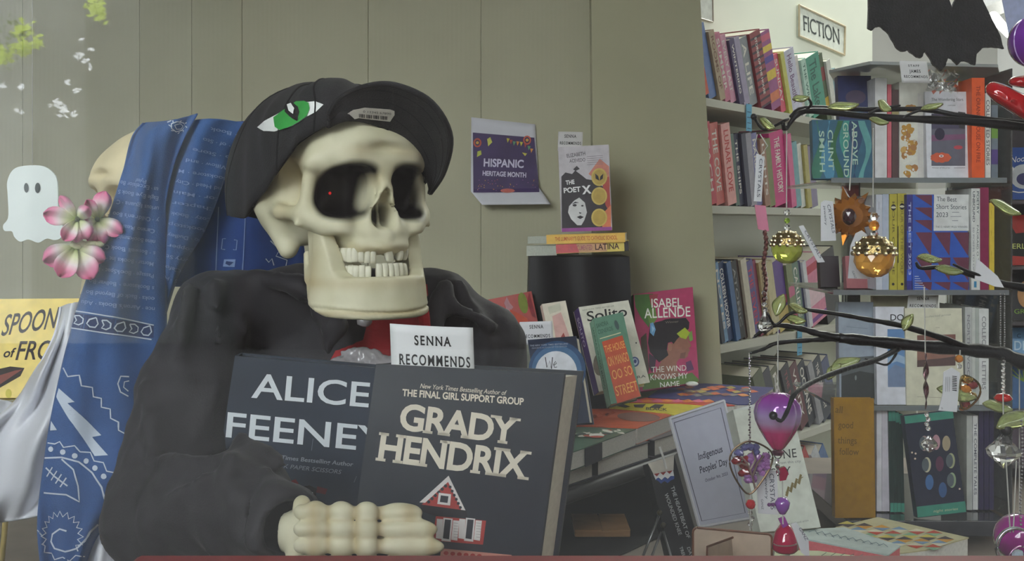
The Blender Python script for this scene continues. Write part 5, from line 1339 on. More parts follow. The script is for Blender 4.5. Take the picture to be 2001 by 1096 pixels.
for s in (.165, .215):
    mb = MB(); mb.add(bbox(s, s+.008, .226, .2358, ZS[0], 1.15), BF); mb.build('shelf_standard', M(170, 172, 168, .35, metal=.3), bc_)
    mb = MB()
    for i in range(30): mb.add(bbox(s+.0025, s+.0055, .2245, .2262, ZS[0]+.03+i*.025, ZS[0]+.038+i*.025), BF)
    o = mb.build('slots', M(70, 72, 70), bc_); o['kind'] = 'stuff'
# loose blue reader tags hanging from shelf edges
for px_, py_, sh in ((1456, 205, 0), (1556, 645, 2)):
    a = bhit(px_, py_); mb = MB(); s0 = (a-BA).dot(BD)
    mb.add(bbox(s0, s0+.035, -.004, -.003, ZS[sh]-.075, ZS[sh]+.004), BF)
    r0 = thing('shelf_tag', 'light blue printed strip on the %s shelf edge of the bookcase' % ('top' if sh == 0 else 'third'), 'tag', bp(s0, ZS[sh]-.07, 0)); mb.build('paper', M(96, 168, 204, .6), r0)
    mb = MB(); 
    for i in range(4): mb.add(bbox(s0+.006, s0+.028, -.0047, -.0042, ZS[sh]-.02-i*.016, ZS[sh]-.018-i*.016), BF)
    mb.build('printed_lines', M(40, 80, 110), r0)
# signs on the back panel
def pan(px_, py_, d): return bhit(px_, py_, d)
sg = thing('wall_sign', 'white framed sign reading FICTION above the top shelf books', 'sign', pan(1600, 60, .235))
c4 = [pan(1560, 10, .231), pan(1650, 52, .231), pan(1649, 108, .231), pan(1560, 70, .231)]
mb = MB(); mb.poly(c4, 0, .004, -BN*1.0); mb.build('plate', M(232, 238, 230, .4), sg)
for a, b in zip(c4, c4[1:]+c4[:1]):
    mb = MB(); mb.tube([a+BN*.003, b+BN*.003], .004, 6); mb.build('frame_rail', M(196, 180, 150, .4), sg)
pr = Print(plane=(pan(1600, 60, .231), BN), off=.001); pr.text('FICTION', (1570, 59), (1641, 87), 30, M(50, 60, 62), .0, 0, .95, .03, up=(-.05, -1)); pr.build('lettering', sg)
sg = thing('wall_sign', 'partly hidden framed card at the pillar end of the bookcase', 'sign', pan(1375, 20, .235))
c4 = [pan(1340, -30, .231), pan(1392, -30, .231), pan(1393, 43, .231), pan(1340, 28, .231)]; mb = MB(); mb.poly(c4, 0, .005, -BN); mb.build('plate', M(206, 212, 206, .25), sg)
mb = MB()
for a, b in zip(c4, c4[1:]+c4[:1]): mb.tube([a, b], .003, 6)
mb.build('frame', M(150, 140, 124, .3), sg)

def shelf_row(zi, items, end, group, where, dep=.012):
    z = ZS[zi]+.0006; ang = []
    def onz(px_, d0):
        # point at depth d0 on the shelf whose column is px_
        k = (px_-CX)/F; p0 = bp(0, z, d0); s = (k*p0.y-p0.x)/(BD.x-k*BD.y); return p0+BD*s
    for it in items:
        a = onz(it[0], dep); t = hitplane(it[1], it[2], bp(0, 0, dep), BN); ang.append((t-a).dot(BD)/(t.z-a.z))
    ang = sorted(ang); la = ang[len(ang)//2]
    for i, it in enumerate(items):
        bl, tx, ty, col, desc = it[:5]; br = items[i+1][0] if i+1 < len(items) else end
        d0 = dep+.004*((i*7) % 3)
        a, b = onz(bl, dep), onz(br, dep); t = hitplane(tx, ty, bp(0, 0, dep), BN)
        a = a+(b-a)*.02; b = b-(b-a)*.03
        t = a+(Vector((0, 0, 1))+BD*la)*(t.z-a.z); sh_ = BN*(dep-d0); a, b, t = a+sh_, b+sh_, t+sh_
        ord_ = ['first', 'second', 'third', 'fourth', 'fifth', 'sixth', 'seventh', 'eighth', 'ninth', 'tenth', 'eleventh', 'twelfth', 'thirteenth', 'fourteenth', 'fifteenth', 'sixteenth', 'seventeenth', 'eighteenth', 'nineteenth', 'twentieth'][i]
        spine_book('%s, %s from the pillar on the %s fiction shelf' % (desc, ord_, where), a, b, t, .15, M(*col, .45), group, name_text=it[5] if len(it) > 5 else None, ink=it[6] if len(it) > 6 else None,
                   tsize=it[7] if len(it) > 7 else 45, band=it[8] if len(it) > 8 else None)
W_ = M(226, 220, 214)
shelf_row(0, [(1352, 1335, 100, (120, 170, 200), 'pale blue spine', 'STORIES'), (1372, 1358, 56, (206, 84, 60), 'vermilion spine', 'A GOOD YEAR FOR', W_), (1391, 1374, 52, (104, 132, 190), 'periwinkle blue spine'), (1408, 1391, 64, (176, 156, 130), 'sandy spine', 'ROOMS OF', M(120, 80, 60)),
    (1420, 1403, 69, (196, 110, 140), 'rose spine', 'SUMMER', W_), (1433, 1415, 72, (208, 150, 176), 'pale pink spine', 'EVERY LAST', W_), (1446, 1429, 80, (64, 50, 96), 'deep purple spine', 'WINTERING', W_, 35), (1457, 1438, 77, (160, 150, 180), 'lavender spine', None),
    (1470, 1449, 77, (140, 146, 152), 'grey spine', 'A LIFE'), (1488, 1462, 66, (140, 46, 56), 'wide dark red plaid spine', 'STORIES OF THE HOUSE', W_, 18, [(i*9, i*9+3, (60, 26, 50)) for i in range(11)]),
    (1511, 1481, 64, (150, 70, 130), 'pink spine with yellow and purple patches', None, None, 40, [(10, 22, (214, 120, 80)), (38, 50, (220, 190, 70)), (60, 68, (80, 60, 150)), (74, 82, (224, 196, 80)), (88, 96, (200, 90, 120))]),
    (1532, 1513, 108, (220, 90, 120), 'hot pink spine', 'SUNDAY'), (1543, 1524, 104, (190, 190, 90), 'yellow-green spine', None), (1551, 1530, 102, (196, 196, 216), 'wide lilac spine with script', 'Hello Beautiful', M(120, 90, 130), 40),
    (1574, 1553, 110, (214, 210, 206), 'off-white spine', None), (1582, 1562, 117, (176, 210, 196), 'mint spine', 'THE WREN', M(70, 110, 100)), (1592, 1568, 114, (52, 146, 122), 'wide sea-green spine', 'The Lake', M(30, 90, 80), 50),
    (1622, 1600, 106, (74, 90, 60), 'dark green spine with gold', None, None, 40, [(20, 35, (200, 170, 60)), (60, 80, (130, 50, 50))]), (1631, 1614, 120, (206, 208, 200), 'white spine', None), (1640, 1624, 138, (110, 150, 160), 'grey-blue spine', None)],
    1650, 'spines on the top fiction shelf', 'top')
shelf_row(1, [(1378, 1376, 250, (180, 50, 66), 'crimson spine', None), (1390, 1381, 241, (196, 66, 84), 'red spine', 'BEACH', W_, 40), (1405, 1396, 243, (206, 110, 106), 'salmon spine', 'THE COVE', W_, 50), (1423, 1412, 244, (222, 160, 156), 'pale pink spine', 'LUNAR LOVE', M(190, 60, 60), 50),
    (1441, 1426, 262, (80, 106, 96), 'dark green spine', None), (1449, 1436, 263, (40, 44, 74), 'navy spine', 'THE SHIPS', W_, 35), (1461, 1448, 262, (60, 60, 84), 'ink blue spine', None), (1470, 1458, 262, (150, 146, 160), 'grey spine', None), (1483, 1471, 262, (120, 120, 170), 'lavender blue spine', 'HARBOUR', W_, 40),
    (1496, 1484, 272, (150, 110, 90), 'brown spine', 'LIGHTS', W_, 40), (1507, 1492, 272, (120, 124, 76), 'olive spine', None), (1519, 1496, 259, (196, 40, 120), 'broad magenta spine', 'THE FAMILY HISTORY', W_, 35),
    (1548, 1527, 262, (206, 90, 140), 'rose pink spine', None), (1558, 1539, 278, (110, 160, 170), 'teal spine', None), (1570, 1553, 281, (210, 212, 206), 'white spine', None), (1580, 1565, 284, (170, 160, 90), 'mustard spine', None), (1588, 1574, 287, (130, 120, 150), 'muted purple spine', None)],
    1602, 'spines on the second fiction shelf', 'second')
shelf_row(2, [(1411, 1401, 519, (40, 50, 70), 'slate spine', None), (1418, 1407, 516, (110, 150, 190), 'light blue spine', 'NOTES'), (1427, 1413, 516, (44, 66, 110), 'dark blue spine with white capitals', 'COLLEEN HOOVER', WHT, 50), (1440, 1424, 514, (60, 100, 150), 'mid blue spine', None), (1449, 1432, 514, (26, 28, 34), 'black spine', 'ATOMIC', M(150, 150, 150), 40),
    (1461, 1443, 510, (70, 46, 40), 'dark brown spine', None), (1467, 1449, 509, (206, 198, 180), 'cream spine', None), (1478, 1459, 514, (84, 74, 140), 'indigo spine', 'THE SEVEN', M(200, 60, 90), 50), (1492, 1473, 512, (150, 70, 96), 'wine red spine', None), (1500, 1481, 514, (176, 156, 110), 'tan spine', 'MEADOWS', M(110, 90, 60)),
    (1513, 1492, 518, (200, 190, 150), 'wide cream and gold spine', None), (1529, 1502, 516, (90, 56, 140), 'broad violet spine with yellow', None, None, 40, [(0, 30, (200, 180, 110)), (34, 46, (180, 60, 110))]), (1551, 1527, 519, (120, 130, 90), 'olive spine with pink shapes', None, None, 40, [(10, 24, (170, 60, 100)), (50, 66, (196, 110, 140))]),
    (1563, 1541, 517, (90, 120, 104), 'grey-green spine', 'CARLISLE'), (1577, 1556, 514, (40, 50, 90), 'thin navy spine', None), (1583, 1562, 513, (200, 200, 206), 'silver-white spine', None), (1590, 1568, 514, (206, 120, 150), 'broad pink floral spine', None, None, 40, [(5, 12, (120, 60, 140)), (30, 60, (220, 190, 200)), (80, 92, (180, 60, 80))]), (1622, 1592, 500, (24, 22, 28), 'broad black spine', None)],
    1650, 'spines on the third fiction shelf', 'third')
shelf_row(3, [(1500, 1482, 735, (90, 96, 70), 'moss green spine', None), (1520, 1500, 730, (60, 60, 70), 'charcoal spine', None), (1536, 1512, 728, (110, 110, 90), 'khaki spine', 'FIELD'), (1552, 1526, 724, (40, 36, 44), 'blackish spine', 'THE NIGHT', M(150, 80, 90), 30), (1569, 1543, 722, (96, 40, 50), 'maroon spine', 'VERITY', W_, 30),
    (1586, 1558, 719, (36, 40, 54), 'near-black blue spine', 'OCEANS'), (1602, 1574, 716, (150, 150, 156), 'silver grey spine', None), (1612, 1586, 712, (34, 44, 60), 'dark spine', 'THE LONG WAY', W_, 30), (1630, 1604, 712, (70, 80, 120), 'dusty blue spine', None)],
    1646, 'spines on the fourth fiction shelf', 'fourth')
shelf_row(4, [(1590, 1545, 900, (206, 206, 200), 'white leaning spine', None), (1604, 1556, 895, (110, 140, 190), 'blue leaning spine', None), (1618, 1568, 892, (190, 80, 80), 'red leaning spine', None), (1632, 1584, 890, (196, 200, 206), 'pale leaning spine', None), (1646, 1600, 888, (90, 120, 170), 'steel blue leaning spine', None)],
    1660, 'spines on the lowest fiction shelf', 'lowest')
# ================================================================ clear acrylic rack with books on four levels
YT = 2.20
ACR = clear('clear_acrylic', (.94, .97, .97), .05, .05)
ACE = M(112, 118, 120, .15, .05, coat=.8)
tw = thing('book_rack', 'clear acrylic revolving book rack with four levels of faced-out books', 'book rack', P(1790, 1040, YT))
LV = [(352, 1618, 1958), (569, 1622, 1962), (793, 1632, 1950), (1012, 1690, 1962)]
def slab(y, x0, x1, ya, yb, th, name, mat):
    z = P(0, y, ya).z; mb = MB(); mb.bevbox(P(x0, y, ya).x, P(x1, y, ya).x, ya-.02, yb, z-th, z, .0015); return mb.build(name, mat, tw)
for y, x0, x1 in LV[:3]: 
    slab(y, x0, x1, YT-.03, YT+.30, .006, 'shelf_plate', ACR)
    z = P(0, y, YT-.03).z; mb = MB(); mb.box(P(x0, y, YT-.03).x, P(x1, y, YT-.03).x, YT-.052, YT-.050, z-.006, z+.004); mb.build('plate_lip', ACE, tw)
slab(1012, 1650, 1962, YT-.08, YT+.30, .030, 'base_plate', M(52, 54, 60, .2, .1, coat=.5))
mb = MB(); z = P(0, 1012, YT-.08).z-.0305; mb.bevbox(P(1700, 0, YT).x, P(1945, 0, YT).x, YT-.02, YT+.28, z-.016, z, .001); mb.build('wood_base', M(196, 136, 82, .5, .15, 6), tw)
mb = MB(); mb.bevbox(P(1760, 0, YT).x, P(1900, 0, YT).x, YT+.04, YT+.2, -.6195, z-.0165, .003); mb.build('pedestal', M(60, 46, 36, .5), tw)
# top plate seen from below and the upright panes
mb = MB(); zt_ = P(0, 140, YT).z; c = [P(1620, 0, YT+.02), P(1700, 0, YT-.10), P(1950, 0, YT-.06), P(1962, 0, YT+.3), P(1640, 0, YT+.3)]
mb.poly([Vector((p.x, p.y, zt_)) for p in c], 0, .006, (0, 0, 1)); mb.build('top_plate', clear('acrylic_top', (.80, .84, .84), .06, .35), tw)
for x, ya, yb, y0, y1 in ((1726, YT+.15, YT+.28, 140, 1010), (1957, YT-.045, YT+.28, 140, 1010)):
    a = P(x, y0, YT); b = P(x, y1, YT); mb = MB(); mb.box(a.x-.0015, a.x+.0015, ya, yb, b.z, a.z); mb.build('side_pane', ACR, tw)
def ysn(y, Y):
    for ly, _, _ in LV:
        if abs(y-ly) < 10+4*(ly > 1000): return HY-((HY-ly)/F*(YT-.03 if ly < 1000 else YT-.08)+.0024)*F/Y
    return y
def FB(label, x0, x1, y0, y1, Y, t, col, tilt=0.012, grp=None, spine=None, dx=0, **kw):
    y1 = ysn(y1, Y); return face_book('faced_book', label, (x0, y1, Y), (x1, y1, Y+.001), (x0+dx, y0, Y+tilt), t, col, group=grp, spine=spine, **kw)
def SB(label, x0, x1, y0, y1, Y, col, grp, text=None, ink=None, ts=45, band=None, dx=0, hard=True, depth=.13):
    y1 = ysn(y1, Y); y0 = max(y0, 152); y0 = 803 if 785 < y0 < 803 else y0; return spine_book(label, P(x0, y1, Y), P(x1, y1, Y), P(x0+dx, y0, Y+.001), depth, M(*col, .45), grp, name='rack_book', name_text=text, ink=ink, tsize=ts, band=band, hard=hard)
g1, g2, g3, g4 = ('books on the %s level of the acrylic rack' % w for w in ('top', 'second', 'third', 'lowest'))
# ---- level 1
b = FB('blue and green wave-patterned book lying on its side, lettering running down', 1590, 1706, 234, 352, YT-.03, .02, (44, 92, 116), grp=g1)
pr = Print(plane=b.plane)
for i, c in enumerate(((50, 110, 90), (70, 130, 160), (40, 96, 60), (60, 140, 130), (36, 66, 100), (90, 150, 150))):
    x = 1594+i*18; pr.poly([(x+8*math.sin(k*.5+i)+(0 if k < 12 else 11), 236+(k if k < 12 else 23-k)*10.2) for k in range(24)], M(*c), 1+i*.2)
LG = M(170, 200, 180)
for t_, x, y0, y1 in (('ABOVE', 1664, 237, 322), ('GROUND', 1647, 240, 346), ('CLINT', 1617, 254, 333), ('SMITH', 1600, 256, 336)): pr.text(t_, (x, y0), (x+2, y1), 10, LG, .01, off=4, up=(1, 0))
pr.build('cover_print', b.o)
b = FB('navy book with faint gold marks behind the wave-patterned book', 1640, 1706, 148, 235, YT+.02, .02, (46, 54, 96), grp=g1); 
pr = Print(plane=b.plane); pr.ellipse(1672, 190, 20, 14, M(84, 74, 96), 1, n=16); pr.ellipse(1668, 215, 26, 6, M(60, 90, 110), 1, n=16); pr.build('cover_print', b.o)
SB('broad white spine beside the navy book', 1710, 1733, 142, 350, YT-.02, (206, 206, 206), g1)
SB('thin red and white spine next to the broad white one', 1734, 1742, 165, 350, YT-.02, (196, 90, 96), g1, band=[(0, 100, (200, 100, 110))])
SB('brown spine with a clipped paper corner', 1743, 1756, 175, 350, YT-.02, (84, 62, 62), g1, band=[(70, 78, (170, 160, 110))])
b = FB('cream book splashed with gold ochre, pages facing left of the white one', 1757, 1812, 160, 349, YT-.012, .05, (214, 214, 204), tilt=0, grp=g1)
pr = Print(plane=b.plane)
for x0, x1, y0, y1, n in ((1758, 1790, 205, 225, 5), (1758, 1790, 245, 348, 26)):
    for i in range(n): pr.ellipse(random.uniform(x0+4, x1-3), random.uniform(y0, y1-5), random.uniform(4, 9), random.uniform(4, 8), M(*random.choice([(186, 140, 60), (200, 160, 90), (170, 120, 70)])), 1+i*.05, rot=random.uniform(0, 3), n=8)
for i in range(34): pr.ellipse(random.uniform(1762, 1789), random.uniform(255, 345), random.uniform(1, 3), random.uniform(1, 3), M(220, 218, 206), 3, n=6)
for i in range(6): pr.line([(1794+i*3, 182+i), (1794+i*3, 346)], .8, M(190, 180, 190), 3.5)
pr.build('cover_print', b.o)
FB('white book standing behind the gallery-photo book', 1800, 1870, 160, 348, YT+.0, .012, (212, 214, 210), grp=g1)
FB('yellow card-covered book at the back of the top level', 1838, 1886, 158, 350, YT+.06, .012, (206, 186, 40), grp=g1)
b = FB('white book with a grey photograph and an orange flower on the cover', 1812, 1894, 179, 346, YT-.03, .016, (212, 214, 220), grp=g1, spine=(200, 200, 206))
pr = Print(plane=b.plane); pr.poly([(1820, 250), (1886, 250), (1886, 324), (1820, 324)], M(96, 96, 110), 1); pr.poly([(1820, 222), (1886, 220), (1886, 252), (1820, 252)], M(70, 66, 90), 1)
pr.poly([(1872, 218), (1886, 220), (1885, 252), (1874, 250)], M(56, 56, 62), 2); pr.poly([(1820, 264), (1886, 262), (1886, 272), (1820, 276)], M(120, 80, 110), 2); pr.ellipse(1836, 262, 10, 12, M(40, 36, 60), 2.3, n=12)
for i in range(9): pr.ellipse(1838+14*math.cos(i*.7), 308+6*math.sin(i*.7), 7, 4.5, M(206, 92, 60), 3, n=8)
pr.ellipse(1838, 308, 15, 8, M(206, 92, 60), 3.2, n=14); pr.ellipse(1839, 305, 4.5, 2.4, WHT, 4, n=10); pr.ellipse(1839, 305, 2.8, 1.3, M(90, 60, 60), 4.5, n=8); pr.ellipse(1872, 288, 9, 4, M(180, 70, 80), 3, n=10)
pr.text('The Wondering Stars', (1820, 197), (1882, 197), 5.5, M(60, 64, 70), .0, 0, 1, .02); pr.text('a novel in poems', (1852, 207), (1867, 207), 3, M(90, 90, 96)); pr.text('Winner of the prize', (1821, 329), (1856, 329), 2.4, M(70, 70, 76)); pr.line([(1864, 328), (1886, 328)], .8, M(90, 90, 96), 1); pr.build('cover_print', b.o)
SB('tall orange spine with brown lettering', 1899, 1924, 150, 346, YT-.045, (226, 92, 40), g1, 'THE ORANGE HOUSE ON FIRE', M(150, 50, 24), 30)
SB('white spine with fine print right of the orange one', 1925, 1936, 182, 346, YT-.03, (214, 216, 210), g1, 'COLLECTED STORIES', M(110, 110, 110), 60)
SB('spine striped purple and green at the outer end', 1937, 1950, 205, 347, YT-.02, (110, 120, 130), g1, band=[(20, 40, (80, 60, 120)), (55, 75, (110, 150, 60))])
card('shelf_card', 'printed recommendation card on top of the ochre-splashed book', (1757, 119), (1811, 120), (1762, 158), YT-.125, [('STAFF', .3, .7, .28, 4), ('JAMES', .32, .72, .58, 6), ('RECOMMENDS', .1, .95, .84, 5)], .002, (206, 206, 206), serif=.02, drop=.1)
card('shelf_card', 'white card fold under the third-level plate above the cream book', (1775, 576), (1834, 577), (1772, 604), YT-.02, [('SENNA', .3, .7, .34, 6), ('RECOMMENDS', .08, .94, .84, 5.5)], .002, (206, 208, 206), serif=.02, drop=.1)
# ---- level 2
FB('red-edged black cover seen through the acrylic at the left', 1604, 1642, 500, 562, YT+.08, .02, (40, 30, 36), grp=g2)
FB('dusty pink cover low behind the amber acorn ornament', 1655, 1712, 500, 566, YT+.03, .02, (150, 88, 92), grp=g2)
SB('pale grey spine with dashes', 1712, 1724, 380, 567, YT-.02, (186, 190, 200), g2, '- - - - -', INK, 20)
SB('grey-white spine between the dashed and olive-yellow ones', 1724.5, 1737, 379, 567, YT-.02, (170, 178, 196), g2)
YG = (176, 164, 60)
b = SB('olive-yellow spine with a black bar, first of two', 1738.5, 1753, 379, 568, YT-.025, YG, g2, 'HOUR OF THE', M(110, 100, 40), 30)
pr = Uv(b, 'spine'); pr.ellipse(50, 86, 34, 3.4, INK, 2, n=14); pr.ellipse(50, 86, 34, 1.2, M(200, 196, 170), 3, n=14); pr.ellipse(46, 6, 18, 1.4, INK, 2); pr.build('spine_mark', b.o)
b = SB('olive-yellow spine with a black bar, second of two', 1754, 1771, 378, 568, YT-.025, YG, g2, 'HOUR OF THE WOLF', M(130, 120, 50), 30)
pr = Uv(b, 'spine'); pr.ellipse(50, 86.5, 28, 3.4, INK, 2, n=14); pr.ellipse(50, 86.5, 28, 1.2, M(200, 196, 170), 3, n=14); pr.ellipse(50, 6, 16, 1.4, INK, 2); pr.poly([(0, 28), (9, 28), (9, 66), (0, 66)], INK, 2); pr.build('spine_mark', b.o)
b = FB('blue and maroon triangle-patterned anthology with a white title box', 1784, 1894, 380, 569, YT-.045, .028, (46, 84, 170), grp=g2, spine=(58, 50, 110))
pr = Print(plane=b.plane); MR = M(98, 44, 66); BL_ = M(46, 92, 190)
for r_i in range(3):
    y = 380+r_i*24.5
    for cx_ in range(3): x = 1785+cx_*36; pr.poly([(x+2, y+1), (x+36, y+1), (x+36, y+23)], MR, 1)
for r_i in range(2):
    y = 453+r_i*49
    for cx_ in range(3): x = 1785+cx_*36.3; pr.poly([(x+4, y+1), (x+36, y+1), (x+34, y+47)], MR, 1)
for cx_ in range(3): x = 1785+cx_*36.3; pr.poly([(x+3, 551), (x+36, 551), (x+34, 568)], MR, 1)
pr.poly([(1825, 380), (1893, 380), (1893, 451), (1824, 451)], M(206, 208, 206), 2)
TXI = M(70, 74, 84)
pr.text('The Best', (1830, 393), (1869, 394), 9, TXI, .0, 0, 1, .02, off=3); pr.text('Short Stories', (1829, 408), (1888, 409), 9, TXI, .0, 0, 1, .02, off=3); pr.text('2023', (1829, 424), (1852, 424), 9, TXI, .0, 0, 1, .02, off=3)
for i, (x0, x1) in enumerate(((1860, 1874), (1857, 1878), (1860, 1872))): pr.line([(x0, 415+i*8), (x1, 415+i*8)], 1.2, M(130, 134, 140), 3)
pr.text('THE O. HENRY PRIZE WINNERS', (1828, 445), (1890, 445), 3.5, TXI, .0, off=3)
for i in range(7): pr.line([(1787, 540+i*4.4), (1795+i*2.6, 540+i*4.4)], 1.1, M(190, 200, 220), 3)
pr.build('cover_print', b.o)
SB('dark blue spine of the triangle-patterned anthology set', 1772, 1783.5, 380, 569, YT-.04, (50, 50, 120), g2, 'THE BEST 2023', M(170, 180, 210), 40, band=[(10, 22, (46, 84, 180)), (50, 62, (46, 84, 180))])
b = SB('white spine with two columns of dark capitals', 1898, 1915, 368, 566, YT-.045, (204, 206, 202), g2)
pr = Uv(b, 'spine'); pr.text('POETRY', 3, 25, 62, 26, TXI, .01, vertical=1); pr.text('PADRAIG O TUAMA', 36, 88, 62, 22, TXI, .0, vertical=1); pr.text('UNBOUND', 3, 33, 16, 26, TXI, .01, vertical=1); pr.text('50 POEMS TO OPEN', 38, 88, 16, 20, M(130, 130, 140), .0, vertical=1); pr.poly([(30, 3), (60, 3), (60, 9), (30, 9)], M(60, 130, 170)); pr.build('spine_lettering', b.o)
SB('plum red spine beside the white two-column one', 1915.5, 1932, 366, 567, YT-.04, (130, 36, 74), g2)
SB('short yellow spine at the end of the second level', 1933, 1943, 396, 566, YT-.035, (206, 180, 60), g2, '. . . .', M(90, 80, 30), 20)
# ---- level 3
b = FB('misty grey-blue cover darkening to the ground, at the left of the third level', 1641, 1710, 590, 790, YT-.01, .02, (146, 156, 168), grp=g3)
pr = Print(plane=b.plane); pr.poly([(1644, 700), (1710, 695), (1710, 780), (1644, 778)], M(84, 90, 92), 1); pr.poly([(1644, 735), (1680, 725), (1710, 730), (1710, 780), (1644, 778)], M(48, 52, 52), 1.5); pr.line([(1654, 638), (1695, 642)], 1, M(120, 130, 140), 1); pr.ellipse(1672, 738, 2, 5, M(120, 130, 130), 2); pr.build('cover_print', b.o)
FB('cream book standing behind the white DO book', 1709, 1780, 578, 790, YT+.02, .014, (196, 190, 160), grp=g3)
b = FB('white book with a pale blue cloud picture and the letters DO', 1714, 1771, 599, 792, YT-.03, .014, (208, 210, 218), grp=g3)
pr = Print(plane=b.plane); pr.text('DO', (1740, 626), (1766, 626), 12, INK, .005, 0, 1, .03)
pr.poly([(1734, 643), (1769, 643), (1769, 756), (1735, 756)], M(96, 134, 180), 1); pr.poly([(1735, 725), (1748, 712), (1769, 720), (1769, 756), (1735, 756)], M(110, 128, 158), 2); pr.poly([(1735, 700), (1750, 690), (1769, 698), (1769, 712), (1752, 706), (1735, 712)], M(150, 174, 200), 2.4); pr.build('cover_print', b.o)
b = FB('cream book with a brown landscape picture', 1772, 1884, 602, 792, YT-.035, .02, (206, 204, 182), grp=g3)
pr = Print(plane=b.plane); pr.poly([(1792, 655), (1867, 653), (1867, 714), (1792, 717)], M(140, 100, 86), 1); pr.poly([(1792, 704), (1840, 700), (1867, 696), (1867, 714), (1792, 717)], M(84, 62, 60), 2); pr.poly([(1792, 655), (1867, 653), (1867, 672), (1792, 680)], M(120, 82, 74), 2); pr.ellipse(1830, 676, 2, 2, WHT, 3)
pr.text('collected prose', (1808, 621), (1858, 616), 4, M(150, 150, 140), 0, .2); pr.line([(1792, 775), (1866, 778)], .8, M(150, 146, 130), 1); pr.line([(1828, 640), (1836, 640)], .8, M(150, 146, 130), 1); pr.build('cover_print', b.o)
for i, (x0, x1, c, t_) in enumerate(((1886, 1899, (176, 178, 176), 'NORTH WOODS'), (1899.5, 1906, (190, 194, 188), None), (1906.5, 1913, (170, 176, 170), None), (1913.5, 1932, (206, 208, 206), 'COLLECTED LETTERS'))):
    SB('white spine, %s right of the cream landscape book' % ('first', 'second', 'third', 'widest and last')[i], x0, x1, 600+i, 790, YT-.03, c, g3, t_, M(130, 130, 134), 40)
for i, (x, c) in enumerate(((1868, (110, 96, 104)), (1890, (130, 60, 60)), (1910, (84, 100, 50)), (1928, (130, 130, 40)))):
    mb = MB(); a = P(x, 577, YT+.05); mb.bevbox(a.x, a.x+.02, a.y, a.y+.03, a.z-.022, a.z+.0, .001)
# ---- level 4
b = FB('mustard yellow display book with broken black words, lowest level', 1632, 1711, 778, 1008, YT-.088, .02, (150, 110, 22), grp=g4)
pr = Print(plane=b.plane)
for t_, x0, x1, y in (('all', 1632, 1646, 806), ('good', 1638, 1667, 836), ('things', 1637, 1674, 866), ('follow', 1640, 1678, 888)): pr.text(t_, (x0, y), (x1, y+1), 13, M(96, 72, 16), .0, 0, 1, .02)
pr.build('cover_print', b.o)
b.o.location = b.o.location
for i, (x0, x1, c) in enumerate(((1713, 1723, (206, 206, 212)), (1723.5, 1738, (190, 186, 196)))): SB('white spine, %s of two beside the mustard book' % ('first', 'second')[i], x0, x1, 792, 1000, YT-.04, c, g4)
for i in range(4): SB('dark green spine, %s of four leaning copies' % ('first', 'second', 'third', 'fourth')[i], 1740+i*7, 1746.6+i*7, 800+i*3, 1008-0, YT-.045, (26, 50, 46), g4, dx=-4, band=[(0, 9, (60, 140, 120)), (90, 100, (50, 120, 104))])
b = face_book('faced_book', 'dark green book with a ring of moons, leaning on its copies', (1793, 1012, YT-.094), (1888, 1001, YT-.092), (1767, 813, YT-.080), .02, (34, 40, 58), group=g4)
pr = Print(plane=b.plane); TG = M(52, 130, 112)
pr.poly([(1767, 813), (1862, 802), (1864, 817), (1769, 828)], TG, 1); pr.poly([(1791, 990), (1886, 979), (1888, 1000), (1793, 1011)], TG, 1); pr.text('night stories', (1824, 1001), (1872, 996), 5, M(150, 170, 140), .01, .2, off=2)
for x, y, c in ((1806, 866, (150, 130, 130)), (1829, 864, (170, 130, 140)), (1849, 866, (160, 146, 120)), (1858, 900, (150, 156, 120)), (1860, 938, (130, 150, 120)), (1842, 957, (50, 84, 130)), (1816, 942, (60, 100, 150)), (1811, 908, (180, 176, 150)), (1836, 906, (84, 44, 70))):
    pr.ellipse(x, y, 8, 15, M(*c), 2, n=18)
    if x < 1815 or x > 1855: pr.ellipse(x-3, y, 7, 13, M(80, 90, 96), 3, n=16)
for x, y in ((1782, 884), (1789, 886), (1788, 896), (1875, 955)): pr.ellipse(x, y, 2, 2, M(200, 180, 160), 2, n=8)
pr.build('cover_print', b.o)
SB('pale grey page-edge spine behind the moon book', 1889, 1900, 812, 1000, YT-.03, (170, 174, 168), g4)
SB('white spine with a small emblem near the right', 1901, 1911, 812, 996, YT-.03, (206, 208, 206), g4, 'THE COMPLETE TALES', M(100, 100, 110), 50)
for i in range(3): SB('very dark violet spine, %s of three at the right end' % ('first', 'middle', 'last')[i], 1913+i*10, 1922+i*10, 790+i*2, 996, YT-.03, (36, 30, 66), g4)
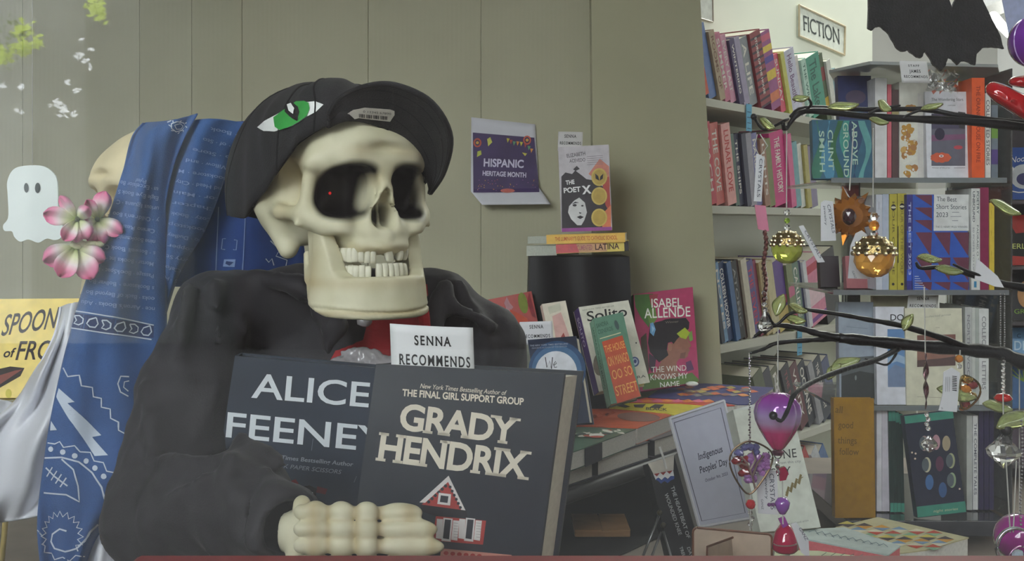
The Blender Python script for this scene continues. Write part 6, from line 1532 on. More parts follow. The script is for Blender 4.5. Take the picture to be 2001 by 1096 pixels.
# ---- face-out books on the rack beyond, at the picture's right edge
rk = thing('wall_rack', 'grey slatted rack behind the acrylic one carrying faced-out paperbacks', 'book rack', P(1995, 1040, 2.7))
mb = MB(); mb.box(P(1944, 0, 2.7).x, P(2260, 0, 2.7).x, 2.70, 2.72, -.6195, P(0, 205, 2.7).z); mb.build('back_board', M(70, 66, 72, .6), rk)
for y in (392, 520, 628, 704, 800, 905):
    mb = MB(); z = P(0, y, 2.62).z; mb.box(P(1946, 0, 2.66).x, P(2250, 0, 2.66).x, 2.60, 2.70, z-.008, z); mb.build('ledge', M(96, 92, 96, .4), rk)
def RB(label, x0, x1, y0, y1, col, **kw): return face_book('paperback_book', label, (x0, y1, 2.635), (x1, y1, 2.635), (x0, y0, 2.665), .014, col, group='paperbacks on the far slatted rack', hard=False, **kw)
b = RB('cornflower blue paperback with a round white figure', 1962, 2050, 288, 390, (44, 84, 160)); pr = Print(plane=b.plane); pr.ellipse(2000, 345, 26, 24, M(196, 200, 206), 1); pr.ellipse(2002, 350, 16, 12, M(60, 60, 110), 2); pr.text('Noor', (1975, 318), (2010, 314), 11, WHT, .0, .3); pr.ellipse(1976, 330, 5, 5, WHT, 1); pr.line([(1970, 372), (1990, 376), (2030, 374)], 2, WHT, 1); pr.build('cover_print', b.o)
b = RB('red and black paperback with pale capitals', 1955, 2050, 420, 518, (186, 40, 30)); pr = Print(plane=b.plane); pr.poly([(1955, 455), (1975, 440), (1985, 456), (2050, 450), (2050, 505), (1955, 498)], M(30, 30, 28), 1); pr.text('BERLIN', (1969, 486), (2020, 486), 10, M(196, 204, 110), .01, off=2); pr.build('cover_print', b.o)
b = RB('black paperback with half a painted face', 1980, 2060, 534, 626, (26, 26, 30)); pr = Print(plane=b.plane); pr.ellipse(2004, 575, 16, 26, M(190, 140, 90), 1); pr.ellipse(2000, 566, 5, 3, M(150, 160, 60), 2); pr.text('GREEN', (1982, 613), (2030, 612), 9, M(130, 170, 60), .0, off=2); pr.build('cover_print', b.o)
b = RB('light blue paperback with white capitals', 1974, 2060, 640, 702, (110, 156, 196)); pr = Print(plane=b.plane); pr.text('DEEP', (1982, 684), (2030, 684), 18, M(190, 214, 230), .01); pr.text('C', (1987, 660), (1995, 660), 8, M(60, 90, 120), .01); pr.build('cover_print', b.o)
b = RB('deep blue paperback low on the far rack with green sprigs', 1962, 2050, 708, 798, (40, 90, 140)); pr = Print(plane=b.plane)
for i in range(8): a_ = i*.4; pr.line([(2000, 745), (2000+30*math.cos(a_), 735-20*math.sin(a_))], 2, M(120, 160, 60), 1)
pr.build('cover_print', b.o)
b = RB('mottled orange and violet paperback at the rack edge', 1946, 1960, 640, 798, (130, 60, 60)); RB('dark paperback with a red stripe low on the far rack', 1950, 2040, 812, 903, (60, 40, 56))
RB('purple-grey paperback behind the beaded cord', 1946, 1972, 534, 626, (72, 52, 90)); RB('plain grey-violet paperback at the top of the far rack', 1946, 1960, 300, 390, (84, 90, 96))
# ---- flat books in front of the rack
def FLT(label, pts, Y0s, t, col, side=None):
    """flat book from the four pixel corners of its top face at a height"""
    R = thing('flat_book', label, 'book', P(*pts[0], Y0s), 'flat books in front of the rack')
    z = P(*pts[0], Y0s).z; top = []
    for x, y in pts:
        d = ray(x, y); top.append(d*(z/d.z))
    mb = MB(); mb.poly([p-Vector((0, 0, .002)) for p in top], 0, .002, (0, 0, 1)); mb.poly([p-Vector((0, 0, t)) for p in top], 0, .002, (0, 0, 1)); mb.build('cover', M(*col, .4), R)
    c = sum(top, Vector())/len(top); mb = MB(); mb.poly([c+(p-c)*.985-Vector((0, 0, t-.002)) for p in top], 0, t-.004, (0, 0, 1)); mb.build('pages', M(*(side or (216, 214, 206)), .7, .08, 200), R)
    return R, (top[0], Vector((0, 0, 1))), t
R, pl, t = FLT('thick flat book with a harlequin diamond pattern', [(1745, 1082), (1632, 1030), (1715, 1010), (1893, 1050), (1809, 1074)], 1.75, .05, (196, 190, 150))
pr = Print(plane=pl, off=.0006)
dia = [(206, 190, 90), (190, 70, 50), (120, 150, 180), (70, 60, 64), (130, 170, 140), (220, 214, 190), (206, 150, 60)]
for i in range(6):
    for j in range(4):
        x = 1655+i*34+j*22; y = 1024+j*11.5+i*3.6; ww_ = 18
        if x+ww_ > 1885-(j*12) or y < 1014: continue
        pr.poly([(x-ww_, y), (x, y-5.5), (x+ww_, y+1)], M(*dia[(i*3+j*2) % 7]), 1); pr.poly([(x-ww_, y), (x+ww_, y+1), (x+2, y+6.5)], M(*dia[(i*3+j*2+3) % 7]), 1)
pr.build('cover_print', R)
R, pl, t = FLT('flat book with a coral pink spine and a map-like top', [(1560, 1050), (1570, 1034), (1650, 1030), (1760, 1066), (1735, 1084)], 1.62, .028, (190, 204, 200), (226, 120, 124))
pr = Print(plane=pl, off=.0006)
for i in range(10): x = 1580+i*15; pr.line([(x, 1040+i*3), (x+12, 1036+i*3), (x+20, 1046+i*2.6)], 1.2, M(120, 140, 150), 1)
pr.build('cover_print', R)
R, pl, t = FLT('flat pale yellow-green printed book lowest in front', [(1508, 1110), (1515, 1074), (1600, 1076), (1720, 1092), (1700, 1115)], 1.45, .02, (206, 210, 170))
pr = Print(plane=pl, off=.0006); pr.poly([(1524, 1086), (1545, 1084), (1540, 1090), (1522, 1091)], M(84, 90, 70), 1)
for i in range(5): pr.line([(1600+i*18, 1090), (1615+i*18, 1080+i)], 1.2, M(90, 100, 90), 1)
pr.build('cover_print', R)
# brown-edged brochure stand at the front
st = thing('brochure_stand', 'cream card stand with a brown rounded edge, low in front of the notice', 'stand', P(1430, 1100, 1.25))
def rr(x0, y0, x1, y1, r, Y, sk=0):
    out = []
    for cx_, cy_, a0 in ((x0+r, y0+r, 180), (x1-r, y0+r, 270), (x1-r, y1-r, 0), (x0+r, y1-r, 90)):
        for k in range(5): a = math.radians(a0+k*22.5); out.append(P(cx_+r*math.cos(a)+sk*(y1-cy_), cy_+r*math.sin(a)+(cx_-x0)*.09, Y))
    return out
fr_ = rr(1354, 1030, 1508, 1160, 9, 1.25)
mb = MB(); mb.poly(fr_, 0, .004, (0, 1, 0)); mb.build('back', M(206, 186, 166, .5), st); mb = MB(); mb.tube(fr_+[fr_[0]], .0014, 6); mb.build('rim', M(120, 74, 50, .4), st)
fr2 = rr(1380, 1058, 1440, 1170, 7, 1.235); mb = MB(); mb.poly([P(1381, 1072, 1.245), P(1430, 1052, 1.2), P(1438, 1160, 1.2), P(1381, 1170, 1.245)], 0, .003, (0, 1, 0)); mb.build('front_leaf', M(196, 170, 146, .5), st)
mb = MB(); mb.tube([P(1381, 1100, 1.243), P(1382, 1068, 1.243), P(1432, 1050, 1.199)], .0013, 6); mb.build('leaf_rim', M(120, 74, 50, .4), st)
mb = MB(); mb.box(P(1352, 0, 1.25).x, P(1512, 0, 1.25).x, 1.2, 1.32, P(0, 1160, 1.25).z-.004, P(0, 1160, 1.25).z); mb.build('foot', M(130, 90, 60, .5), st)
# fluorescent tube far back
lt = thing('ceiling_light', 'bright strip light glimpsed beyond the bat', 'ceiling light', P(1955, 50, 8.0)); mb = MB(); mb.tube([P(1941, 32, 7.6), P(1972, 66, 9.0)], .035, 10)
mb.build('tube', emis('lamp_white', (1, 1, .96, 1), 4.0), lt); mb = MB(); mb.box(P(1957, 0, 8.3).x-.12, P(1957, 0, 8.3).x+.12, 7.6, 9.0, P(0, 14, 8.3).z, 1.8); mb.build('housing', M(200, 200, 196, .5), lt)
# blue-white poster top right
ps = thing('hanging_poster', 'pale blue hanging poster at the upper right behind the purple ball', 'poster', P(1990, 60, 2.9)); mb = MB(); mb.poly([P(1951, -40, 2.9), P(2100, -60, 2.95), P(2100, 120, 2.95), P(1972, 68, 2.9)], 0, .003, (0, 1, 0)); mb.build('paper', M(176, 186, 226, .5), ps)
# ================================================================ ornament tree of black wire with hanging crystals
WIRE = M(24, 24, 27, 0.35, 0.2, 80, 0.3, metal=.3)
GLF = glass('green_leaf_glass', (.62, .70, .30), .08, .7); GRIM = M(176, 178, 110, .25, .1, metal=.8)
tr = thing('ornament_tree', 'black wire ornament tree with green glass leaves', 'ornament tree', P(2110, 1200, .80))
def br(pts, r0, r1, n=24, lab=None):
    q = spline(pts, n); m = len(q)
    mb = MB(); mb.tube([P(*p) for p in q], [(r0+(r1-r0)*i/(m-1))*(1+.12*math.sin(i*1.9)) for i in range(m)], 8); return mb.build('branch', WIRE, tr, smooth=True)
mb = MB(); mb.tube([P(2110, y, .80) for y in range(-120, 1201, 60)], .006, 10); mb.build('trunk', WIRE, tr, smooth=True)
mb = MB(); mb.lathe([(0, 0), (.07, 0), (.07, .004), (.02, .012), (.007, .03), (0, .03)], P(2110, 1200, .80), 20); mb.build('foot', WIRE, tr, smooth=True)
br([(2110, 262, .80), (2000, 248, .79), (1900, 238, .79), (1800, 233, .79), (1700, 228, .79), (1600, 217, .79), (1560, 222, .785), (1535, 252, .78), (1530, 240, .775)], .0036, .0014)
br([(2110, 250, .80), (1900, 230, .795), (1810, 214, .80), (1700, 214, .80), (1640, 212, .80), (1570, 211, .80), (1545, 228, .795)], .0022, .0014)
br([(1570, 218, .79), (1585, 205, .785), (1578, 192, .78), (1560, 195, .78)], .0012, .0008, 12)
br([(1540, 232, .79), (1500, 252, .78), (1486, 248, .78), (1473, 228, .78)], .0012, .0009, 12)
br([(1690, 226, .79), (1720, 212, .785), (1760, 206, .78)], .001, .0007, 10); br([(1760, 232, .79), (1790, 218, .785), (1830, 210, .78)], .001, .0007, 10)
br([(2110, 735, .80), (2001, 708, .78), (1960, 692, .78), (1900, 684, .78), (1800, 676, .78), (1700, 666, .78), (1640, 660, .78)], .0056, .0036)
br([(1642, 660, .78), (1600, 652, .78), (1560, 641, .78), (1510, 636, .78), (1475, 657, .775)], .0028, .0012)
br([(1640, 662, .782), (1590, 664, .78), (1520, 670, .78), (1492, 682, .778), (1466, 690, .775)], .002, .0010)
br([(1900, 683, .78), (1840, 660, .775), (1760, 636, .77), (1700, 625, .77), (1640, 614, .77), (1570, 604, .77)], .0024, .0013)
br([(1560, 608, .77), (1540, 615, .77), (1515, 635, .772), (1500, 612, .77)], .0013, .0009, 12)
br([(1760, 678, .78), (1715, 702, .76), (1650, 722, .74), (1590, 745, .72), (1553, 770, .70), (1540, 800, .695), (1527, 822, .69), (1513, 814, .69)], .0021, .0011)
br([(1752, 690, .775), (1735, 712, .772), (1712, 708, .77), (1690, 700, .77)], .0009, .0006, 12)
br([(2110, 580, .80), (2001, 562, .79), (1940, 550, .79), (1885, 532, .79), (1840, 522, .79), (1800, 524, .79), (1790, 512, .79)], .0032, .001)
br([(1960, 553, .79), (1900, 533, .785), (1862, 516, .785)], .0014, .0008, 10)
br([(2110, 800, .80), (2000, 808, .78), (1982, 816, .77), (1972, 838, .765), (1966, 872, .76)], .003, .0026)
mb = MB(); mb.ball(P(1511, 812, .69), .0028, 10, 6); mb.ball(P(1966, 840, .757), .0042, 10, 6); mb.ball(P(1473, 228, .78), .0024, 8, 5); mb.build('wire_tip', WIRE, tr, smooth=True)['kind'] = 'stuff'
def leaf(x, y, Y, L_, W__, ang, roll=.5):
    a = math.radians(ang); d = Vector((math.cos(a), 0, math.sin(a))); s = Vector((-math.sin(a), 0, math.cos(a)))*math.cos(roll)+Vector((0, 1, 0))*math.sin(roll); c = P(x, y, Y); k = Y/F; rows = []
    for i in range(11):
        u = i/10; w_ = math.sin(math.pi*u)**.8*W__*k; row = []
        for j in range(5):
            v = (j-2)/2; row.append(c+d*(u-.5)*L_*k+s*w_*v+Vector((0, -.35*w_*(1-v*v)+.003*math.sin(u*3), .15*w_*math.sin(u*6))))
        rows.append(row)
    mb = MB(); mb.grid(rows); o = mb.build('leaf', GLF, tr, smooth=True, fix=False); o.modifiers.new('thickness', 'SOLIDIFY').thickness = .0008
    mb = MB(); mb.tube([r[0] for r in rows]+[r[4] for r in reversed(rows)], .0006, 5); mb.tube([r[2] for r in rows], .0004, 4); mb.build('leaf_rim', GRIM, o)
for a_ in ((1500, 241, .775, 34, 9, -35), (1565, 192, .775, 32, 7, 8), (1648, 207, .775, 62, 9, 6), (1729, 206, .775, 30, 11, -35), (1718, 236, .775, 38, 7, -12), (1822, 208, .775, 44, 6, 14),
           (1817, 505, .785, 48, 8, -8), (1855, 528, .785, 56, 9, -8), (1775, 630, .765, 36, 9, 60), (1524, 596, .765, 44, 12, 70), (1560, 603, .765, 38, 8, -20), (1556, 625, .765, 36, 8, -8),
           (1652, 712, .755, 62, 12, 20), (1630, 726, .755, 40, 9, 50), (1965, 405, .78, 66, 11, -25), (1950, 795, .77, 60, 10, -12), (1985, 822, .755, 80, 16, 20), (1870, 769, .765, 80, 14, -14)):
    leaf(*a_)

CLR = glass('clear_crystal', (.97, .98, 1.0), .0, .95); SIL = M(190, 190, 196, .2, .05, metal=.9); GOLD = M(168, 146, 96, .22, .1, 150, .2, metal=.9)
THR = M(186, 186, 180, .5); TAG = M(206, 208, 212, .7, .03)
def hang(label, cat, name, x, y, Y): return thing(name, label, cat, P(x, y, Y))
def cord(root, pts, Y, r=.00045): mb = MB(); mb.tube([P(a, b, Y) for a, b in pts], r, 5); mb.build('hanging_cord', THR, root)
def bead(root, x, y, Y, r, mat, name='bead', seg=8, rings=5, sc=(1, 1, 1)): mb = MB(); mb.ball(P(x, y, Y), r*Y/F, seg, rings, sc=sc); return mb.build(name, mat, root)
def tag_(root, pts, Y, lines=(), n='price_tag'):
    c = [P(a, b, Y) for a, b in pts]; mb = MB(); mb.poly(c, 0, .0006, (0, 1, 0)); o = mb.build(n, TAG, root); pr = Print(plane=(c[0], Vector((0, -1, 0))), off=.0004)
    for t_, p0, p1, h, up in lines: pr.text(t_, p0, p1, h, M(70, 74, 90), .0, up=up)
    pr.build('tag_lettering', root)
def facet_ball(root, x, y, Y, rx, ry, mat, name='crystal', seg=10, rings=7, jit=.04):
    mb = MB(); rr_ = random.Random(int(x)); k = Y/F; c = P(x, y, Y); vs = []; fs = []
    for i in range(rings+1):
        a = math.pi*i/rings
        for j in range(seg):
            q = 2*math.pi*(j+(i % 2)*.5)/seg; m = 1+rr_.uniform(-jit, jit); vs.append(c+Vector((math.sin(a)*math.cos(q)*rx*k*m, math.sin(a)*math.sin(q)*rx*k*m, math.cos(a)*ry*k)))
    for i in range(rings):
        for j in range(seg):
            j2 = (j+1) % seg; b0, b1 = (i*seg+j, i*seg+j2), ((i+1)*seg+j, (i+1)*seg+j2)
            if i % 2 == 0: fs += [(b0[0], b1[0], b0[1]), (b0[1], b1[0], b1[1])]
            else: fs += [(b0[0], b1[1], b0[1]), (b0[0], b1[0], b1[1])]
    mb.add(vs, fs); return mb.build(name, mat, root)
# acorns
def acorn(label, x, y, Y, r, col, capc, tagpts, cordpts, ty):
    R = hang(label, 'ornament', 'acorn_ornament', x, y+r, Y)
    facet_ball(R, x, y+r*.12, Y, r, r*.98, glass('acorn_glass', col, .05, .55), 'faceted_ball', 14, 9, .03)
    mb = MB(); k = Y/F; c = P(x, y-r*.12, Y)
    mb.lathe([(r*1.03*k, 0), (r*1.03*k, r*.06*k), (r*.92*k, r*.42*k), (r*.62*k, r*.74*k), (r*.25*k, r*.9*k), (.0005, r*.92*k)], c, 20); mb.build('filigree_cap', capc, R, smooth=False)
    mb = MB()
    for lv, (rr2, zz, n) in enumerate(((1.04, .0, 14), (1.0, .25, 13), (.84, .52, 11), (.52, .78, 8))):
        for j in range(n):
            q = 2*math.pi*(j+.5*(lv % 2))/n; mb.ball(c+Vector((math.cos(q)*rr2*r*k, math.sin(q)*rr2*r*k, zz*r*k)), (.12-.012*lv)*r*k, 6, 4)
    o = mb.build('cap_beads', M(204, 194, 160, .2, .05, metal=.8), R); o['kind'] = 'stuff'
    for i, (dy, m_, s_) in enumerate(ty): bead(R, x, y-r-dy, Y, s_, m_, 'bead', 8, 4)
    cord(R, cordpts, Y)
    if tagpts: tag_(R, *tagpts)
    return R
LIME = glass('lime_glass', (.42, .62, .10), .03, .7); AMB = glass('amber_glass', (.85, .36, .06), .03, .7)
acorn('lime green acorn ornament with a gold filigree cap', 1538, 482, .78, 31, (.52, .58, .10), GOLD, ([(1561, 442), (1570, 440), (1612, 512), (1598, 513)], .781, [('CRYSTALS', (1571, 452), (1602, 505), 5, (1, -.5))]), [(1537, 240), (1537, 405)], [(6, CLR, 7), (20, LIME, 6), (36, CLR, 7)])
acorn('amber acorn ornament with a gold beaded cap', 1708, 500, .76, 39, (.90, .46, .10), GOLD, ([(1662, 480), (1672, 456), (1684, 450), (1694, 458), (1700, 545), (1657, 544)], .775, [('GANZ', (1664, 530), (1670, 545), 4, None)]), [(1706, 250), (1706, 405)], [(4, CLR, 9), (20, AMB, 11), (38, CLR, 9)])
# amber sunburst
R = hang('spiky amber sunburst ornament with a dark centre', 'ornament', 'sunburst_ornament', 1658, 478, .79)
AMB2 = glass('amber_sun', (.45, .17, .03), .05, .5)
for i in range(14):
    a = i*math.pi*2/14; k = .79/F; c = P(1660, 422, .79); d = Vector((math.cos(a), 0, math.sin(a))); s = Vector((-d.z, 0, d.x)); ln = (60 if i % 2 == 0 else 46)*k
    tip = c+d*ln; b1 = c+d*30*k+s*11*k; b2 = c+d*30*k-s*11*k; m1 = c+d*40*k+Vector((0, -.006, 0)); m2 = c+d*40*k+Vector((0, .006, 0)); mb = MB(); mb.add([tip, b1, b2, m1, m2, c], [(0, 1, 3), (0, 3, 2), (0, 4, 1), (0, 2, 4), (1, 5, 3), (3, 5, 2), (1, 4, 5), (2, 5, 4)]); mb.build('ray', AMB2, R)
mb = MB(); mb.lathe([(0, -.004), (.011, -.003), (.0135, .002), (.008, .006), (0, .007)], P(1660, 422, .789), 14, axis=(0, -1, 0)); mb.build('disc', AMB2, R); facet_ball(R, 1659, 423, .782, 14, 17, M(60, 34, 40, .08, .1, coat=1), 'centre_stone', 8, 6)
cord(R, [(1668, 250), (1660, 372)], .79); tag_(R, [(1604, 396), (1612, 391), (1628, 394), (1634, 470), (1604, 471)], .77, [('CRYSTALS', (1616, 400), (1626, 455), 6, (1, 0)), ('jewelry', (1609, 402), (1612, 440), 4, (1, 0))])
bead(R, 1684, 392, .785, 7, CLR, 'bead')
# prism drop on the left
R = hang('long prism drop of pink and bronze glass ending in a clear teardrop', 'ornament', 'crystal_drop', 1495, 655, .775)
mb = MB(); mb.poly([P(1475, 400, .775), P(1496, 402, .775), P(1503, 452, .775), P(1482, 448, .775)], 0, .002, (0, 1, 0)); mb.build('pink_prism', glass('iridescent', (.86, .34, .50), .05, .5), R)
tag_(R, [(1478, 300), (1488, 303), (1494, 308), (1488, 394), (1473, 393)], .774, [('CRYSTALS', (1484, 310), (1479, 385), 6, (1, 0))])
mb = MB(); mb.tube([P(1480, 262, .775), P(1474, 285, .775), P(1483, 303, .775)], .0004, 5); mb.tube([P(1485, 262, .775), P(1500, 285, .775), P(1487, 303, .775)], .0004, 5); mb.build('tag_loop', THR, R)
mb = MB()
for i in range(14): y = 455+i*10; mb.ball(P(1495+2.5*math.sin(i*.8), y, .775), 5*.775/F, 6, 4, sc=(1, 1, 1.35))
o = mb.build('bronze_twist', M(120, 74, 70, .1, .15, metal=.6, coat=1), R)
for i in range(4): facet_ball(R, 1493+(i % 2)*2, 572+i*11, .775, 5.5, 5.5, CLR, 'bead', 7, 4)
mb = MB(); k = .775/F; mb.lathe([(0, -26*k), (15*k, -14*k), (16*k, -6*k), (7*k, 10*k), (3*k, 24*k), (0, 27*k)], P(1495, 628, .775), 8); mb.build('teardrop', CLR, R)
# chain and leaf tree-of-life
R = hang('leaf-shaped wire tree ornament filled with red and violet stones', 'ornament', 'tree_of_life_ornament', 1466, 1032, .74)
mb = MB()
for i in range(34): mb.ball(P(1464+1.5*(i % 2), 700+i*5, .74), 2.2*.74/F, 6, 4)
mb.build('ball_chain', SIL, R)['kind'] = 'stuff'
mb = MB(); ring_ = spline([(1466, 862), (1505, 880), (1508, 905), (1490, 938), (1464, 965), (1440, 940), (1426, 905), (1434, 878)], 40, closed=True); mb.tube([P(a, b, .74) for a, b in ring_]+[P(*ring_[0], .74)], .0007, 6); mb.build('wire_frame', M(110, 90, 70, .3, metal=.9), R)
for j, (tw_) in enumerate(([(1476, 955), (1470, 930), (1460, 905), (1448, 892)], [(1470, 932), (1480, 905), (1492, 890)], [(1466, 918), (1476, 898), (1470, 880)], [(1464, 912), (1450, 905), (1440, 908)])):
    mb = MB(); mb.tube([P(a, b, .737) for a, b in tw_], .0007, 5); mb.build('wire_twig', M(206, 190, 180, .3, metal=.9), R)
rs_ = random.Random(5)
for i in range(44):
    a = rs_.uniform(0, 6.28); q_ = rs_.uniform(0, 1)**.5; x = 1467+q_*34*math.cos(a); y = 905+q_*34*math.sin(a)
    if y > 925: x = 1466+(x-1466)*.5
    c_ = (.50, .10, .13) if x < 1462 and y > 885 else ((.36, .36, .56) if y < 885 else (.60, .40, .64)); facet_ball(R, x, y, .742, 8.5, 7.5, glass('chip_glass_%d' % (i % 1), c_, .1, .35) if i < 0 else M(int(c_[0]*255), int(c_[1]*255), int(c_[2]*255), .12, .2, coat=1), 'stone_chip', 6, 4, .2)
facet_ball(R, 1467, 985, .74, 10, 10, M(180, 20, 34, .08, .1, coat=1), 'red_bead', 9, 6)
for i in range(3): bead(R, 1466+(i % 2)*4, 1002+i*11, .74, 5, CLR, 'glass_bead')
cord(R, [(1464, 690), (1466, 862)], .741); cord(R, [(1466, 962), (1466, 1036)], .74)
tag_(R, [(1478, 925), (1490, 915), (1518, 920), (1522, 1006), (1482, 1003)], .75, [('CRYSTALS', (1503, 925), (1506, 995), 9, (1, 0)), ('jewelry', (1494, 930), (1496, 975), 5, (1, 0)), ('GANZ', (1487, 975), (1488, 995), 4, (1, 0))])
# purple balloon
def balloon_fn(nt, N, L, p):
    tc = N.new('ShaderNodeTexCoord'); sp_ = N.new('ShaderNodeSeparateXYZ'); L.new(tc.outputs['Generated'], sp_.inputs[0]); cr = N.new('ShaderNodeValToRGB'); e = cr.color_ramp.elements
    e[0].position = .05; e[0].color = (.75, .03, .20, 1); e[1].position = .95; e[1].color = (.45, .03, .50, 1)
    for q_, c in ((.33, (.80, .07, .28, 1)), (.50, (.66, .44, .72, 1)), (.62, (.58, .42, .78, 1)), (.78, (.45, .14, .62, 1))): k = cr.color_ramp.elements.new(q_); k.color = c
    L.new(sp_.outputs['Z'], cr.inputs['Fac']); L.new(cr.outputs['Color'], p.inputs['Base Color']); p.inputs['Transmission Weight'].default_value = .25; p.inputs['Roughness'].default_value = .12; p.inputs['Coat Weight'].default_value = 1; p.inputs['Metallic'].default_value = .25
BALM = node_mat('balloon_glass', balloon_fn)
R = hang('pink and violet glass hot-air balloon ornament', 'ornament', 'balloon_ornament', 1520, 890, .72)
k = .72/F; mb = MB(); prof = [(0, 56), (18, 54), (33, 46), (43, 33), (46.5, 16), (44, 0), (36, -18), (25, -36), (15, -50), (10, -56), (0, -57)]
vs = []; fs = []; SG = 48; c = P(1520, 822, .72)
for r_, z in prof:
    for j in range(SG): q = 2*math.pi*j/SG; m = 1-.10*abs(math.cos(q*4))**8; vs.append(c+Vector((r_*k*m*math.cos(q), r_*k*m*math.sin(q), z*k)))
for i in range(len(prof)-1):
    for j in range(SG): j2 = (j+1) % SG; fs.append((i*SG+j, i*SG+j2, (i+1)*SG+j2, (i+1)*SG+j))
mb.add(vs, fs); mb.build('envelope', BALM, R, smooth=True)
mb = MB(); mb.lathe([(0, -6*k), (9*k, -5*k), (12*k, 2*k), (9*k, 4*k), (0, 4*k)], P(1520, 884, .72), 14); mb.build('collar', M(120, 70, 90, .3, metal=.7), R)
for i in range(3): bead(R, 1518+i*1.5, 900+i*11, .72, 5, (CLR, SIL, CLR)[i], 'bead')
mb = MB(); mb.poly([P(1522, 915, .72), P(1534, 912, .72), P(1541, 925, .72), P(1536, 938, .72), P(1524, 940, .72)], 0, .003, (0, 1, 0)); mb.build('red_prism', M(150, 20, 60, .1, .1, coat=1), R)
cord(R, [(1520, 640), (1520, 766)], .72); cord(R, [(1514, 735), (1517, 768)], .72)
# lower chain: small purple balloon and bell
R = hang('small violet balloon above a crimson glass bell', 'ornament', 'bell_ornament', 1530, 1082, .73); k = .73/F
mb = MB(); mb.lathe([(0, 17*k), (9*k, 15*k), (15*k, 6*k), (13*k, -4*k), (6*k, -16*k), (0, -17*k)], P(1529, 988, .73), 12); mb.build('small_balloon', M(140, 80, 170, .08, .2, coat=1), R, smooth=True)
mb = MB(); mb.poly([P(1522, 1015, .73), P(1534, 1010, .73), P(1541, 1026, .73), P(1530, 1032, .73)], 0, .003, (0, 1, 0)); mb.build('violet_chip', M(150, 60, 150, .1, coat=1), R)
mb = MB(); mb.lathe([(0, 30*k), (9*k, 28*k), (20*k, 12*k), (24*k, -6*k), (26*k, -20*k), (20*k, -26*k), (0, -27*k)], P(1534, 1052, .735), 18); mb.build('bell', M(168, 20, 66, .08, .2, coat=1), R, smooth=True)
mb = MB(); mb.tube([P(1534+22*math.cos(a/10*math.pi), 1062+5*math.sin(a/10*math.pi), .735-.0085) for a in range(11)], .0005, 5); mb.build('bell_band', M(220, 180, 190, .2, metal=.7), R)
for i in range(3): bead(R, 1503+i*7, 986, .73, 4, M(110, 70, 120, .1, coat=1), 'bead')
cord(R, [(1529, 940), (1529, 972)], .73); cord(R, [(1529, 1004), (1530, 1024)], .73)
tag_(R, [(1546, 1024), (1556, 1020), (1580, 1052), (1582, 1092), (1566, 1080)], .72, [('GANZ', (1560, 1032), (1574, 1056), 6, (1, -.4))])
# spiral and clear ball
def spinner(label, x, y0, y1, yb, Y, rb, mat):
    R = hang(label, 'ornament', 'spiral_ornament', x, yb+rb, Y); rows = []
    for i in range(40):
        u = i/39; a = u*9; w_ = 6*math.sin(math.pi*min(1, u*.9+.08)); c_ = P(x+2*math.sin(u*3), y0+(y1-y0)*u, Y); k = Y/F; rows.append([c_+Vector((math.cos(a)*w_*v*k, math.sin(a)*w_*v*k, 0)) for v in (-1, 0, 1)])
    mb = MB(); mb.grid(rows); o = mb.build('twisted_ribbon', mat, R, smooth=True, fix=False); o.modifiers.new('thickness', 'SOLIDIFY').thickness = .0006
    for i in range(4): facet_ball(R, x+3+(i % 2)*3, y1+10+i*9, Y, 5, 5, CLR, 'bead', 7, 4)
    mb = MB(); k = Y/F; mb.lathe([(0, -rb*1.05*k), (rb*.5*k, -rb*.7*k), (rb*k, -rb*.1*k), (rb*.98*k, rb*.15*k), (rb*.5*k, rb*.7*k), (rb*.2*k, rb*1.0*k), (0, rb*1.05*k)], P(x+8, yb, Y), 9); mb.build('crystal', CLR, R)
    return R
R = spinner('bronze spiral ribbon ending in a small clear crystal', 1808, 690, 800, 868, .77, 16, M(110, 70, 76, .1, .2, metal=.7, coat=1)); cord(R, [(1806, 560), (1808, 690)], .77)
R = hang('large faceted clear crystal hanging from a bead string at the right', 'ornament', 'crystal_drop', 1962, 912, .76); k = .76/F
mb = MB(); mb.lathe([(0, -36*k), (14*k, -24*k), (32*k, -8*k), (34*k, 0), (24*k, 10*k), (12*k, 22*k), (5*k, 34*k), (0, 35*k)], P(1961, 880, .76), 10); mb.build('crystal', CLR, R)
for i in range(12): facet_ball(R, 1960+(i % 2)*1.5, 700+i*6, .775, 4.2, 3.4, CLR, 'bead', 6, 4)
mb = MB()
for i in range(26): mb.ball(P(1955, 575+i*4.6, .78), 1.7*.78/F, 5, 3); mb.ball(P(1963, 575+i*4.6, .78), 1.7*.78/F, 5, 3)
mb.build('double_ball_chain', SIL, R)['kind'] = 'stuff'
cord(R, [(1960, 770), (1961, 850)], .765)
tag_(R, [(1908, 505), (1918, 512), (1950, 540), (1962, 562), (1945, 560), (1905, 545)], .785)
R = hang('red and green glass cap ornament under the bead string', 'ornament', 'glass_ornament', 1960, 800, .78); k = .78/F
mb = MB(); mb.lathe([(0, 10*k), (12*k, 8*k), (18*k, 0), (14*k, -5*k), (0, -6*k)], P(1960, 778, .78), 14); mb.build('red_cap', M(186, 24, 20, .1, .1, coat=1), R, smooth=True); mb = MB(); mb.lathe([(0, 2*k), (13*k, 0), (9*k, -10*k), (0, -13*k)], P(1960, 792, .78), 12); mb.build('green_base', M(96, 110, 40, .12, .1, coat=1), R, smooth=True)
cord(R, [(1960, 690), (1960, 768)], .78)
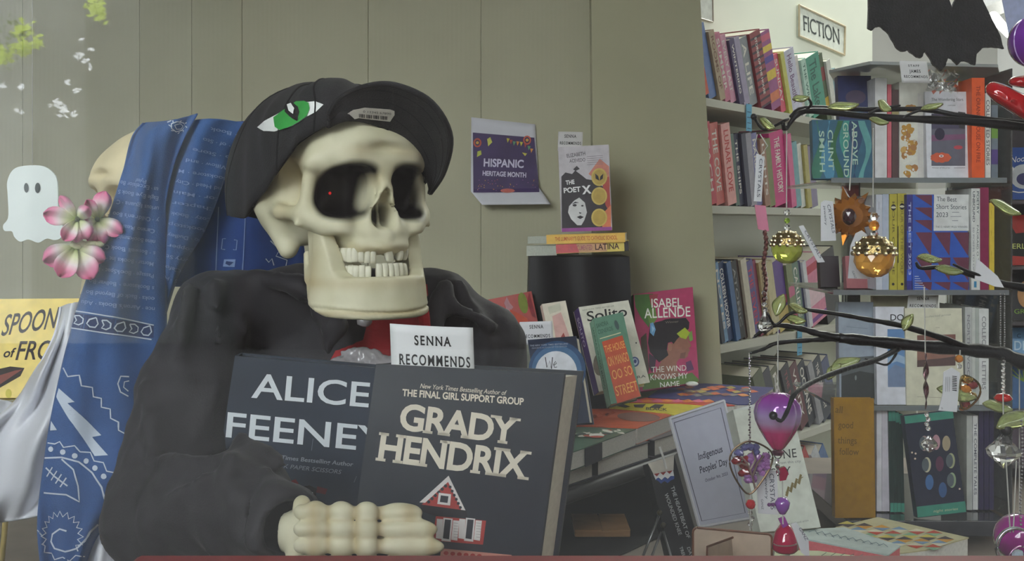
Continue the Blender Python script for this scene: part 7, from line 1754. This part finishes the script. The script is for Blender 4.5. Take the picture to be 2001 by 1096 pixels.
# amber bee cluster with tag
R = hang('amber and gold wired insect ornament with a barcode tag', 'ornament', 'insect_ornament', 1884, 802, .77)
for i, (x, y, rx, ry) in enumerate(((1874, 701, 8, 8), (1890, 742, 12, 8), (1900, 752, 11, 9), (1886, 760, 12, 9), (1898, 774, 12, 9), (1886, 788, 10, 9), (1880, 798, 6, 5))): facet_ball(R, x, y, .77, rx, ry, (M(190, 120, 50, .1, .2, coat=1), M(206, 170, 90, .15, .2, metal=.8), M(130, 60, 60, .1, .2, coat=1))[i % 3], 'amber_stone', 7, 5, .1)
bead(R, 1875, 716, .77, 5, CLR, 'bead'); mb = MB(); ring_ = spline([(1880, 735), (1908, 745), (1916, 765), (1906, 785), (1884, 800), (1876, 780)], 24, closed=True); mb.tube([P(a, b, .768) for a, b in ring_]+[P(*ring_[0], .768)], .0008, 5); mb.build('gold_wire', GOLD, R)
cord(R, [(1876, 684), (1875, 720)], .77)
pts = [(1844, 727), (1860, 718), (1876, 728), (1870, 805), (1834, 802), (1842, 770)]
tag_(R, pts, .76, [('GANZ', (1838, 796), (1840, 800), 3, None)]); pr = Print(plane=(P(1850, 760, .76), Vector((0, -1, 0))), off=.0006)
for i in range(9): pr.poly([(1860, 734+i*3.4), (1869, 734.6+i*3.4), (1869, 736+i*3.4+(i % 3)*.4), (1860, 735.4+i*3.4)], INK)
for i in range(3): pr.line([(1848+i*3.5, 736), (1847+i*3.5, 765)], .8, M(110, 114, 120))
pr.build('barcode', R)
# moon ring and violet ball at the lower right
R = hang('silver moon ring with small stars in front of a violet ball', 'ornament', 'moon_ornament', 1975, 1096, .74)
mb = MB(); mb.tube([P(1984+36*math.cos(a), 1070+38*math.sin(a), .74) for a in [math.radians(60+i*9) for i in range(34)]], [.0004+.0011*math.sin(math.pi*i/33) for i in range(34)], 6); mb.build('crescent', M(206, 210, 216, .2, metal=.8), R, smooth=True)
mb = MB(); mb.tube([P(1996+24*math.cos(a), 1092+24*math.sin(a), .738) for a in [math.radians(170+i*9) for i in range(26)]], .0006, 5); mb.build('inner_ring', M(206, 150, 190, .2, metal=.7), R, smooth=True)
facet_ball(R, 1990, 1085, .735, 12, 12, M(176, 190, 204, .1, .1, coat=1), 'star_stone', 7, 5, .2); cord(R, [(1966, 900), (1974, 1040)], .745); cord(R, [(1986, 900), (1980, 1040)], .745)
mb = MB()
for i in range(30): mb.ball(P(1996-(i < 4)*(.0)+(2*math.sin(i*.2)), 822+i*7, .75), 2.6*.75/F, 6, 4)
mb.build('twisted_chain', SIL, R)['kind'] = 'stuff'
R = hang('large violet glass ball at the lower right edge', 'ornament', 'glass_ball', 1985, 1090, .80); k = .80/F; mb = MB(); mb.ball(P(1990, 1050, .80), 46*k, 24, 14); mb.build('ball', M(150, 30, 130, .12, .3, 30, coat=1), R, smooth=True); cord(R, [(1992, 700), (1992, 1006)], .80)
# purple ball and red dragonfly wings top right, the bat
R = hang('violet glass balloon cut by the upper right corner', 'ornament', 'glass_ball', 2000, 130, .76); k = .76/F; mb = MB(); mb.ball(P(2018, 82, .76), 46*k, 24, 16, sc=(1, 1, 1.08)); mb.build('ball', M(120, 50, 160, .1, .25, 30, coat=1), R, smooth=True)
for a in (0, 1, 2, 3): mb = MB(); mb.tube([P(2018, 82, .76)+Vector((math.sin(t)*math.cos(a*.8+.4)*46.3*k, -math.sin(t)*abs(math.sin(a*.8+.4))*46.3*k, math.cos(t)*50*k)) for t in [math.pi*i/16 for i in range(17)]], .0005, 4); mb.build('rib', M(176, 140, 206, .2, coat=1), R)
cord(R, [(2018, -120), (2018, 34)], .76)
R = hang('translucent red glass dragonfly with long wings at the right edge', 'ornament', 'dragonfly_ornament', 1975, 235, .77)
RG = M(170, 20, 26, .06, .2, 20, coat=1)
for pts in ([(1925, 176), (1935, 160), (1960, 164), (1985, 176), (2030, 200), (2030, 240), (2000, 234), (1970, 216), (1940, 196)], [(1970, 160), (1980, 150), (2010, 146), (2040, 150), (2040, 172), (2000, 172), (1978, 168)]):
    sp2 = spline(pts, 36, closed=True); c0 = np.mean(sp2, axis=0); rows = []
    for i in range(7):
        u = i/6; rows.append([P(*(c0+(p-c0)*math.sin(u*math.pi/2)), .77-.010*math.cos(u*math.pi/2)) for p in sp2]+[P(*(c0+(sp2[0]-c0)*math.sin(u*math.pi/2)), .77-.010*math.cos(u*math.pi/2))])
    mb = MB(); mb.grid(rows); o = mb.build('wing', RG, R, smooth=True, fix=False); o.modifiers.new('thickness', 'SOLIDIFY').thickness = .002
mb = MB(); mb.tube([P(2010, 190, .775), P(2060, 215, .775)], [.004, .006], 10); mb.build('body', RG, R, smooth=True); cord(R, [(2015, -120), (2015, 160)], .77)
R = hang('cut-out black felt bat with scalloped wings hanging overhead', 'decoration', 'felt_bat', 1830, 140, 1.05)
bat = [(1698, -60), (1697, 55), (1704, 60), (1712, 52), (1722, 52), (1738, 66), (1752, 92), (1762, 101), (1775, 98), (1790, 110), (1800, 114), (1808, 100), (1818, 112), (1826, 128), (1840, 138), (1848, 128), (1853, 112), (1862, 116), (1872, 126), (1880, 119), (1890, 120), (1906, 127), (1909, 106), (1920, 94), (1940, 91), (1962, 95), (1955, 70), (1944, 48), (1930, 20), (1916, -8), (1900, -30), (1876, -20), (1860, 15), (1851, -15), (1840, -40), (1800, -60)]
jb = []
for a, b in zip(bat, bat[1:]+bat[:1]):
    for i in range(3): jb.append((a[0]+(b[0]-a[0])*i/3+random.uniform(-.8, .8), a[1]+(b[1]-a[1])*i/3+random.uniform(-.8, .8)))
mb = MB(); mb.poly([P(a, b, 1.05) for a, b in jb], 0, .004, (0, 1, 0)); mb.build('felt', M(22, 22, 24, .95, .3, 90, .5, sheen=.3, bscale=500), R)
mb = MB(); mb.tube([P(1800, -55, 1.052), P(1800, -700, 1.052)], .0006, 5); mb.tube([P(1890, -20, 1.052), P(1890, -700, 1.052)], .0006, 5); mb.build('hanging_thread', THR, R)
# clear film added for a few sparkles at the head of the rack
R = thing('sparkle_film', 'crinkled cellophane added for sparkle on top of the acrylic rack', 'added film', P(1850, 175, YT-.08)); mb = MB(); rows = []
for i in range(8): rows.append([P(1812+j*5.5, 138+i*6, YT-.09)+Vector((.003*math.sin(i*1.7+j), .006*math.sin(i*2.3+j*1.9), .004*math.sin(j*2.1+i))) for j in range(12)])
mb.grid(rows); mb.build('film', clear('cellophane', (.97, .98, .98), .03, 0, .15), R, fix=False)
